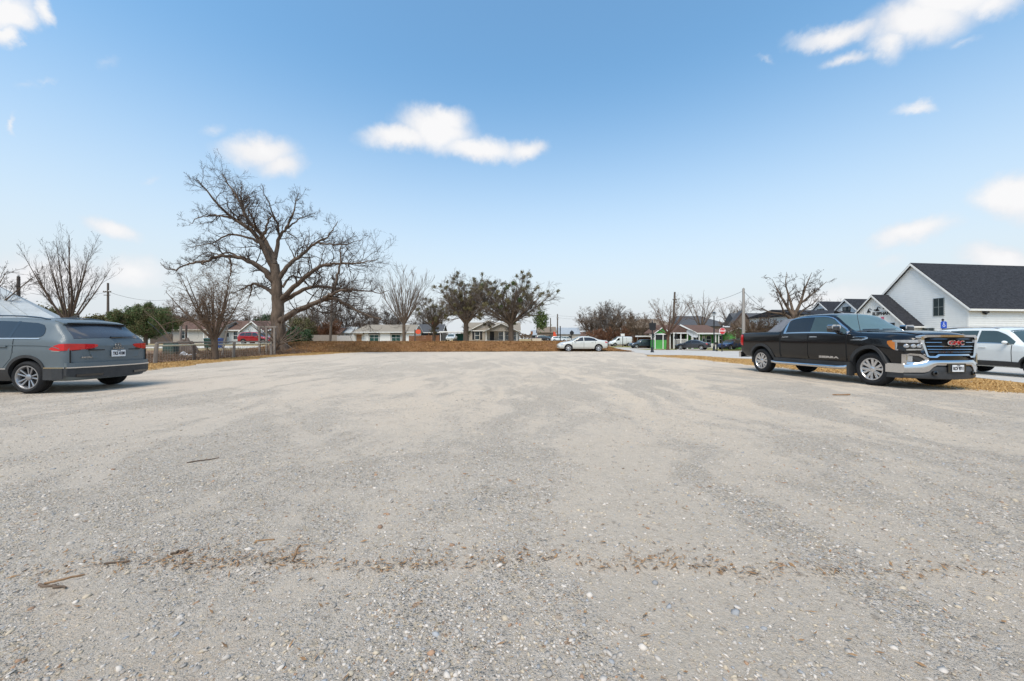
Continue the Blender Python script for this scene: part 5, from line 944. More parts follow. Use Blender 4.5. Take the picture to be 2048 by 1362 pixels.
    tb.deform(MB().add(*band([(2.44, sd * 1.008, 1.075, 1.135), (2.52, sd * 1.012, 1.005, 1.145), (2.60, sd * 1.010, .945, 1.15), (2.66, sd * 1.006, .925, 1.12)], .012 * sd))).build('amber_lamp', m_amber, q)
    tb.deform(MB().add(*band([(2.60, sd * 1.010, 1.125, 1.16), (2.68, sd * 1.006, 1.10, 1.16), (2.78, sd * .985, 1.10, 1.16), (2.868, sd * .92, 1.095, 1.16), (2.872, sd * .66, 1.10, 1.165)], .014 * sd))).build('lamp_bar', m_lens, q); tb.deform(MB().add(*band([(2.665, sd * 1.006, .915, 1.098), (2.70, sd * 1.004, .915, 1.098)], .014 * sd)).add(*band([(2.70, sd * 1.004, .912, .945), (2.80, sd * .975, .912, .945), (2.868, sd * .92, .915, .948), (2.872, sd * .70, .925, .95)], .014 * sd))).build('lamp_hook', m_lens, q)
    for y_ in (.955, .84, .74): tb.deform(MB().lathe([(0, .03), (.032, .03), (.045, .012), (.045, 0)], 14, (2.85, sd * y_, 1.02), 'x')).build('lamp_unit', m_lens, q)
    # fog lamp in its chrome frame
    fo = [(.99, .60), (.99, .83), (.93, .85), (.74, .83), (.60, .73), (.60, .67), (.70, .60)]; fi = [(.95, .645), (.95, .79), (.91, .805), (.76, .79), (.655, .72), (.655, .69), (.72, .645)]; b = MB(); n = len(fo)
    b.add([(2.90, sd * a, z) for a, z in fo] + [(2.875, sd * a, z) for a, z in fi] + [(2.80, sd * a, z) for a, z in fo] + [(2.82, sd * a, z) for a, z in fi], [(i, (i+1) % n, n + (i+1) % n, n + i) for i in range(n)] + [(i, (i+1) % n, 2*n + (i+1) % n, 2*n + i) for i in range(n)] + [(n + i, n + (i+1) % n, 3*n + (i+1) % n, 3*n + i) for i in range(n)])
    q = tb.deform(b).build('fog_lamp', m_chrome, tk, 30); tb.deform(MB().prism([(sd * a, z) for a, z in fi], 'x', 2.80, 2.845)).build('recess', m_gloss, q); tb.deform(MB().box(2.845, 2.862, min(sd * .86, sd * .94), max(sd * .86, sd * .94), .655, .79)).build('lamp_unit', m_lens, q)
    tb.deform(MB().lathe([(.035, 0), (.055, .02), (.055, .05), (.03, .06), (.02, .02)], 12, (2.9, sd * .52, .40), 'x')).build('tow_hook', m_gloss, tk, 40)
tb.part('windscreen', m_clear, tk, [tb.patch([(1.30, 5.08, 6.92), (1.0, 5.06, 6.94), (.64, 5.10, 6.90)], .006, 1, 8, 16)]); tb.part('rear_window', m_tint, tk, [tb.patch([(-1.02, 5.25, 6.75), (-.84, 5.2, 6.8)], .006, 1, 5, 14)])
tb.part('bed_cover', M('black_vinyl_cover', (.022, .023, .026), .6, .15, 3), tk, [tb.patch([(-2.93, 5.06, 6.94), (-1.08, 5.06, 6.94)], .014, 1, 12, 14, .02)]); tb.part('wiper_cowl', m_cladding, tk, [tb.patch([(1.31, 5.1, 6.9), (1.43, 5.12, 6.88)], .008, 1, 4, 14)])
P = [tb.S(np.array([x]), np.array([v]))[0] for x, v in ((1.33, 5.9), (1.30, 5.35))]; MB().tube([(p[0], -p[1], p[2] + .03) for p in P], .012, 6).build('wiper', m_gloss, tk); P = [tb.S(np.array([x]), np.array([v]))[0] for x, v in ((1.33, 6.05), (1.27, 6.6))]; MB().tube([(p[0], -p[1], p[2] + .03) for p in P], .012, 6).build('wiper', m_gloss, tk)
MB().tube([(1.48, -.84, 1.36), (1.40, -.84, 1.75), (1.36, -.84, 2.18)], [.008, .006, .004], 6).build('antenna', m_gloss, tk); MB().prism([(.30, 1.935), (-.02, 1.96), (-.0, 2.035), (.06, 2.045)], 'y', -.03, .03).build('roof_antenna', m_gloss, tk)
# hood lines and grille
for sd in (-1, 1): tb.part('hood_crease', m_blackpaint, tk, [tb.patch([(1.5, 5.22, 5.34), (2.2, 5.2, 5.34), (2.72, 5.22, 5.34)], .016, sd, 9, 3, .02)], 60)
gr = [(.68, 1.275), (.76, 1.24), (.77, 1.15), (.66, .78), (.60, .755), (.46, .755), (.40, .80), (0, .80)]; gi = [(.625, 1.225), (.69, 1.20), (.70, 1.14), (.615, .81), (.585, .79), (.475, .79), (.415, .835), (0, .835)]
def sym(p): return p + [(-a, z) for a, z in p[::-1] if a > 0]
go, gn = sym([(0, 1.275)] + gr), sym([(0, 1.225)] + gi); n = len(go); b = MB(); b.add([(2.925, a, z) for a, z in go] + [(2.905, a, z) for a, z in gn] + [(2.78, a, z) for a, z in go] + [(2.84, a, z) for a, z in gn], [(i, (i+1) % n, n + (i+1) % n, n + i) for i in range(n)] + [(i, (i+1) % n, 2*n + (i+1) % n, 2*n + i) for i in range(n)] + [(n+i, n + (i+1) % n, 3*n + (i+1) % n, 3*n + i) for i in range(n)])
q = tb.deform(b).build('grille', m_chrome, tk, 30); b = MB(); K = 8
for i in range(K): y0_, y1_ = -.66 + 1.32 * i / K, -.66 + 1.32 * (i + 1) / K; b.box(2.84, 2.855, y0_ * 1.04, y1_ * 1.04, .79, 1.225)
tb.deform(b).build('grille_back', m_under, q)
for zc, hw, dz in ((1.18, .66, .007), (1.10, .65, .011), (1.01, .64, .012), (.94, .62, .011), (.88, .60, .009)):
    b = MB(); N_ = 12
    for i in range(N_):
        a, c = -hw + 2 * hw * i / N_, -hw + 2 * hw * (i + 1) / N_
        if zc == 1.10 and abs((a + c) / 2) < .30: continue
        b.add([(2.86, a, zc - dz), (2.90, a, zc - dz * .2), (2.89, a, zc + dz), (2.86, a, zc + dz), (2.86, c, zc - dz), (2.90, c, zc - dz * .2), (2.89, c, zc + dz), (2.86, c, zc + dz)], [(0, 4, 5, 1), (1, 5, 6, 2), (2, 6, 7, 3), (0, 1, 2, 3), (4, 7, 6, 5)])
    tb.deform(b).build('grille_bar', m_chrome, q)
vs, fs = text_geo('GMC', .14, .02, .007); wd = max(v[0] for v in vs) - min(v[0] for v in vs); tb.deform(MB().add([(2.912 + v[2], v[0] * .46 / wd, 1.09 + v[1]) for v in vs], fs)).build('badge_outline', m_chrome, q); vs, fs = text_geo('GMC', .125, .02, .0); tb.deform(MB().add([(2.922 + v[2], v[0] * .445 / wd, 1.09 + v[1]) for v in vs], fs)).build('lettering', M('badge_red', (.38, .01, .012), .3), q)
# bumper
def bump(z0, z1, out, prof, nm, mat, hw=1.0, x=2.84, drop=None):
    b = MB(); N_ = 26; A = []
    for i in range(N_ + 1):
        y = -hw + 2 * hw * i / N_; e = abs(y) / hw; xx = x + out - .06 * e ** 6; a0, a1 = z0(abs(y)), z1(abs(y)); A.append([(x - .12, y, a1), (xx - .02, y, a1), (xx, y, a1 - .02), (xx + .012, y, (a0 + a1) / 2), (xx, y, a0 + .015), (xx - .03, y, a0), (x - .12, y, a0)])
    m_ = 7; b.add([p for r0 in A for p in r0], [(i*m_ + j, (i+1)*m_ + j, (i+1)*m_ + j + 1, i*m_ + j + 1) for i in range(N_) for j in range(m_ - 1)] + [tuple(range(m_)), tuple(range(N_*m_, N_*m_ + m_))]); return tb.deform(b).build(nm, mat, tk, 40)
ip = lambda xs, ys: (lambda y: float(np.interp(y, xs, ys)))
bump(ip([0, .50, .64, 1.0], [.565, .565, .40, .385]), ip([0, .62, .72, 1.0], [.695, .695, .64, .60]), .085, None, 'front_bumper', m_chrome, 1.0); bump(ip([0, 1], [.25, .27]), ip([0, .50, .64, 1.0], [.562, .562, .397, .382]), .065, None, 'lower_valance', m_cladding, .99)
for sd in (-1, 1): tb.deform(MB().add(*band([(2.38, sd * 1.005, .385, .60), (2.6, sd * 1.012, .385, .60), (2.80, sd * .995, .385, .60)], .02 * sd))).build('bumper_end', m_chrome, tk); tb.deform(MB().add(*band([(2.38, sd * .99, .26, .382), (2.6, sd * 1.0, .26, .382), (2.80, sd * .985, .26, .382)], .02 * sd))).build('valance_end', m_cladding, tk)
tb.deform(MB().box(2.925, 2.945, -.24, .24, .42, .62)).build('plate_mount', m_gloss, tk); plate(tk, tb, 2.955, 0, .515, 1, 'RCV 9711')
b = MB(); [b.box(-3.14 + .03 * (abs(i) == 4), -3.0, -.98 + .2178 * (i + 4), -.98 + .2178 * (i + 5), .50, .70) for i in range(-4, 5)]; tb.deform(b).build('rear_bumper', m_chrome, tk); MB().box(-3.22, -3.02, -.06, .06, .44, .50).build('hitch', m_under, tk); tb.part('tailgate_line', m_under, tk, [tb.patch([(-2.985, 2.2, 5.0), (-2.97, 2.2, 5.0)], .003, sd, 2, 10, .004) for sd in (-1, 1)])
# --- grey suv seen from behind --------------------------------------------
m_greypaint = paint('blue_grey_car_paint', (.125, .150, .164), .15, .5, .25, .18)
SV = [(-2.385, .30, .95, 1.03, .74, .86, .85, .82, .015), (-2.35, .28, 1.00, 1.10, .78, .90, .885, .84, .02), (-2.29, .27, 1.08, 1.205, .80, .915, .90, .82, .03), (-2.0, .26, 1.15, 1.43, .82, .92, .90, .745, .035), (-1.82, .26, 1.165, 1.585, .82, .922, .902, .70, .035), (-1.76, .26, 1.17, 1.615, .82, .922, .902, .69, .04), (-1.3, .26, 1.18, 1.655, .82, .922, .90, .68, .045), (-.5, .26, 1.175, 1.69, .82, .922, .90, .68, .05), (.2, .26, 1.165, 1.685, .82, .922, .90, .67, .05), (.55, .26, 1.15, 1.64, .82, .922, .90, .67, .05), (.95, .26, 1.12, 1.40, .82, .92, .89, .74, .05), (1.35, .25, 1.07, 1.155, .82, .92, .88, .78, .04), (1.9, .25, 1.0, 1.08, .8, .91, .86, .74, .05), (2.2, .26, .88, .98, .76, .88, .83, .70, .05), (2.33, .30, .72, .82, .70, .82, .78, .66, .03)]
sb = Body(SV, (.3, 2.2, 1.0), (.20, 2.6, .75), .14); sv = thing('grey_suv', 'blue grey suv with red tail lights seen from its rear corner at the left edge', 'suv', (-10.45 - 1.395 + .02, 8.10 + .90 - .09, .012), math.pi)
SR, SA = .355, .415
sb.mesh([m_greypaint, m_under], sv, [(-1.395, .375, SA), (1.395, .375, SA)], 7, .06)
for x in (-1.395, 1.395):
    for sd in (-1, 1): wheel(sv, x, sd * .795, SR, .235, sd, 'twin5', .245, M('machined_alloy', (.36, .36, .37), .35, .08, 8, metal=.8))
for sd in (-1, 1):
    sb.part('arch_trim', m_cladding, sv, [sb.flare(x, .375, SA - .008, SA + .05, sd, .016, -14, 194) for x in (-1.395, 1.395)])
    sb.part('sill_trim', m_cladding, sv, [sb.patch([(-.95, 1.1, 2.05), (.95, 1.1, 2.05)], .014, sd, 20, 5, .02)]); sb.part('sill_strip', m_satin, sv, [sb.patch([(-.96, 2.06, 2.13), (.96, 2.06, 2.13)], .018, sd, 20, 1, .014)])
    sb.part('side_window', m_tint, sv, [sb.patch([(-1.70, 4.22, 4.34), (-1.66, 4.14, 4.56), (-1.58, 4.10, 4.74), (-1.42, 4.08, 4.83), (-1.03, 4.07, 4.86)], .006, sd, 6, 6)]); sb.part('side_window', m_tint, sv, [sb.patch([(-.98, 4.07, 4.86), (-.06, 4.07, 4.88)], .006, sd, 12, 6)]); sb.part('side_window', m_tint, sv, [sb.patch([(.02, 4.07, 4.88), (.5, 4.07, 4.86), (1.05, 4.07, 4.6)], .006, sd, 10, 6)])
    sb.part('window_trim', m_gloss, sv, [sb.patch([(-1.03, 4.05, 4.88), (-.98, 4.05, 4.88)], .008, sd, 2, 6), sb.patch([(-.06, 4.05, 4.88), (.02, 4.05, 4.88)], .008, sd, 2, 6)]); sb.part('window_trim', m_satin, sv, [sb.patch([(-1.66, 4.0, 4.05), (-1.55, 3.98, 4.04), (1.05, 3.98, 4.04)], .012, sd, 12, 1, .012)])
    for a, b_ in ((-1.10, -.03), (.0, 1.12)):
        rows = [(a, 2.9, 3.96), (a + .04, 2.6, 3.97), (a + .22, 2.14, 3.97), (b_ - .02, 2.14, 3.97), (b_, 2.2, 3.96)] if a < -1 else [(a, 2.14, 3.96), (b_, 2.2, 3.96)]; q = sb.part('door', m_greypaint, sv, [sb.patch(rows, .006, sd, 8, 14, .010)], 30); sb.part('shut_line', m_under, q, [sb.patch([(r0[0] - .008, r0[1] - .03, 3.99), (r0[0] + .008, r0[1] - .03, 3.99)], .0035, sd, 2, 12, .005) for r0 in (rows[0], rows[-1])]); hx = a + .20; sb.part('handle', m_greypaint, q, [sb.patch([(hx - .10, 3.30, 3.40), (hx + .10, 3.30, 3.40)], .040, sd, 5, 2, .03)])
    sb.part('shoulder_line', m_greypaint, sv, [sb.patch([(-2.30, 3.43, 3.50), (-1.2, 3.43, 3.50), (1.9, 3.40, 3.46)], .014, sd, 20, 3, .016)], 70)
    MB().tube([tuple(p + np.array([0, 0, zz])) for p, zz in zip(sb.S(np.linspace(-1.5, .5, 11), np.full(11, 5.15), sd), [0, .035, .045, .05, .05, .05, .05, .05, .045, .035, 0])], .017, 7).build('roof_rail', m_gloss, sv, 45)
    # tail lamps wrap from flank to tailgate
    q = sb.deform(MB().add(*band([(-1.97, sd * .918, .955, .968), (-2.14, sd * .922, .93, 1.035), (-2.30, sd * .918, .925, 1.075), (-2.372, sd * .895, .93, 1.08), (-2.393, sd * .80, .94, 1.08), (-2.395, sd * .62, .955, 1.075)], -.024 * sd))).build('tail_light', m_redlens, sv, 30); sb.deform(MB().add(*band([(-2.392, sd * .615, .955, 1.075), (-2.392, sd * .46, .985, 1.07), (-2.392, sd * .40, 1.02, 1.055)], -.022 * sd))).build('inner_lamp', m_redlens, q); sb.deform(MB().add(*band([(-2.06, sd * .923, .915, .930), (-2.30, sd * .920, .905, .922)], -.022 * sd))).build('reversing_lamp', m_lens, q)
    sb.deform(MB().add(*band([(-2.392, sd * .80, .925, .942), (-2.394, sd * .46, .955, .972)], -.018 * sd))).build('lamp_edge', m_darklens, q)
    sb.deform(MB().box(-2.425, -2.39, min(sd * .52, sd * .80), max(sd * .52, sd * .80), .50, .535)).build('reflector', m_darklens, sv)
# tailgate furniture, spoiler and bumper
sb.part('rear_window', glass_like('sky_reflection_rear_glass', (.055, .058, .068)), sv, [sb.patch([(-2.285, 5.12, 6.88), (-2.0, 5.12, 6.88), (-1.84, 5.14, 6.86)], .007, 1, 8, 16)]);  # glass base lightened to grey, standing in for reflected sky
q = MB(); N_ = 14
for i in range(N_ + 1):
    y = -.66 + 1.32 * i / N_; e = (abs(y) / .66) ** 3; zt = 1.625 - .04 * (y / .66) ** 2; q.v += [(-1.70, y, zt + .012), (-1.94 + .05 * e, y, zt - .045), (-1.95 + .05 * e, y, zt - .075), (-1.86, y, zt - .10), (-1.72, y, zt - .04)]
q.f = [(i*5 + j, (i+1)*5 + j, (i+1)*5 + (j+1) % 5, i*5 + (j+1) % 5) for i in range(N_) for j in range(5)] + [(0, 1, 2, 3, 4), tuple(range(N_*5, N_*5 + 5))]; q.mi = [0] * len(q.f); q.build('spoiler', m_greypaint, sv, 35)
MB().box(-1.952, -1.86, -.60, .60, 1.515, 1.545).build('spoiler_lip', m_gloss, sv); MB().prism([(-1.25, 1.70), (-1.45, 1.69), (-1.46, 1.745), (-1.42, 1.75)], 'y', -.025, .025).build('roof_antenna', m_gloss, sv)
b = MB().tube([(-2.31, .08, 1.225), (-2.30, -.2, 1.232), (-2.285, -.52, 1.235)], [.022, .014, .009], 6); b.build('rear_wiper', m_gloss, sv)
for s_ in (-1, 1): sb.deform(MB().box(-2.404, -2.37, s_ * .83 - .004, s_ * .83 + .004, .66, .935)).build('tailgate_line', m_under, sv)
sb.deform(MB().box(-2.404, -2.37, -.83, .83, .66, .668)).build('tailgate_line', m_under, sv)
def seg_box(x0, x1, hw, z0, z1, nm, mat, zf0=None, n=12, par=None):
    b = MB()
    for i in range(n):
        a, c = -hw + 2*hw*i/n, -hw + 2*hw*(i+1)/n; za, zc = (z0, z0) if zf0 is None else (z0 + zf0(a), z0 + zf0(c)); b.add([(x0, a, za), (x1, a, za), (x1, a, z1), (x0, a, z1), (x0, c, zc), (x1, c, zc), (x1, c, z1), (x0, c, z1)], [(0, 4, 5, 1), (1, 5, 6, 2), (2, 6, 7, 3), (0, 3, 7, 4)] + ([(0, 1, 2, 3)] if i == 0 else []) + ([(4, 7, 6, 5)] if i == n - 1 else []))
    return sb.deform(b).build(nm, mat, par or sv, 30)
seg_box(-2.43, -2.36, .90, .30, .545, 'rear_bumper', m_cladding, lambda y: .08 * (abs(y) / .9) ** 3, 16); seg_box(-2.445, -2.42, .905, .546, .572, 'bumper_strip', m_chrome, None, 16); seg_box(-2.425, -2.37, .895, .573, .66, 'bumper_top', m_greypaint, None, 16)
for sd in (-1, 1): sb.deform(MB().add(*band([(-1.78, sd * .925, .30, .545), (-2.1, sd * .935, .30, .545), (-2.36, sd * .915, .32, .545)], -.018 * sd))).build('bumper_side', m_cladding, sv); sb.deform(MB().add(*band([(-1.80, sd * .928, .546, .572), (-2.1, sd * .938, .546, .572), (-2.38, sd * .915, .546, .572)], -.026 * sd))).build('side_strip', m_chrome, sv); sb.deform(MB().box(-2.45, -2.42, min(sd*.35, sd*.78), max(sd*.35, sd*.78), .36, .41)).build('exhaust_trim', m_gloss, sv)
sb.deform(MB().prism([(-.50, .755), (.50, .755), (.56, .925), (-.56, .925)], 'x', -2.405, -2.38)).build('plate_recess', m_greypaint, sv); sb.deform(MB().box(-2.43, -2.38, -.56, .56, .925, .945)).build('grab_ledge', m_gloss, sv); plate(sv, sb, -2.42, 0, .845, -1, 'TKS 4180')
b = MB(); b.lathe([(.072, .012), (.072, 0), (.06, 0), (.06, .012)], 24, axis='x', closed=True)
def stroke(p0, p1, w=.011): d = Vector((0, p1[0] - p0[0], p1[1] - p0[1])).normalized(); n = Vector((0, -d.z, d.y)) * w / 2; V = []; [V.append((xx, p[0] + s_ * n.y, p[1] + s_ * n.z)) for xx in (0, .010) for p in (p0, p1) for s_ in (-1, 1)]; b.add(V, [(0, 1, 3, 2), (4, 6, 7, 5), (0, 2, 6, 4), (1, 5, 7, 3), (0, 4, 5, 1), (2, 3, 7, 6)])
for p0, p1 in (((-.028, .056), (0, .006)), ((0, .006), (.028, .056)), ((-.056, .022), (-.03, -.052)), ((-.03, -.052), (0, -.004)), ((0, -.004), (.03, -.052)), ((.03, -.052), (.056, .022))): stroke(p0, p1)
sb.deform(b.xf(lambda p: (-2.40 - p[0], p[1], 1.02 + p[2]))).build('round_emblem', m_chrome, sv)
for t, yy, zz, sz, w0 in (('TIGUAN', 0, .962, .042, .26), ('4MOTION', .60, .775, .036, .17)): vs, fs = text_geo(t, sz, .008, .003); wd = max(v[0] for v in vs) - min(v[0] for v in vs); sb.deform(MB().add([(-2.408 - v[2], -(v[0] * w0 / wd) + (-yy if 0 else yy * -1 * -1), zz + v[1]) for v in vs], fs)).build('lettering', m_chrome, sv)
# --- white crossover behind the pickup -------------------------------------
m_whitepaint = paint('white_car_paint', (.70, .73, .72), 0, .3); m_pearl = paint('pearl_white_car_paint', (.56, .56, .52), 0, .3); m_dkgrey = paint('dark_grey_car_paint', (.04, .045, .055), .3, .3); m_redp = paint('red_car_paint', (.30, .010, .015), 0, .3); m_bluegrey = paint('slate_car_paint', (.045, .065, .085), .3, .35); m_bluep = paint('blue_car_paint', (.035, .06, .15), .2, .3)
def suv_rows(L, W, Hh, belt, hood, nose=.0): 
    w = W / 2; a, b = -L / 2, L / 2
    return [(a, .42, belt*.86, belt*.93, w*.80, w*.93, w*.92, w*.86, .02), (a + .06, .38, belt*.95, belt*1.04, w*.85, w*.98, w*.96, w*.88, .03), (a + .28, .34, belt*1.02, Hh*.86, w*.88, w, w*.975, w*.80, .04), (a + .55, .32, belt*1.02, Hh*.965, w*.89, w, w*.975, w*.74, .05), (a + L*.34, .31, belt*1.01, Hh, w*.89, w, w*.97, w*.73, .05), (a + L*.52, .31, belt, Hh*.99, w*.89, w, w*.97, w*.73, .05), (a + L*.60, .31, belt*.99, Hh*.945, w*.89, w, w*.97, w*.74, .05), (a + L*.72, .30, belt*.95, hood*1.04, w*.89, w, w*.96, w*.82, .05), (a + L*.80, .30, hood*.90, hood, w*.88, w*.995, w*.94, w*.80, .06), (b - .22, .32, hood*.80, hood*.90, w*.84, w*.96, w*.90, w*.76, .05), (b, .36, hood*.62, hood*.74, w*.76, w*.88, w*.84, w*.70, .03)]
def suv_kw(L, W, Hh, belt, hood): a = -L/2; return dict(glass=[[(a + .42, 4.14, 4.5), (a + .55, 4.1, 4.76), (a + L*.235, 4.08, 4.86)], [(a + L*.245, 4.08, 4.87), (a + L*.435, 4.08, 4.88)], [(a + L*.45, 4.08, 4.88), (a + L*.55, 4.08, 4.87), (a + L*.665, 4.08, 4.58)]], wind=[(a + L*.715, 5.1), (a + L*.605, 5.1)], rear=[(a + .09, 5.16), (a + .50, 5.16)], rl=[(a + .02, 3.3, 3.95), (a + .2, 3.2, 3.95)], fl=[(L/2 - .42, 3.55, 3.9), (L/2 - .12, 3.2, 3.95)], handles=[[(a + L*.27, 3.35, 3.45), (a + L*.315, 3.35, 3.45)], [(a + L*.465, 3.35, 3.45), (a + L*.51, 3.35, 3.45)]], seams=[[(a + L*.437, 1.6, 4.0), (a + L*.441, 1.6, 4.0)], [(a + L*.655, 1.7, 4.0), (a + L*.659, 1.7, 4.0)], [(a + L*.242, 3.0, 4.0), (a + L*.246, 3.0, 4.0)]], mirror_x=(a + L*.635, belt * 1.0), flare=.045, skirt=[(a + L*.27, 1.2, 2.0), (a + L*.70, 1.2, 2.0)], grille=(.5, .55, .72), plate_rear=.8)
hd = math.atan2(-1, .02); cc_ = Vector((17.9 + .80, 15.4 - 1.36))
o, bd_ = generic_car('white_suv', 'white crossover suv parked on the road partly behind the black pickup', 'suv', 0, 0, hd, suv_rows(4.75, 1.86, 1.79, 1.16, 1.10), (-1.36, 1.36, .36, .23), m_whitepaint, loc=(cc_.x, cc_.y, H0(cc_.x, cc_.y) + .01), style='ten', dx=.08, nv=6, belt=[[(-2.2, 4.02, 4.08), (.75, 4.02, 4.07)]], gmat=m_side, wmat=m_side, roof_rail=(-1.7, .2), **suv_kw(4.75, 1.86, 1.79, 1.16, 1.10))
# --- white sedan at the foot of the bank
SD = [(-2.36, .42, .86, .96, .66, .80, .78, .74, .02), (-2.28, .36, .93, 1.03, .72, .86, .84, .78, .03), (-1.9, .30, .97, 1.08, .78, .895, .87, .78, .04), (-1.55, .28, .98, 1.13, .8, .90, .88, .72, .04), (-.95, .27, .975, 1.36, .8, .90, .88, .62, .045), (-.5, .27, .965, 1.435, .8, .90, .88, .59, .05), (0, .27, .95, 1.44, .8, .90, .88, .59, .05), (.4, .27, .94, 1.36, .8, .90, .875, .62, .05), (.95, .27, .91, 1.06, .8, .90, .87, .74, .04), (1.15, .27, .89, .98, .8, .90, .865, .76, .05), (1.8, .28, .80, .90, .78, .88, .84, .70, .06), (2.2, .30, .66, .76, .70, .82, .78, .64, .05), (2.36, .36, .55, .62, .6, .72, .7, .58, .03)]
def sedan_kw(): return dict(glass=[[(-1.28, 4.10, 4.35), (-1.05, 4.08, 4.76), (-.62, 4.08, 4.86), (-.08, 4.08, 4.87)], [(-.01, 4.08, 4.87), (.35, 4.08, 4.84), (.85, 4.09, 4.45)]], wind=[(1.0, 5.1), (.42, 5.1)], rear=[(-1.5, 5.12), (-.95, 5.12)], fl=[(1.85, 3.7, 3.97), (2.22, 3.3, 4.1)], rl=[(-2.33, 3.2, 3.95), (-2.1, 3.4, 4.0)], handles=[[(-.92, 3.35, 3.46), (-.72, 3.35, 3.46)], [(.08, 3.35, 3.46), (.28, 3.35, 3.46)]], seams=[[(-.05, 1.6, 4.0), (-.03, 1.6, 4.0)], [(1.0, 1.6, 4.0), (1.02, 1.6, 4.0)], [(-1.1, 3.0, 4.0), (-1.08, 3.0, 4.0)]], mirror_x=(.80, .94), grille=(.4, .42, .54), plate_rear=.80)
d_ = 35.2; generic_car('white_sedan', 'pearl white four door sedan parked at the foot of the brown grass bank', 'car', 1163.5, d_, math.pi, SD, (-1.40, 1.38, .335, .21), m_pearl, style='seven', dx=.1, nv=6, **sedan_kw())
# --- others farther off
kw = suv_kw(5.2, 2.0, 1.9, 1.22, 1.18); generic_car('red_suv', 'dark red large suv parked in front of the pale blue house', 'suv', 516, 56, R(-3), suv_rows(5.2, 2.0, 1.9, 1.22, 1.18), (-1.55, 1.5, .39, .26), m_redp, **kw)
VN = [(-2.45, .45, 1.15, 1.98, .8, .93, .92, .86, .04), (-2.38, .40, 1.18, 2.06, .85, .97, .96, .88, .05), (-1.5, .38, 1.2, 2.10, .88, 1.0, .98, .88, .06), (.3, .38, 1.18, 2.08, .88, 1.0, .98, .86, .06), (.75, .38, 1.16, 1.98, .88, 1.0, .97, .84, .06), (1.35, .38, 1.12, 1.42, .88, 1.0, .96, .84, .05), (1.6, .38, 1.04, 1.25, .87, .99, .94, .8, .06), (2.2, .40, .94, 1.08, .82, .95, .9, .74, .06), (2.45, .45, .75, .85, .72, .86, .82, .68, .03)]
generic_car('white_van', 'white cargo van facing left on the far street beneath the brown trees', 'van', 1240, 80, math.pi + R(6), VN, (-1.5, 1.45, .36, .24), m_whitepaint, glass=[[(.45, 4.1, 4.75), (.75, 4.1, 4.75), (1.2, 4.1, 4.5)]], wind=[(1.36, 5.1), (.8, 5.1)], rear=[(-2.44, 5.3), (-2.40, 5.3)], fl=[(2.0, 3.5, 3.9), (2.3, 3.2, 3.95)], rl=[(-2.43, 2.6, 3.6), (-2.36, 2.6, 3.6)], seams=[[(.36, 1.5, 4.8), (.39, 1.5, 4.8)], [(-1.1, 1.5, 4.8), (-1.07, 1.5, 4.8)]], mirror_x=(1.2, 1.2), grille=(.5, .55, .72), plate_rear=.9)
kw = suv_kw(4.7, 1.86, 1.6, 1.02, 1.0); generic_car('slate_suv', 'slate grey wagon standing on the road left of the black sign post', 'suv', 1285, 64, math.pi + R(2), suv_rows(4.7, 1.86, 1.55, 1.0, .98), (-1.38, 1.36, .34, .22), m_bluegrey, gmat=m_side, **kw)
generic_car('dark_sedan', 'dark grey sedan parked on the driveway of the green house', 'car', 1385, 54, R(138), SD, (-1.40, 1.38, .335, .21), m_dkgrey, **sedan_kw())
kw = suv_kw(4.6, 1.85, 1.6, 1.04, 1.0); generic_car('blue_car', 'blue car parked before the right wing of the green house', 'car', 1464, 55.5, R(200), suv_rows(4.6, 1.85, 1.55, 1.0, .98), (-1.38, 1.36, .34, .22), m_bluep, gmat=m_side, **kw)
kw = suv_kw(4.6, 1.85, 1.6, 1.04, 1.0); generic_car('white_hatchback', 'white car under the flat carport roof facing the street', 'car', 903, 79, R(-90), suv_rows(4.6, 1.85, 1.55, 1.0, .98), (-1.38, 1.36, .34, .22), m_whitepaint, gmat=m_side, **kw)
for px, d_, mt, lb, rz_ in ((1086, 112, m_dkgrey, 'far dark suv left of the two utility poles', 0), (1098, 118, m_dkgrey, 'far black car between the two utility poles', 20), (1118, 104, m_whitepaint, 'far white suv behind the black square post', 0), (1134, 108, m_pearl, 'far white car left of the round sign back', 0), (1158, 112, m_bluegrey, 'far grey car behind the white sedan roof', 0), (1201, 92, m_bluep, 'far blue car behind the white sedan trunk', 180)):
    kw = suv_kw(4.6, 1.85, 1.6, 1.04, 1.0); generic_car('distant_car', lb, 'car', px, d_, R(rz_), suv_rows(4.6, 1.85, 1.6, 1.04, 1.0), (-1.38, 1.36, .34, .22), mt, gmat=m_side, group='cars parked along the far street', dx=.25, nv=3, **kw)
# ---------------------------------------------------------------- fences
def board_fence(name, label, pA, pB, h, mat, seed, group=None, dz=0.):
    a, b_ = Vector((*pA, 0)), Vector((*pB, 0)); L = (b_ - a).length; ang = math.atan2((b_ - a).y, (b_ - a).x); g = random.Random(seed); z0 = H0(*pA) + dz; z1 = H0(*pB) + dz
    o = thing(name, label, 'fence', (a.x, a.y, z0), ang, group); b = MB(); x = 0.
    while x < L:
        w_ = .14; s_ = (z1 - z0) * x / L; b.box(x, x + w_ - .012, 0, .022, s_ - .25, s_ + h + g.uniform(-.03, .03)); x += w_
    b.build('boards', mat, o); MB().box(0, L, .024, .07, .35, .45).box(0, L, .024, .07, h - .4, h - .3).build('rails', mat, o)
    for i in range(int(L / 2.4) + 1): MB().box(i * 2.4 - .045, i * 2.4 + .045, .072, .16, -.3, h + .02).build('post', mat, o)
    return o
board_fence('board_fence', 'weathered grey board fence left of the white house', (gx(583, 78), 78), (gx(673, 78), 78), 1.75, m_greywood, 1, dz=-.1)
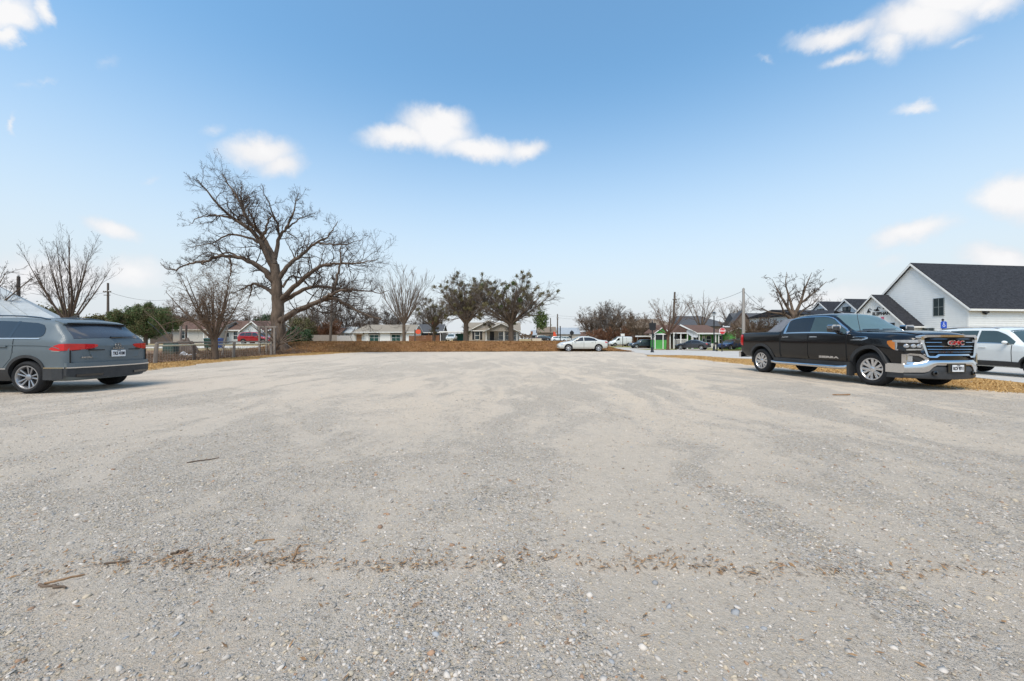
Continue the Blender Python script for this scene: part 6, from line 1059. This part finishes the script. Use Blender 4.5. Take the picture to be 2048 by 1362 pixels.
board_fence('board_fence', 'pale whitish board fence beside the white house door', (gx(673.5, 80), 80), (gx(706, 80), 80), 1.65, M('whitewashed_boards', (.45, .42, .39), .9, .25, 3, stretch=(5, 5, .5)), 2, dz=-.1)
board_fence('board_fence', 'reddish brown board fence right of the white house', (gx(818, 84), 84), (gx(878, 84), 84), 1.35, m_wood, 3)
board_fence('board_fence', 'dark board fence under the evergreen tree on the left', (gx(300, 64), 64), (gx(345, 64), 64), 1.75, m_darkwood, 4)
# wire fence on the left of the lot
fl = thing('wire_fence', 'old wire fence with weathered wooden posts and a pale pipe rail', 'fence', (-17.4, 17, H0(-17.4, 17)), 0)
FP = [(-17.2, 13.0), (-17.35, 18.1), (-17.5, 20.5), (-17.5, 23.4), (-17.45, 27.0)]; g = random.Random(8)
for i, (x, y) in enumerate(FP):
    z = H0(x, y) - fl.location.z; lx, ly = x + 17.4, y - 17; le = g.uniform(-.04, .1)
    MB().tube([(lx, ly, z - .1), (lx + le * .5, ly, z + .5), (lx + le, ly, z + (.98 if i != 2 else .86))], [.085, .08, .075], 8).build('post', m_greywood if i != 2 else m_darkwood, fl, 40)
lo = [(x + 17.4, y - 17, H0(x, y) - fl.location.z) for x, y in FP]
MB().tube([(x - .02, y, z + .86) for x, y, z in lo], .035, 8).build('pipe_rail', M('pale_pipe', (.50, .47, .35), .5, .1), fl, 40); MB().tube([(x - .5, y + .6, z + 1.0) for x, y, z in lo[1:]], .04, 6).build('wooden_rail', m_greywood, fl, 40)
b = MB(); S = resample(lo, 60)[0]
for h_ in (.1, .24, .38, .52, .66, .8): b.tube([(p[0], p[1], p[2] + h_ + .012 * math.sin(i * 1.7 + h_ * 9)) for i, p in enumerate(S)], .0035, 3, cap=False)
for i, p in enumerate(resample(lo, 90)[0]): b.tube([(p[0], p[1], p[2] + .02), (p[0], p[1], p[2] + .84)], .003, 3, cap=False)
b.build('wire_mesh', m_steel, fl)
fr = thing('timber_frame', 'weathered timber frame of tall posts and crossbeam left of the huge tree', 'frame', (gx(519, 27.5), 27.5, H0(gx(519, 27.5), 27.5)), 0)
for px in (519, 533, 549): x = gx(px, 27.5) - gx(519, 27.5); MB().box(x - .055, x + .055, -.055, .055, -.1, 2.02).build('post', m_greywood, fr)
MB().box(-.12, gx(553, 27.5) - gx(519, 27.5), -.06, .06, 2.022, 2.14).build('beam', m_greywood, fr)
for px, y0, d, r_, lb, mt in ((361, 652, 33, .10, 'pale brown wooden post standing in the yard by the green box', m_greywood), (372, 650, 33.5, .09, 'dark wooden post standing in the yard next to a pale post', m_darkwood)):
    x = gx(px, d); z = H0(x, d); p = MB().tube([(x, d, z - .1), (x + .03, d, gz(y0, d))], [r_, r_ * .85], 9).build('wooden_post', mt, None, 40, label=lb, cat='post')
x = gx(443, 25); MB().tube([(x, 25, H0(x, 25) - .05), (x + .42, 25, gz(655, 25))], [.05, .04], 7).build('leaning_pole', m_greywood, None, 40, label='weathered pole leaning right behind the dense brown tree', cat='post')
# yard clutter
x = gx(342, 27); z = H0(x, 27); o = thing('utility_box', 'dark green ground utility box behind the wire fence', 'utility box', (x, 27, z), R(12)); m_box = M('green_utility_paint', (.045, .085, .07), .6, .2, 3)
MB().prism([(-.34, 0), (.34, 0), (.34, .72), (.28, .86), (-.28, .86), (-.34, .72)], 'y', -.3, .3).build('cabinet', m_box, o); MB().box(-.3, .3, -.325, -.302, .08, .66).build('door', m_box, o); MB().box(-.4, .4, -.36, .36, -.05, .04).build('pad', m_pavement, o)
def bin_(px, d, lb, mt, w_=.62):
    x = gx(px, d); o = thing('wheelie_bin', lb, 'bin', (x, d, H0(x, d)), R(10)); q = w_ / 2
    MB().add([(-q * .8, -q * .8, .06), (q * .8, -q * .8, .06), (q * .8, q * .8, .06), (-q * .8, q * .8, .06), (-q, -q, .98), (q, -q, .98), (q, q, .98), (-q, q, .98)], [(0, 1, 2, 3), (4, 5, 6, 7), (0, 1, 5, 4), (1, 2, 6, 5), (2, 3, 7, 6), (3, 0, 4, 7)]).build('body', mt, o)
    MB().prism([(-q * 1.1, .985), (q * 1.1, .985), (q * 1.1, 1.04), (0, 1.1), (-q * 1.1, 1.03)], 'x', -q * 1.08, q * 1.08).build('lid', mt, o)
    for s_ in (-1, 1): MB().lathe([(.02, -.03), (.1, -.03), (.1, .03), (.02, .03)], 10, (s_ * q * .85, q * .8, .1), 'x').build('wheel', m_dark, o)
bin_(437, 40, 'blue wheelie bin beside the dense brown tree trunk', M('blue_plastic', (.02, .06, .22), .45)); bin_(417, 40, 'dark green wheelie bin left of the dense brown tree trunk', M('green_plastic', (.015, .055, .04), .5)); bin_(577, 55, 'blue wheelie bin by the huge tree trunk, left one', M('blue_plastic', (.02, .06, .22), .45)); bin_(585, 56, 'teal wheelie bin by the huge tree trunk, right one', M('teal_plastic', (.015, .09, .12), .5))
def heap(name, lb, px, d, rx, h, mat, seed, cat):
    g = np.random.default_rng(seed); n = 14; u = np.linspace(0, 1, n); A, T = np.meshgrid(np.linspace(0, 2 * np.pi, 22), u); rr = rx * (T ** .8) * (1 + .25 * np.sin(A * 3 + seed) + .12 * np.sin(A * 7)); Z = h * (1 - T ** 1.6) * (1 + .3 * np.sin(A * 4 + T * 8 + seed)) + .06 * g.normal(size=A.shape) * h
    x0 = gx(px, d); XX, YY = x0 + rr * np.cos(A), d + .6 * rr * np.sin(A); return grid_obj(name, XX, YY, np.maximum(Z, 0) + terrain(XX, YY), mat, label=lb, cat=cat)
m_tarp = M('white_plastic_sheet', (.62, .64, .68), .35, .12, 5)
heap('plastic_sheet', 'crumpled white plastic sheet on the leaf litter, left one', 367, 25.5, .30, .26, m_tarp, 1, 'sheet'); heap('plastic_sheet', 'flat white plastic sheet behind the leaning fence post', 390, 25.2, .55, .16, m_tarp, 2, 'sheet'); heap('brush_pile', 'dark heap of branches behind the white plastic sheets', 372, 29, 1.1, .95, m_darkwood, 3, 'heap'); heap('brush_pile', 'brown brush heap at the foot of the dense tree', 396, 22.6, .9, .22, m_twigbr, 4, 'heap')
# ---------------------------------------------------------------- poles and wires
def utility_pole(px, ytop, d, r_, lb, mt=None, arm=None, lean=0., group=None, base=None):
    x = gx(px, d); z = H0(x, d) if base is None else base; top = gz(ytop, d) - z; o = thing('utility_pole', lb, 'utility pole', (x, d, z), 0, group)
    MB().tube([(0, 0, -.2), (lean * .5, 0, top * .5), (lean, 0, top)], [r_ * 1.15, r_, r_ * .8], 10).build('pole', mt or m_poles, o, 40)
    if arm:
        MB().box(lean * .9 - arm, lean * .9 + arm, -.16, -.08, top - 1.3, top - 1.18).box(lean * .9 - arm * .8, lean * .9 + arm * .8, -.16, -.08, top - 1.75, top - 1.66).build('crossarm', m_poles, o)
        for s_ in (-.9, -.4, .4, .9): MB().lathe([(.0, 0), (.05, 0), (.06, .07), (.03, .13), (0, .14)], 8, (lean * .9 + s_ * arm, -.12, top - 1.18), 'z').build('insulator', m_steel, o)
    else: MB().lathe([(0, 0), (.05, 0), (.06, .08), (0, .12)], 8, (lean, 0, top), 'z').build('insulator', m_steel, o)
    return Vector((x + lean, d, z + top))
utility_pole(37, 553, 30, .12, 'thick wooden pole stub rising behind the pale metal roof'); u2 = utility_pole(216, 566, 52, .14, 'tall dark utility pole with small crossarms left of the evergreen tree', arm=.55); u3 = utility_pole(660, 566, 62, .19, 'brown utility pole before the grey board fence', lean=.5)
u4 = utility_pole(1344, 584, 60, .17, 'dark utility pole leaning over the green house roof', lean=.45, arm=.35); u5 = utility_pole(1487, 577, 50, .19, 'silvery grey utility pole between the stop sign and pickup', m_palepole); u6 = utility_pole(1115, 628, 118, .22, 'taller of the two far utility poles left of the white sedan', arm=.4, group='far utility poles'); u7 = utility_pole(1101, 636, 135, .22, 'shorter of the two far utility poles left of the white sedan', group='far utility poles'); u8 = utility_pole(1576, 586, 56, .13, 'thin brown pole in front of the large crooked bare tree')
def wire(a, b_, sag, lb, r_=.02):
    a, b_ = Vector(a), Vector(b_); return MB().tube([a.lerp(b_, i / 16) - Vector((0, 0, sag * 4 * (i / 16) * (1 - i / 16))) for i in range(17)], r_, 4).build('overhead_wire', m_black, None, label=lb, cat='wire')
wire(u6 - Vector((0, 0, .6)), at(1000, 636, 120), .3, 'overhead wire from the far pole towards the mistletoe trees'); wire(u6 - Vector((0, 0, .5)), at(1300, 625, 100), .8, 'upper overhead wire crossing above the brown thicket', .02); wire(u6 - Vector((0, 0, 1.2)), at(1300, 632, 100), .8, 'lower overhead wire crossing above the brown thicket', .02)
wire(u5 - Vector((0, 0, .3)), u4 - Vector((0, 0, 1.5)), .9, 'overhead wire between the silvery pole and the leaning pole'); wire(u5 - Vector((0, 0, .3)), at(1560, 632, 44), .5, 'overhead wire from the silvery pole down to the right'); wire(u2 - Vector((0, 0, 1.2)), at(330, 600, 60), .5, 'overhead wire from the left utility pole to the right'); wire(u2 - Vector((0, 0, 1.2)), at(60, 586, 44), .6, 'overhead wire from the left utility pole to the left')
x = gx(290, 45); wire(at(295, 643, 30), at(352, 700, 27), -.1, 'guy wire slanting down to the green utility box', .012)
# ---------------------------------------------------------------- street furniture
def post_thing(name, lb, px, d, cat, group=None): x = gx(px, d); return thing(name, lb, cat, (x, d, H0(x, d)), 0, group)
def ornate_post(o, h, r_=.055):
    MB().lathe([(0, 0), (.17, 0), (.17, .06), (.13, .12), (.12, .45), (.08, .55), (r_, .6), (r_, h), (r_ * 1.5, h + .03), (r_ * .6, h + .1), (r_ * 1.1, h + .16), (0, h + .26)], 12, axis='z').build('post', m_black, o, 35)
o = post_thing('road_sign', 'black decorative post with dark back of a framed sign at the road corner', 1304.5, 35.5, 'road sign'); ornate_post(o, 2.85)
MB().prism([(-.30, 2.80), (-.35, 2.72), (-.31, 2.60), (-.31, 2.22), (-.22, 2.1), (.22, 2.1), (.31, 2.22), (.31, 2.60), (.35, 2.72), (.30, 2.80)], 'y', -.10, -.06).build('sign_back', m_black, o)
o = post_thing('road_sign', 'small black octagonal sign back on a post behind the white sedan hood', 1143.5, 62, 'road sign'); MB().tube([(0, 0, -.1), (0, 0, 1.9)], .06, 8).build('post', m_black, o, 40); MB().prism([(.36 * math.cos(R(22.5 + 45 * i)), 1.45 + .36 * math.sin(R(22.5 + 45 * i))) for i in range(8)], 'y', -.10, -.065).build('sign_back', m_black, o)
o = post_thing('black_post', 'plain black square post on the grass bank left of the white sedan', 1120.5, 43, 'post'); MB().box(-.05, .05, -.05, .05, -.1, 1.75).build('post', m_black, o); MB().box(-.07, .07, -.07, .07, 1.752, 1.8).build('cap', m_black, o)
o = post_thing('street_name_sign', 'thin post with small white sign plate in front of the white van', 1245.5, 74, 'road sign'); MB().tube([(0, 0, -.1), (0, 0, 2.3)], .07, 8).build('post', m_black, o, 40); MB().box(-.42, .36, -.1, -.075, 2.1, 2.62).build('plate', m_trim, o)
o = post_thing('road_sign', 'black post topped by dark pointed sign back on the green house lawn', 1351.5, 53, 'road sign'); MB().tube([(0, 0, -.1), (0, 0, 2.2)], .055, 8).build('post', m_black, o, 40); MB().prism([(-.3, 1.62), (.3, 1.62), (.2, 2.0), (0, 2.5), (-.2, 2.0)], 'y', -.09, -.058).build('sign_back', m_black, o)
o = post_thing('brown_sign', 'small brown box sign on a post right of the mistletoe trees', 1063.5, 56, 'sign'); MB().box(-.06, .06, -.06, .06, -.1, 1.5).build('post', m_darkwood, o); MB().box(-.16, .16, -.1, .1, 1.02, 1.5).build('box', m_redbrick if 0 else m_wood, o)
o = post_thing('orange_sign', 'orange red rounded panel on a dark post over the brown board fence', 830, 82, 'sign'); MB().box(-.12, .12, -.1, .1, -.1, 2.6).build('post', m_darkwood, o); m_or = M('orange_red_paint', (.75, .10, .04), .5, .1); MB().prism([(.75 + .62 * math.cos(R(22.5 + 45 * i)), 2.1 + .55 * math.sin(R(22.5 + 45 * i))) for i in range(8)], 'y', -.2, -.12).build('panel', m_or, o)
o = post_thing('orange_banner', 'far orange pennant banner beside the far utility pole', 1111, 128, 'banner'); MB().tube([(-.8, 0, 0), (-.8, 0, 3.4)], .05, 6).build('pole', m_black, o); MB().prism([(-.75, .5), (.5, .5), (.3, 2.2), (-.3, 3.3), (-.75, 3.3)], 'y', -.03, .03).build('cloth', m_or, o)
o = post_thing('lamp_post', 'tall black lamp post with lantern in front of the green house porch', 1428, 45, 'street lamp'); ornate_post(o, 4.15, .065); MB().lathe([(0, 4.2), (.12, 4.2), (.15, 4.3), (.2, 4.52), (0, 4.52)], 8, axis='z').build('lantern', m_lamp, o); MB().lathe([(0, 4.53), (.3, 4.53), (.3, 4.57), (.12, 4.66), (.03, 4.72), (0, 4.86)], 10, axis='z').build('cap', m_black, o)
o = post_thing('meter_post', 'short black post with boxy head below the lamp post', 1433.5, 42, 'post'); MB().lathe([(0, 0), (.11, 0), (.11, .1), (.06, .16), (.06, .75), (0, .75)], 10, axis='z').build('post', m_black, o, 35); MB().box(-.15, .15, -.1, .1, .752, 1.0).build('head', m_black, o)
o = post_thing('stop_sign', 'red stop sign on a black post with a street name blade above', 1444, 40, 'road sign'); m_red = M('sign_red', (.55, .012, .015), .4, .06); m_wht = M('sign_white', (.82, .82, .82), .4, .03)
MB().box(-.045, .045, -.045, .045, -.1, 2.95).build('post', m_black, o)
def octa(r_, zc, y0, y1): return MB().prism([(r_ * math.cos(R(22.5 + 45 * i)), zc + r_ * math.sin(R(22.5 + 45 * i))) for i in range(8)], 'y', y0, y1)
Z0 = gz(662, 40) - o.location.z; p_ = octa(.36, Z0, -.075, -.05).build('sign_plate', m_wht, o); octa(.335, Z0, -.082, -.0755).build('red_face', m_red, p_)
vs, fs = text_geo('STOP', .27, .006, .006); MB().add([(p[0], -.085 - p[2], Z0 + p[1]) for p in vs], fs).build('lettering', m_wht, p_)
zs = gz(653, 40) - o.location.z; q = MB().box(.05, .86, -.02, .02, zs - .12, zs + .12).build('street_blade', m_black, o); vs, fs = text_geo('Preston', .24, .006, .008); MB().add([(p[0] + .45, -.026 - p[2], zs + p[1]) for p in vs], fs).build('lettering', m_wht, q)
o = post_thing('iron_fence', 'low black iron picket fence at the pavement beside the stop sign', 1447, 41, 'fence'); b = MB()
for i in range(20): b.tube([(i * .115, .4, 0), (i * .115, .4, .62)], .011, 5)
b.build('pickets', m_black, o); MB().box(-.05, 2.3, .385, .415, .08, .11).box(-.05, 2.3, .385, .415, .52, .55).build('rails', m_black, o)
o = post_thing('accessible_parking_sign', 'blue accessible parking sign on a black post before the white farmhouse', 1887, 19, 'road sign'); zc = gz(649, 19) - o.location.z; m_blue = M('sign_blue', (.012, .07, .42), .4, .05)
MB().tube([(0, .03, -.1), (0, .03, zc + .2)], .03, 8).lathe([(0, zc + .2), (.055, zc + .2), (.04, zc + .24), (.055, zc + .27), (.02, zc + .30), (0, zc + .31)], 10, (0, .03, 0), 'z').build('post', m_black, o, 35)
q = MB().prism([(-.15, zc - .2), (.15, zc - .2), (.15, zc + .1), (.11, zc + .16), (-.11, zc + .16), (-.15, zc + .1)], 'y', -.02, .0).build('plate', m_blue, o)
b = MB().lathe([(.0, -.024), (.022, -.024), (.022, -.021), (0, -.021)], 10, (-.01, 0, zc + .085), 'y').box(-.022, .004, -.024, -.021, zc - .02, zc + .06).box(-.022, .05, -.0245, -.0212, zc - .03, zc - .012).box(.038, .056, -.024, -.021, zc - .1, zc - .031)
b.add([((r_) * math.cos(R(a)) + .0, yy, zc - .05 + r_ * math.sin(R(a))) for a in range(150, 361, 30) for r_, yy in ((.07, -.024), (.052, -.024))], [(2 * i, 2 * i + 1, 2 * i + 3, 2 * i + 2) for i in range(7)]).build('symbol', m_wht, q)
o = post_thing('satellite_dish', 'tilted grey dish on a pole before the green house porch', 1386, 57.5, 'dish'); MB().tube([(0, 0, -.1), (0, 0, 2.35)], .05, 8).build('pole', m_steel, o); b = MB().lathe([(0, .12), (.5, .06), (.95, -.08), (1.0, -.1), (.95, -.05), (.5, .09), (0, .15)], 18, axis='y').xf(lambda p: Matrix.Rotation(R(28), 3, 'Y') @ Vector((p[0] * 1.0, p[1], p[2] * .42)) + Vector((-.2, -.1, 2.4))); b.build('dish', M('dish_grey', (.45, .46, .47), .5), o, 40)
o = thing('low_wall', 'far low beige wall right of the mistletoe trees', 'wall', (gx(1064, 75), 75, H0(gx(1064, 75), 75)), 0); MB().box(0, 1.9, 0, .25, -.2, .55).build('masonry', M('beige_wall', (.62, .55, .45), .8), o); MB().box(-.05, 1.95, -.04, .29, .552, .6).build('coping', m_trim, o)
# ---------------------------------------------------------------- loose stones, litter, grass blades
rg = np.random.default_rng(77)
ico = bmesh.new(); bmesh.ops.create_icosphere(ico, subdivisions=1, radius=1); IV = np.array([v.co[:] for v in ico.verts]); IF = np.array([[v.index for v in f.verts] for f in ico.faces]); ico.free()
def stone_mat(name):
    m, t, b = nodes_mat(name); q = NT(t); a = q.n('ShaderNodeAttribute', attribute_name='tint'); t.links.new(q.mix(q.math('MULTIPLY', q.noise(q.n('ShaderNodeNewGeometry').outputs['Position'], 140, 3), .35), a.outputs['Color'], (.49, .455, .405)), b.inputs['Base Color'])
    b.inputs['Roughness'].default_value = .85; b.inputs['Specular IOR Level'].default_value = .3; return m
def stones(name, x, y, size, seed, **k):
    g = np.random.default_rng(seed); n = len(x); nv = len(IV); sc3 = size[:, None] * np.stack([.8 + .7 * g.random(n), .7 + .4 * g.random(n), .32 + .33 * g.random(n)], -1); a = g.random(n) * 6.28
    j = 1 + .28 * g.normal(size=(n, nv, 1)).clip(-1.2, 1.2); v = IV[None] * j * sc3[:, None]; tl = g.normal(size=n) * .25; c, s_ = np.cos(a)[:, None], np.sin(a)[:, None]
    xx = v[..., 0] * c - v[..., 1] * s_; yy = v[..., 0] * s_ + v[..., 1] * c; zz = v[..., 2] + xx * tl[:, None]
    V = np.stack([xx + x[:, None], yy + y[:, None], zz + (lot_z(x, y) + size * .05)[:, None]], -1).reshape(-1, 3); Q = (np.arange(n)[:, None, None] * nv + IF[None]).reshape(-1, 3)
    o = np_obj(name, V, Q, stone_mat(name), smooth=True, **k)
    u = g.random((n, 1)); w_ = g.random(n); tint = np.array([.25, .22, .19]) * (1 - u) + np.array([.66, .58, .50]) * u
    tint[w_ > .74] = np.array([.46, .37, .26]) * (.75 + .5 * g.random((np.sum(w_ > .74), 1))); tint[w_ > .965] = np.array([.36, .19, .095]) * (.7 + .5 * g.random((np.sum(w_ > .965), 1))); tint[w_ < .08] = np.array([.28, .285, .295]) * (.8 + .5 * g.random((np.sum(w_ < .08), 1)))
    at_ = o.data.color_attributes.new('tint', 'FLOAT_COLOR', 'POINT'); at_.data.foreach_set('color', np.concatenate([np.repeat(tint, nv, 0), np.ones((n * nv, 1))], 1).astype(np.float32).ravel()); return o
def scatter(n, y0, y1, pw=1.6, wmax=1.5):
    y = y0 + (y1 - y0) * rg.random(n) ** pw; x = (rg.random(n) * 2 - 1) * (y * wmax + .3); return x, y
x, y = scatter(90000, .9, 8.0, 1.5); dens = .5 + .5 * fbm(x, y, 1.1) * .7 + .35 * sm(-.05, .1, y - ridge_y(x)) * (1 - sm(1.0, 3.2, y - ridge_y(x))); kp = rg.random(len(x)) < dens; x, y = x[kp], y[kp]; s_ = (.003 + .0048 * rg.random(len(x)) ** 2.4 + .006 * (rg.random(len(x)) > .965)) * (1 + .05 * y)
stones('loose_gravel', x, y, s_, 5, kind='stuff', label='loose grey and tan gravel stones scattered over the lot')
x, y = scatter(900, 1.1, 20, 2.0); stones('loose_pebbles', x, y, .009 + .010 * rg.random(len(x)) ** 3, 6, kind='stuff', label='larger scattered pebbles on the gravel lot')
# bark and leaf litter gathered along the edge where the loose gravel starts
cl = [(-1.95, .16, 30), (-1.72, .14, 45), (-1.5, .14, 55), (-1.3, .14, 75), (-1.12, .07, 45), (-.62, .12, 40), (-.42, .10, 35), (-.12, .14, 30), (.62, .12, 25), (.95, .14, 45), (1.12, .10, 35)]
x = np.concatenate([c0 + sd0 * rg.normal(size=n0) for c0, sd0, n0 in cl] + [-2.5 + 4.9 * rg.random(640)]); n = len(x); y = ridge_y(x) + .012 + rg.normal(size=n) * .024 + .22 * rg.random(n) ** 4
n2 = 420; x = np.concatenate([x, rg.normal(size=n2) * 1.6]); y = np.concatenate([y, 1.25 + rg.random(n2) ** 1.3 * 2.2])
kp = y > 1.0; x, y = x[kp], y[kp]; n = len(x); L = .006 + .020 * rg.random(n) ** 2.2; Wd = .002 + .004 * rg.random(n); a = rg.normal(size=n) * .8; t = np.stack([np.cos(a), np.sin(a), rg.normal(size=n) * .22], -1); s2 = np.stack([-np.sin(a), np.cos(a), rg.normal(size=n) * .4], -1); c = np.stack([x, y, lot_z(x, y) + .008 + .006 * rg.random(n)], -1)
V = np.stack([c - t * L[:, None] - s2 * Wd[:, None] * .4, c - s2 * Wd[:, None] + t * L[:, None] * .2, c + t * L[:, None], c + s2 * Wd[:, None] - [0, 0, .002]], 1).reshape(-1, 3)
m_bk = M('bark_chips', (.15, .08, .04), .9, .4, 30, base2=(.42, .25, .12)); np_obj('bark_litter', V, np.arange(n * 4).reshape(-1, 4), m_bk, kind='stuff', label='rusty bark chips and leaf bits along the gravel edge')
def stick(p, r_, lb, mt=None, seed=0):
    g = random.Random(seed); q = [Vector(p[0]).lerp(Vector(p[1]), i / 6) + Vector((g.uniform(-1, 1), g.uniform(-1, 1), 0)) * r_ * 1.2 for i in range(7)]
    q = [Vector((v.x, v.y, float(lot_z(v.x, v.y)) + r_ * .9)) for v in q]; return MB().tube(q, [r_ * (.7 + .5 * g.random()) for _ in q], 7).build('stick', mt or m_bark, None, 50, label=lb, cat='stick')
def gp(px, py): d = 894. / (py - HY); return (gx(px, d), d, 0)
m_stick = M('pale_broken_wood', (.25, .15, .08), .85, .3, 20)
stick((gp(78, 1179), gp(134, 1184)), .0065, 'dark bark-covered stick at the lower left of the gravel', m_bark, 1); stick((gp(84, 1177), gp(170, 1158)), .005, 'split pale orange stick crossing a dark stick at lower left', m_stick, 2); stick((gp(342, 1121), gp(374, 1111)), .007, 'short dark stick just above the bark litter', m_bark, 3); stick((gp(375, 931), gp(440, 920)), .005, 'long thin twig lying in mid lot left of centre', m_bark, 4); stick((gp(207, 1141), gp(260, 1132)), .005, 'thin dark twig at the left of the bark litter line', m_bark, 5); stick((gp(510, 1092), gp(548, 1090)), .004, 'thin rust twig above the bark litter', m_bk, 6); stick((gp(586, 1132), gp(600, 1104)), .005, 'pale bent twig standing out of the bark litter', m_stick, 7); stick((gp(1668, 793), gp(1702, 793)), .016, 'rust coloured stick lying left of the pickup shadow', m_bk, 8)
# dry blades fringing the verges
def blades(name, lb, x, y, h, mat, seed, zf_=None):
    g = np.random.default_rng(seed); n = len(x); z = terrain(x, y) if zf_ is None else zf_(x, y); a = g.random(n) * 6.28; w_ = .006 + .008 * g.random(n); w_ = w_ * (1 + y / 12); hh = h * (.5 + .9 * g.random(n)); lean = g.normal(size=(n, 2)) * .6 * hh[:, None]; b0 = np.stack([x, y, z - .01], -1); t = np.stack([np.cos(a), np.sin(a), 0 * a], -1) * w_[:, None]
    V = np.stack([b0 - t, b0 + t, b0 + np.concatenate([lean, hh[:, None]], 1)], 1).reshape(-1, 3); return np_obj(name, V, np.arange(3 * n).reshape(-1, 3), mat, kind='stuff', label=lb)
m_blade = M('dry_grass_blades', (.46, .28, .11), .9, .35, 1.5, base2=(.58, .39, .18), spec=.1); m_bladebr = M('brown_grass_blades', (.25, .125, .05), .9, .35, .8, base2=(.42, .24, .105), spec=.1)
n = 26000; y = 3 + 24 * rg.random(n); x = lot_right(y) - .35 + 5.4 * rg.random(n) ** 1.4; ok_ = x < np.interp(y, [3, 10, 14, 20, 25, 27], [15.2, 15.4, 16.3, 16.9, 15.5, 14]); blades('dry_grass', 'short tan winter grass on the verge by the pickup', x[ok_], y[ok_], .045, m_blade, 1)
n = 34000; y = 8 + 25.5 * rg.random(n); x = lot_left(y) + .3 - 3.1 * rg.random(n) ** 1.2; blades('dry_grass', 'short orange dry grass along the wire fence', x, y, .05, m_blade, 2)
n = 30000; x = -23 + 34.5 * rg.random(n); y = foot(x) - .2 + 5.2 * rg.random(n); blades('bank_grass', 'matted brown grass on the bank', x, y, .085, m_bladebr, 3, lambda a, b: terrain(a, b) + .05)
# leafless brush behind the wire fence
n = 9000; y = 13 + 20 * rg.random(n); x = -17.7 - 7 * rg.random(n) ** 1.5; a0 = unit(np.stack([rg.normal(size=n), rg.normal(size=n), .9 * np.abs(rg.normal(size=n))], -1)); P, rr = grow(np.stack([x, y, terrain(x, y)], -1), a0, .25 + .5 * rg.random(n) * sm(17, 24, y), np.full(n, .006), 3, .3, -.02, rg, .6); V, Q = tubes(P, rr, 3); np_obj('brush', V, Q, m_twigbr, kind='stuff', label='tangle of low leafless brush behind the wire fence')
n = 20000; y = 9 + 24 * rg.random(n); x = -17.5 - 9 * rg.random(n); V, Q = quads(np.stack([x, y, terrain(x, y) + .03 + .05 * rg.random(n)], -1), .055, rg, .6); np_obj('fallen_leaves', V, Q, M('fallen_leaves', (.19, .10, .06), .9, .4, 1.2, base2=(.36, .24, .17)), kind='stuff', label='fallen brown leaves covering the ground behind the fence')
